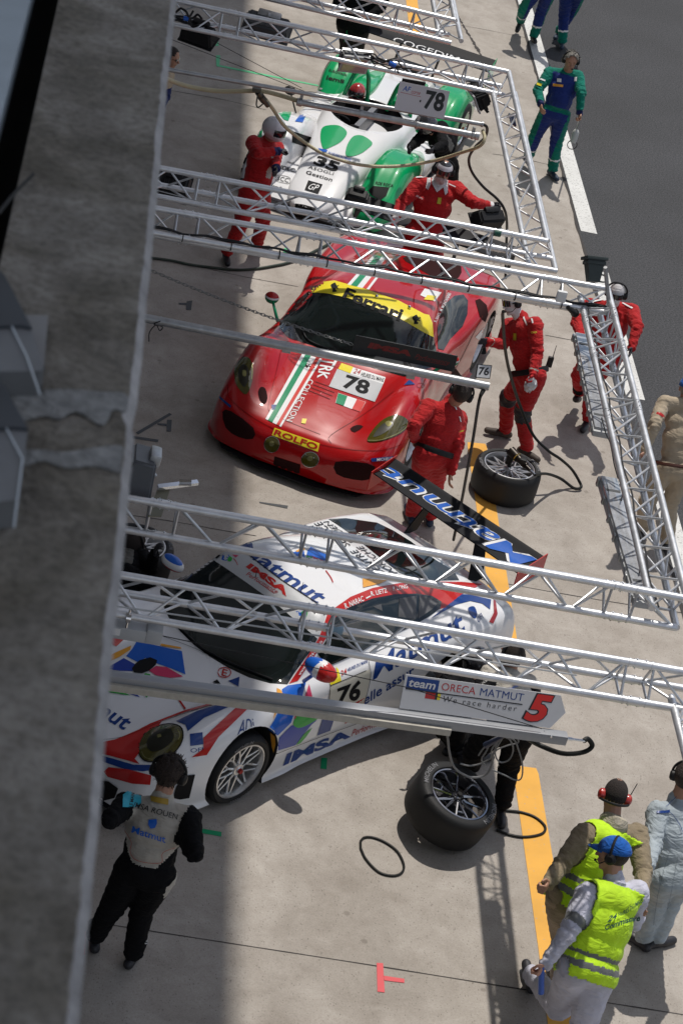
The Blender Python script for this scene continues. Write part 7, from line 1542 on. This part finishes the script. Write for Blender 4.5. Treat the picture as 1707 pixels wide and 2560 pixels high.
badge(G, OMP)
# bending red mechanic
v = V4_
G = person('dark-haired red mechanic stooping beside the nose of the red car', dict(pelvis=v(790, 1330), neck=v(1040, 600), head=v(1190, 470), shR=v(1130, 860), shL=v(680, 680), elR=v(1130, 1200), elL=v(520, 930), wrR=v(1050, 1560), wrL=v(530, 1090), knR=v(820, 1700), knL=v(620, 1750), anR=v(760, 2180), anL=v(500, 2150), toeR=v(700, 2080), toeL=v(420, 2080)),
  [(ALLB, -9, 9, C_RED)], dict(front=(-.45, .9, 0), bulk=1.1, neck_near=False, pz=.97, el_nearR=True, wr_nearR=True, el_nearL=True, wr_nearL=False, shoe=C_SHOE2, face=(.2, 1, -.5), skin=SKIN))
hair(G, HAIR_D, .010, .04, -.05); headset(G, rr=.042, w=.098)
b = MB(); c = G['pelvis'] + G['spine'] * .05; b.lathe([(.198, -.028), (.206, 0), (.198, .028)], c, G['spine'], 26); b.build('belt', BLK, G['root'])
badge(G, [(mat('yellow patch', (.45, .40, .02), .7), [('t', 'OMP', F_(v, (1155, 1015), (1222, 1005), (1222, 980), (1155, 990)), dict(bold=.03))]), (PWHT, [('p', F_(v, (1152, 790), (1170, 795), (1185, 865), (1172, 868))), ('p', F_(v, (1085, 640), (1110, 645), (1125, 700), (1110, 700)))])])
# red man with outstretched arm
v = V3_
G = person('red mechanic in goggles and white scarf stretching an arm to a hose', dict(pelvis=v(400, 1000), neck=v(570, 380), head=v(625, 230), shR=v(330, 400), shL=v(790, 430), elR=v(120, 620), elL=v(980, 620), wrR=v(30, 820), wrL=v(1200, 660), knR=v(330, 1300), knL=v(520, 1300), anR=v(250, 1700), anL=v(480, 1700)),
  [(ALLB, -9, 9, C_RED), (FA, .90, 1.2, WSCARF)], dict(front=(.1, -1, 0), pz=.98, bulk=1.15, scale=1.06, el_nearR=True, wr_nearR=True, el_nearL=True, wr_nearL=False, neck_near=True, hands=('relax', 'grip'), handm=(C_RED, C_GLV), face=(.1, -1, -.15)))
helmet_cap = MB(); helmet_cap.ell(G['H'] + G['hu'] * .03, (.100, .118, .105), G['HR'], 18, 24); V_ = np.array(helmet_cap.v); q_ = (V_ - G['H']) @ G['HR']; helmet_cap.f = [x for x in helmet_cap.f if all(q_[i][2] > .03 for i in x)]
helmet_cap.m = [0 if all(q_[i][2] > .085 for i in x) else 1 for x in helmet_cap.f]; helmet_cap.build('helmet', [mat('black helmet shell', (.03, .03, .035), .15, coat=1), HELW], G['root'], sharp=0)
goggles(G); headset(G, rr=.045, w=.108, mic=False)
b = MB(); N_ = G['neck']; T_ = G['T']
b.lathe([(.060, -.02), (.095, -.01), (.10, .03), (.075, .07), (.066, .08)], N_ + G['spine'] * .0, G['spine'], 20); b.build('scarf', WSCARF, G['root'])
badge(G, [(WSCARF, [('p', F_(v, (470, 290), (680, 330), (670, 400), (545, 495), (490, 400))), ('p', F_(v, (430, 300), (470, 290), (470, 400), (440, 465), (412, 440))), ('p', F_(v, (640, 400), (680, 330), (675, 500), (645, 530), (625, 440)))]), (mat('yellow patch', (.45, .40, .02), .7), [('p', F_(v, (560, 558), (602, 560), (590, 640), (545, 632)))]), (PWHT, [('p', F_(v, (285, 320), (300, 305), (420, 300), (425, 312))), ('p', F_(v, (690, 385), (780, 425), (775, 435), (690, 398))), ('t', 'AF corse', F_(v, (280, 545), (375, 585), (380, 560), (295, 518)))])])
# red man with white helmet, left
v = cF; w_ = cR3
G = person('red mechanic in a white full-face helmet and blue black gloves, striding at the left', dict(pelvis=v(310, 1130), neck=v(430, 670), head=v(490, 560), shR=v(270, 700), shL=v(520, 760), elR=v(330, 800), elL=v(500, 880), wrR=v(530, 775), wrL=v(510, 960), knR=w_(700, 560), knL=w_(870, 540), anR=w_(590, 790), anL=w_(820, 735), toeR=w_(590, 880), toeL=w_(900, 770)),
  [(ALLB, -9, 9, C_RED), (FA, .78, 1.2, C_NAVY), (['torso'], .25, .85, C_CREAM, lambda s_, f, h, p: (np.abs(s_ - .02) < .05) & (f > 0.05))], dict(front=(.75, -.65, 0), bulk=1.16, hands=('grip', 'relax'), handm=(C_GLV, C_GLV), el_nearR=True, wr_nearR=False, face=(.85, -.6, -.3), palmR=(0, 0, -1)))
hel = helmet(G, HELW); b = MB(); c = G['pelvis'] + G['spine'] * .03; b.lathe([(.192, -.03), (.20, 0), (.192, .03)], c, G['spine'], 24); b.build('belt', BLK, G['root'])
# red man behind the end truss
v = cI
G = person('red mechanic in white hood and dark goggles walking beyond the end truss', dict(pelvis=v(690, 1240), neck=v(790, 720), head=v(830, 590), shR=v(520, 720), shL=v(1010, 760), elR=v(400, 900), elL=v(1060, 960), wrR=v(440, 1060), wrL=v(1000, 1180), knR=v(430, 1480), knL=v(560, 1560), anR=v(420, 1680), anL=v(520, 1960), toeR=v(400, 1800), toeL=v(480, 2060)),
  [(ALLB, -9, 9, C_RED), (['shinR'], .62, .9, C_BLK)], dict(front=(-.2, -1, 0), bulk=1.12, azR=.25, tzR=.06, hands=('relax', 'relax'), handm=(C_GLV, C_GLV), face=(-.15, -1, -.5), headm=lambda p: WSCARF, wr_nearR=True))
goggles(G); headset(G, rr=.042, w=.100, mic=False)
badge(G, [(PWHT, [('p', F_(v, (890, 695), (905, 690), (1015, 745), (1005, 758))), ('p', F_(v, (545, 690), (560, 670), (700, 650), (700, 660)))])])
# team man with headset and bottle
v = V2_
GBZ = lambda base: [(ALLB, -9, 9, C_BLU), (ARMS, -9, 9, C_GRN), (FA, .88, 1.2, C_NAVY), (LEGS, -9, 9, C_GRN, lambda s_, f, h, p: np.abs(s_) > .155), (SH, .62, 9, C_GRN), (SH, .56, .62, PWHT), (['torso'], .0, .12, C_GRN), (['torso'], .93, 2, C_GRN)]
G = person('grey-haired man in blue and green overalls with headset, walking with a white bottle in hand', dict(pelvis=v(740, 1400), neck=v(890, 900), head=v(930, 760), shR=v(640, 920), shL=v(1010, 930), elR=v(520, 1120), elL=v(1060, 1170), wrR=v(550, 1300), wrL=v(1045, 1410), knR=v(490, 1700), knL=v(750, 1780), anR=v(400, 1960), anL=v(700, 2120), toeR=v(420, 2060), toeL=v(740, 2240)),
  GBZ(0), dict(front=(-.1, -1, 0), bulk=1.05, azR=.16, shoe=C_SHOE2, hands=('relax', 'grip'), face=(.05, -1, -.55), skin=SKIN2, belly=1))
hair(G, HAIR_G, .014, .06, -.03, spiky=.08); headset(G, rr=.04, w=.098); eyes(G)
badge(G, [(PWHT, [('p', F_(v, (760, 980), (812, 985), (810, 1030), (758, 1025))), ('p', F_(v, (975, 965), (1010, 965), (1005, 1020), (970, 1015))), ('p', F_(v, (540, 975), (615, 1000), (605, 1020), (535, 992)))]), (PORA, [('p', F_(v, (710, 1045), (835, 1060), (832, 1090), (706, 1078)))]), (PYEL, [('p', F_(v, (510, 1030), (570, 1050), (560, 1080), (505, 1062)))])])
b = MB(); p = at(*v(1000, 1530), .78); q = at(*v(980, 1700), .56); radio(G, at(*v(810, 1400), .98))
bt = thing('bottle', 'white plastic bottle with a black strap hanging from the walking man\'s hand', 'bottle', q); d = vec((0, 0, 1))
b.lathe([(0, -.09), (.040, -.09), (.046, -.075), (.046, .055), (.030, .085), (.014, .10), (.0, .10)], q, d, 20); b.build('flask', mat('milky plastic', (.52, .52, .50), .4), bt)
b = MB(); b.tube(q + d * .10, q + d * .16, .012, n=10); b.path([q + d * .16, G['hp']['L']], .012, 6, 0); b.build('spout', STEEL, bt); b = MB(); b.path([q + vec((.065 * math.cos(a), 0, -.13 + .065 * math.sin(a))) for a in np.linspace(.9, 2 * math.pi + 2.2, 22)][:22], .006, 6, 0); b.build('strap', BLK, bt)
# two colleagues cut by the top edge
G = person('man in blue and green overalls, only his legs visible, on the white line', dict(pelvis=v(600, -150), neck=v(740, -660), head=v(790, -800), shR=v(480, -640), shL=v(880, -600), elR=v(400, -420), elL=v(930, -380), wrR=v(420, -230), wrL=v(900, -180), knR=v(350, 110), knL=v(570, 130), anR=v(300, 260), anL=v(470, 450), toeR=v(250, 420), toeL=v(490, 600)),
  GBZ(0), dict(front=(-.1, -1, 0), azR=.22, tzR=.05, shoe=C_SHOE, face=(0, -1, -.2), skin=SKIN2)); hair(G, HAIR_D)
G = person('man in blue and green overalls with navy shoes on the asphalt at the top edge', dict(pelvis=v(960, -120), neck=v(1100, -640), head=v(1140, -780), shR=v(870, -640), shL=v(1250, -580), elR=v(780, -420), elL=v(1290, -380), wrR=v(770, -220), wrL=v(1260, -180), knR=v(850, 170), knL=v(960, 110), anR=v(820, 520), anL=v(790, 400), toeR=v(810, 640), toeL=v(740, 480)),
  GBZ(0), dict(front=(-.1, -1, 0), azL=.14, shoe=C_SHOE2, face=(0, -1, -.2), skin=SKIN2)); hair(G, HAIR_D)
# beige official cut by the right edge
v = cJ
G = person('official in beige overalls with blue cap and brown belt', dict(pelvis=v(1310, 470), neck=v(1430, -320), head=v(1500, -520), shR=v(1640, -200), shL=v(1200, -220), elR=v(1750, 60), elL=v(1120, 40), wrR=v(1700, 330), wrL=v(1010, 330), knR=v(1260, 830), knL=v(1040, 800), anR=v(1240, 1170), anL=v(1000, 1060), toeR=v(1240, 1090), toeL=v(960, 1010)),
  [(ALLB, -9, 9, cloth('pale beige overalls', (.40, .33, .24), .35))], dict(front=(-.15, 1, 0), pz=.96, scale=.98, bulk=.95, shoe=C_SHOE, face=(.2, 1, -.2), skin=SKIN))
cap(G, BCAP); hair(G, HAIR_G, .006, .0, -.05)
b = MB(); c = G['pelvis'] + G['spine'] * .03; b.lathe([(.208, -.018), (.214, 0), (.208, .018)], c, G['spine'], 26); b.build('belt', mat('brown leather', (.07, .02, .012), .5), G['root'])
b = MB(); b.lathe([(.066, -.025), (.072, 0), (.066, .025)], G['shL'] * .35 + G['elL'] * .65, G['elL'] - G['shL'], 18); b.build('armband', PREDV, G['root'])
# mechanic astride under the white board, holding the wheel
v = cH
G = person('mechanic in black trousers and cream jacket behind the white team board', dict(pelvis=v(900, 930), neck=v(860, 400), head=v(900, 235), shR=v(1100, 500), shL=v(660, 450), elR=v(1130, 740), elL=v(560, 640), wrR=v(900, 950), wrL=v(440, 620), knR=v(870, 1300), knL=v(520, 1160), anR=v(800, 1700), anL=v(500, 1320), toeR=v(790, 1840), toeL=v(420, 1290)),
  [(ALLB, -9, 9, C_BLK), (['torso'], .25, 2, C_CREAM, lambda s_, f, h, p: (f < .10)), (['uarmR', 'uarmL'], -9, .25, C_CREAM)], dict(front=(-.35, .9, 0), pz=.93, bulk=1.15, scale=1.0, neck_near=False, wr_nearR=True, handm=(C_GLV, C_GLV), face=(-.5, .8, -.6), shoe=C_SHOE, skin=SKIN))
hair(G, HAIR_K, .012, .05, -.06); headset(G, rr=.04, w=.098)
badge(G, [(TXT_K, [('t', 'IMSA', F_(v, (600, 530), (680, 470), (660, 450), (585, 505)), dict(bold=.02)), ('t', 'SA', F_(v, (735, 400), (800, 385), (790, 360), (728, 378)), dict(bold=.02))]), (PBLUE2, [('t', 'Matmut', F_(v, (860, 590), (985, 520), (975, 490), (850, 560)), dict(bold=.02))]), (mat('white leg lettering', (.5, .5, .5), .7), [('t', 'SANTANA', F_(v, (720, 1550), (790, 1270), (760, 1260), (680, 1540)), dict(bold=.02))])])
# second mechanic kneeling at the empty wheel arch
G = person('mechanic in black with a blue armlet, kneeling at the white car\'s empty wheel arch', dict(pelvis3=at(*v(330, 900), .45), neck=v(440, 480), head=v(560, 300), shR=v(560, 500), shL=v(330, 480), elR=v(560, 620), elL=v(260, 560), wrR=v(420, 560), wrL=v(200, 440), knR=v(420, 1000), knL=v(220, 920), anR=v(540, 1190), anL=v(330, 1130), toeR=v(620, 1240), toeL=v(400, 1200)),
  [(ALLB, -9, 9, C_BLK), (['uarmR'], .5, .95, cloth('blue armlet', (.01, .10, .42), .4))], dict(front=(-.5, .85, 0), scale=.95, neck_near=False, handm=(C_GLV, C_GLV), face=(-.5, .8, -.5), azR=.1, azL=.1))
hl = helmet(G, mat('black helmet shell', (.03, .03, .035), .15, coat=1))
# crouching mechanic behind the white car, beside the flat wheel
v = cN
G = person('mechanic in black and grey crouching by a flat wheel beside the parapet', dict(pelvis3=at(*v(330, 1500), .45), neck=v(380, 1150), head=v(440, 1050), shR=v(560, 1200), shL=v(270, 1180), elR=v(640, 1330), elL=v(180, 1330), wrR=v(690, 1150), wrL=v(230, 1250), knR=v(650, 1550), knL=v(350, 1650), anR=v(640, 1750), anL=v(360, 1850)),
  [(ALLB, -9, 9, C_BLK), (['torso'], .2, 2, cloth('dirty grey back', (.13, .125, .11), .8), lambda s_, f, h, p: f < .05)], dict(front=(.6, .8, 0), scale=.98, neck_near=False, handm=(C_GLV, C_GLV), face=(.6, .7, -.6)))
hair(G, HAIR_K, .014, .05, -.06); headset(G, rr=.042, w=.10)
# man by the parapet at the upper left
v = cR1
G = person('man with sunglasses at the upper left, mostly hidden by the parapet', dict(pelvis=v(-60, 800), neck=v(35, 560), head=v(82, 448), shR=v(-60, 600), shL=v(60, 620), elR=v(-90, 740), elL=v(40, 760), wrR=v(-80, 860), wrL=v(0, 860), knR=v(-130, 1060), knL=v(-90, 1060), anR=v(-160, 1280), anL=v(-110, 1290)),
  [(ALLB, -9, 9, C_NAVY), (['torso'], .3, 2, C_BEI, lambda s_, f, h, p: f > .02)], dict(front=(.9, -.4, 0), face=(.95, -.35, -.1), skin=SKIN2)); hair(G, HAIR_K, .010, .045, -.03)
b = MB(); 
for sg in (-1, 1): b.rbox(hpt(G, sg * .032, .100, .014), (.05, .012, .032), .005, G['HR'])
b.path([hpt(G, -.08, 0, .02), hpt(G, -.06, .09, .018), hpt(G, .06, .09, .018), hpt(G, .08, 0, .02)], .003, 5, 0); b.build('sunglasses', VISOR, G['root'])
# dark clad crewman at the top
v = cE
G = person('crewman in black jacket and dark trousers behind the top trusses', dict(pelvis=v(1100, 120), neck=v(1170, -140), head=v(1190, -230), shR=v(1010, -120), shL=v(1290, -80), elR=v(1010, 10), elL=v(1250, 40), wrR=v(1080, 90), wrL=v(1180, 90), knR=v(1060, 250), knL=v(1120, 250), anR=v(1040, 340), anL=v(1100, 370), toeR=v(1020, 380), toeL=v(1090, 400)),
  [(ALLB, -9, 9, C_BLK), (LEGS, -9, 9, cloth('dark grey trousers', (.03, .028, .028), .5))], dict(front=(-.2, -1, 0), bulk=1.25, scale=1.05, face=(-.2, -1, -.3))); hair(G, HAIR_D)
# driver in the prototype and helper leaning at its side
G = person('driver with a red and white helmet sitting in the green and white car', dict(pelvis3=LMC.w((.26, .05, .30)), neck3=LMC.w((.25, -.18, .68)), head3=LMC.w((.25, -.14, .84)), elR3=LMC.w((.50, .15, .52)), elL3=LMC.w((.03, .15, .52)), wrR3=LMC.w((.36, .38, .55)), wrL3=LMC.w((.14, .38, .55)), anR3=LMC.w((.30, 1.05, .22)), anL3=LMC.w((.18, 1.05, .22)), knR=(0, 0), knL=(0, 0)) if 0 else dict(pelvis3=LMC.w((.26, .05, .30)), neck3=LMC.w((.25, -.18, .68)), head3=LMC.w((.25, -.14, .84)), elR3=LMC.w((.50, .15, .52)), elL3=LMC.w((.03, .15, .52)), wrR3=LMC.w((.36, .38, .55)), wrL3=LMC.w((.14, .38, .55)), anR3=LMC.w((.30, .85, .22)), anL3=LMC.w((.18, .85, .22))),
  [(ALLB, -9, 9, C_BLK)], dict(front=tuple(LMC.d((0, 1, .3))), scale=.9, handm=(C_GLV, C_GLV), face=tuple(LMC.d((0, 1, -.05)))))
hm = helmet(G, mat('red and white helmet', (.42, .03, .03), .2, coat=1, var=.5, vscale=20))
v = cG
G = person('black-clad helper with a grey sash leaning over the side of the green and white car', dict(pelvis=v(900, 1080), neck=v(820, 960), head=v(730, 900), shR=v(700, 1000), shL=v(900, 960), elR=v(640, 1050), elL=v(880, 1080), wrR=v(590, 1100), wrL=v(800, 1120), knR=v(880, 1250), knL=v(960, 1260), anR=v(860, 1400), anL=v(960, 1420)),
  [(ALLB, -9, 9, C_BLK), (['torso'], .1, .9, cloth('grey sash', (.14, .14, .13), .8), lambda s_, f, h, p: np.abs(s_ + .03) < .045)], dict(front=(-.9, .3, 0), pz=.95, neck_near=True, handm=(C_GLV, C_GLV), face=(-.8, .3, -.5)))
hm = helmet(G, mat('black helmet shell', (.03, .03, .035), .15, coat=1))
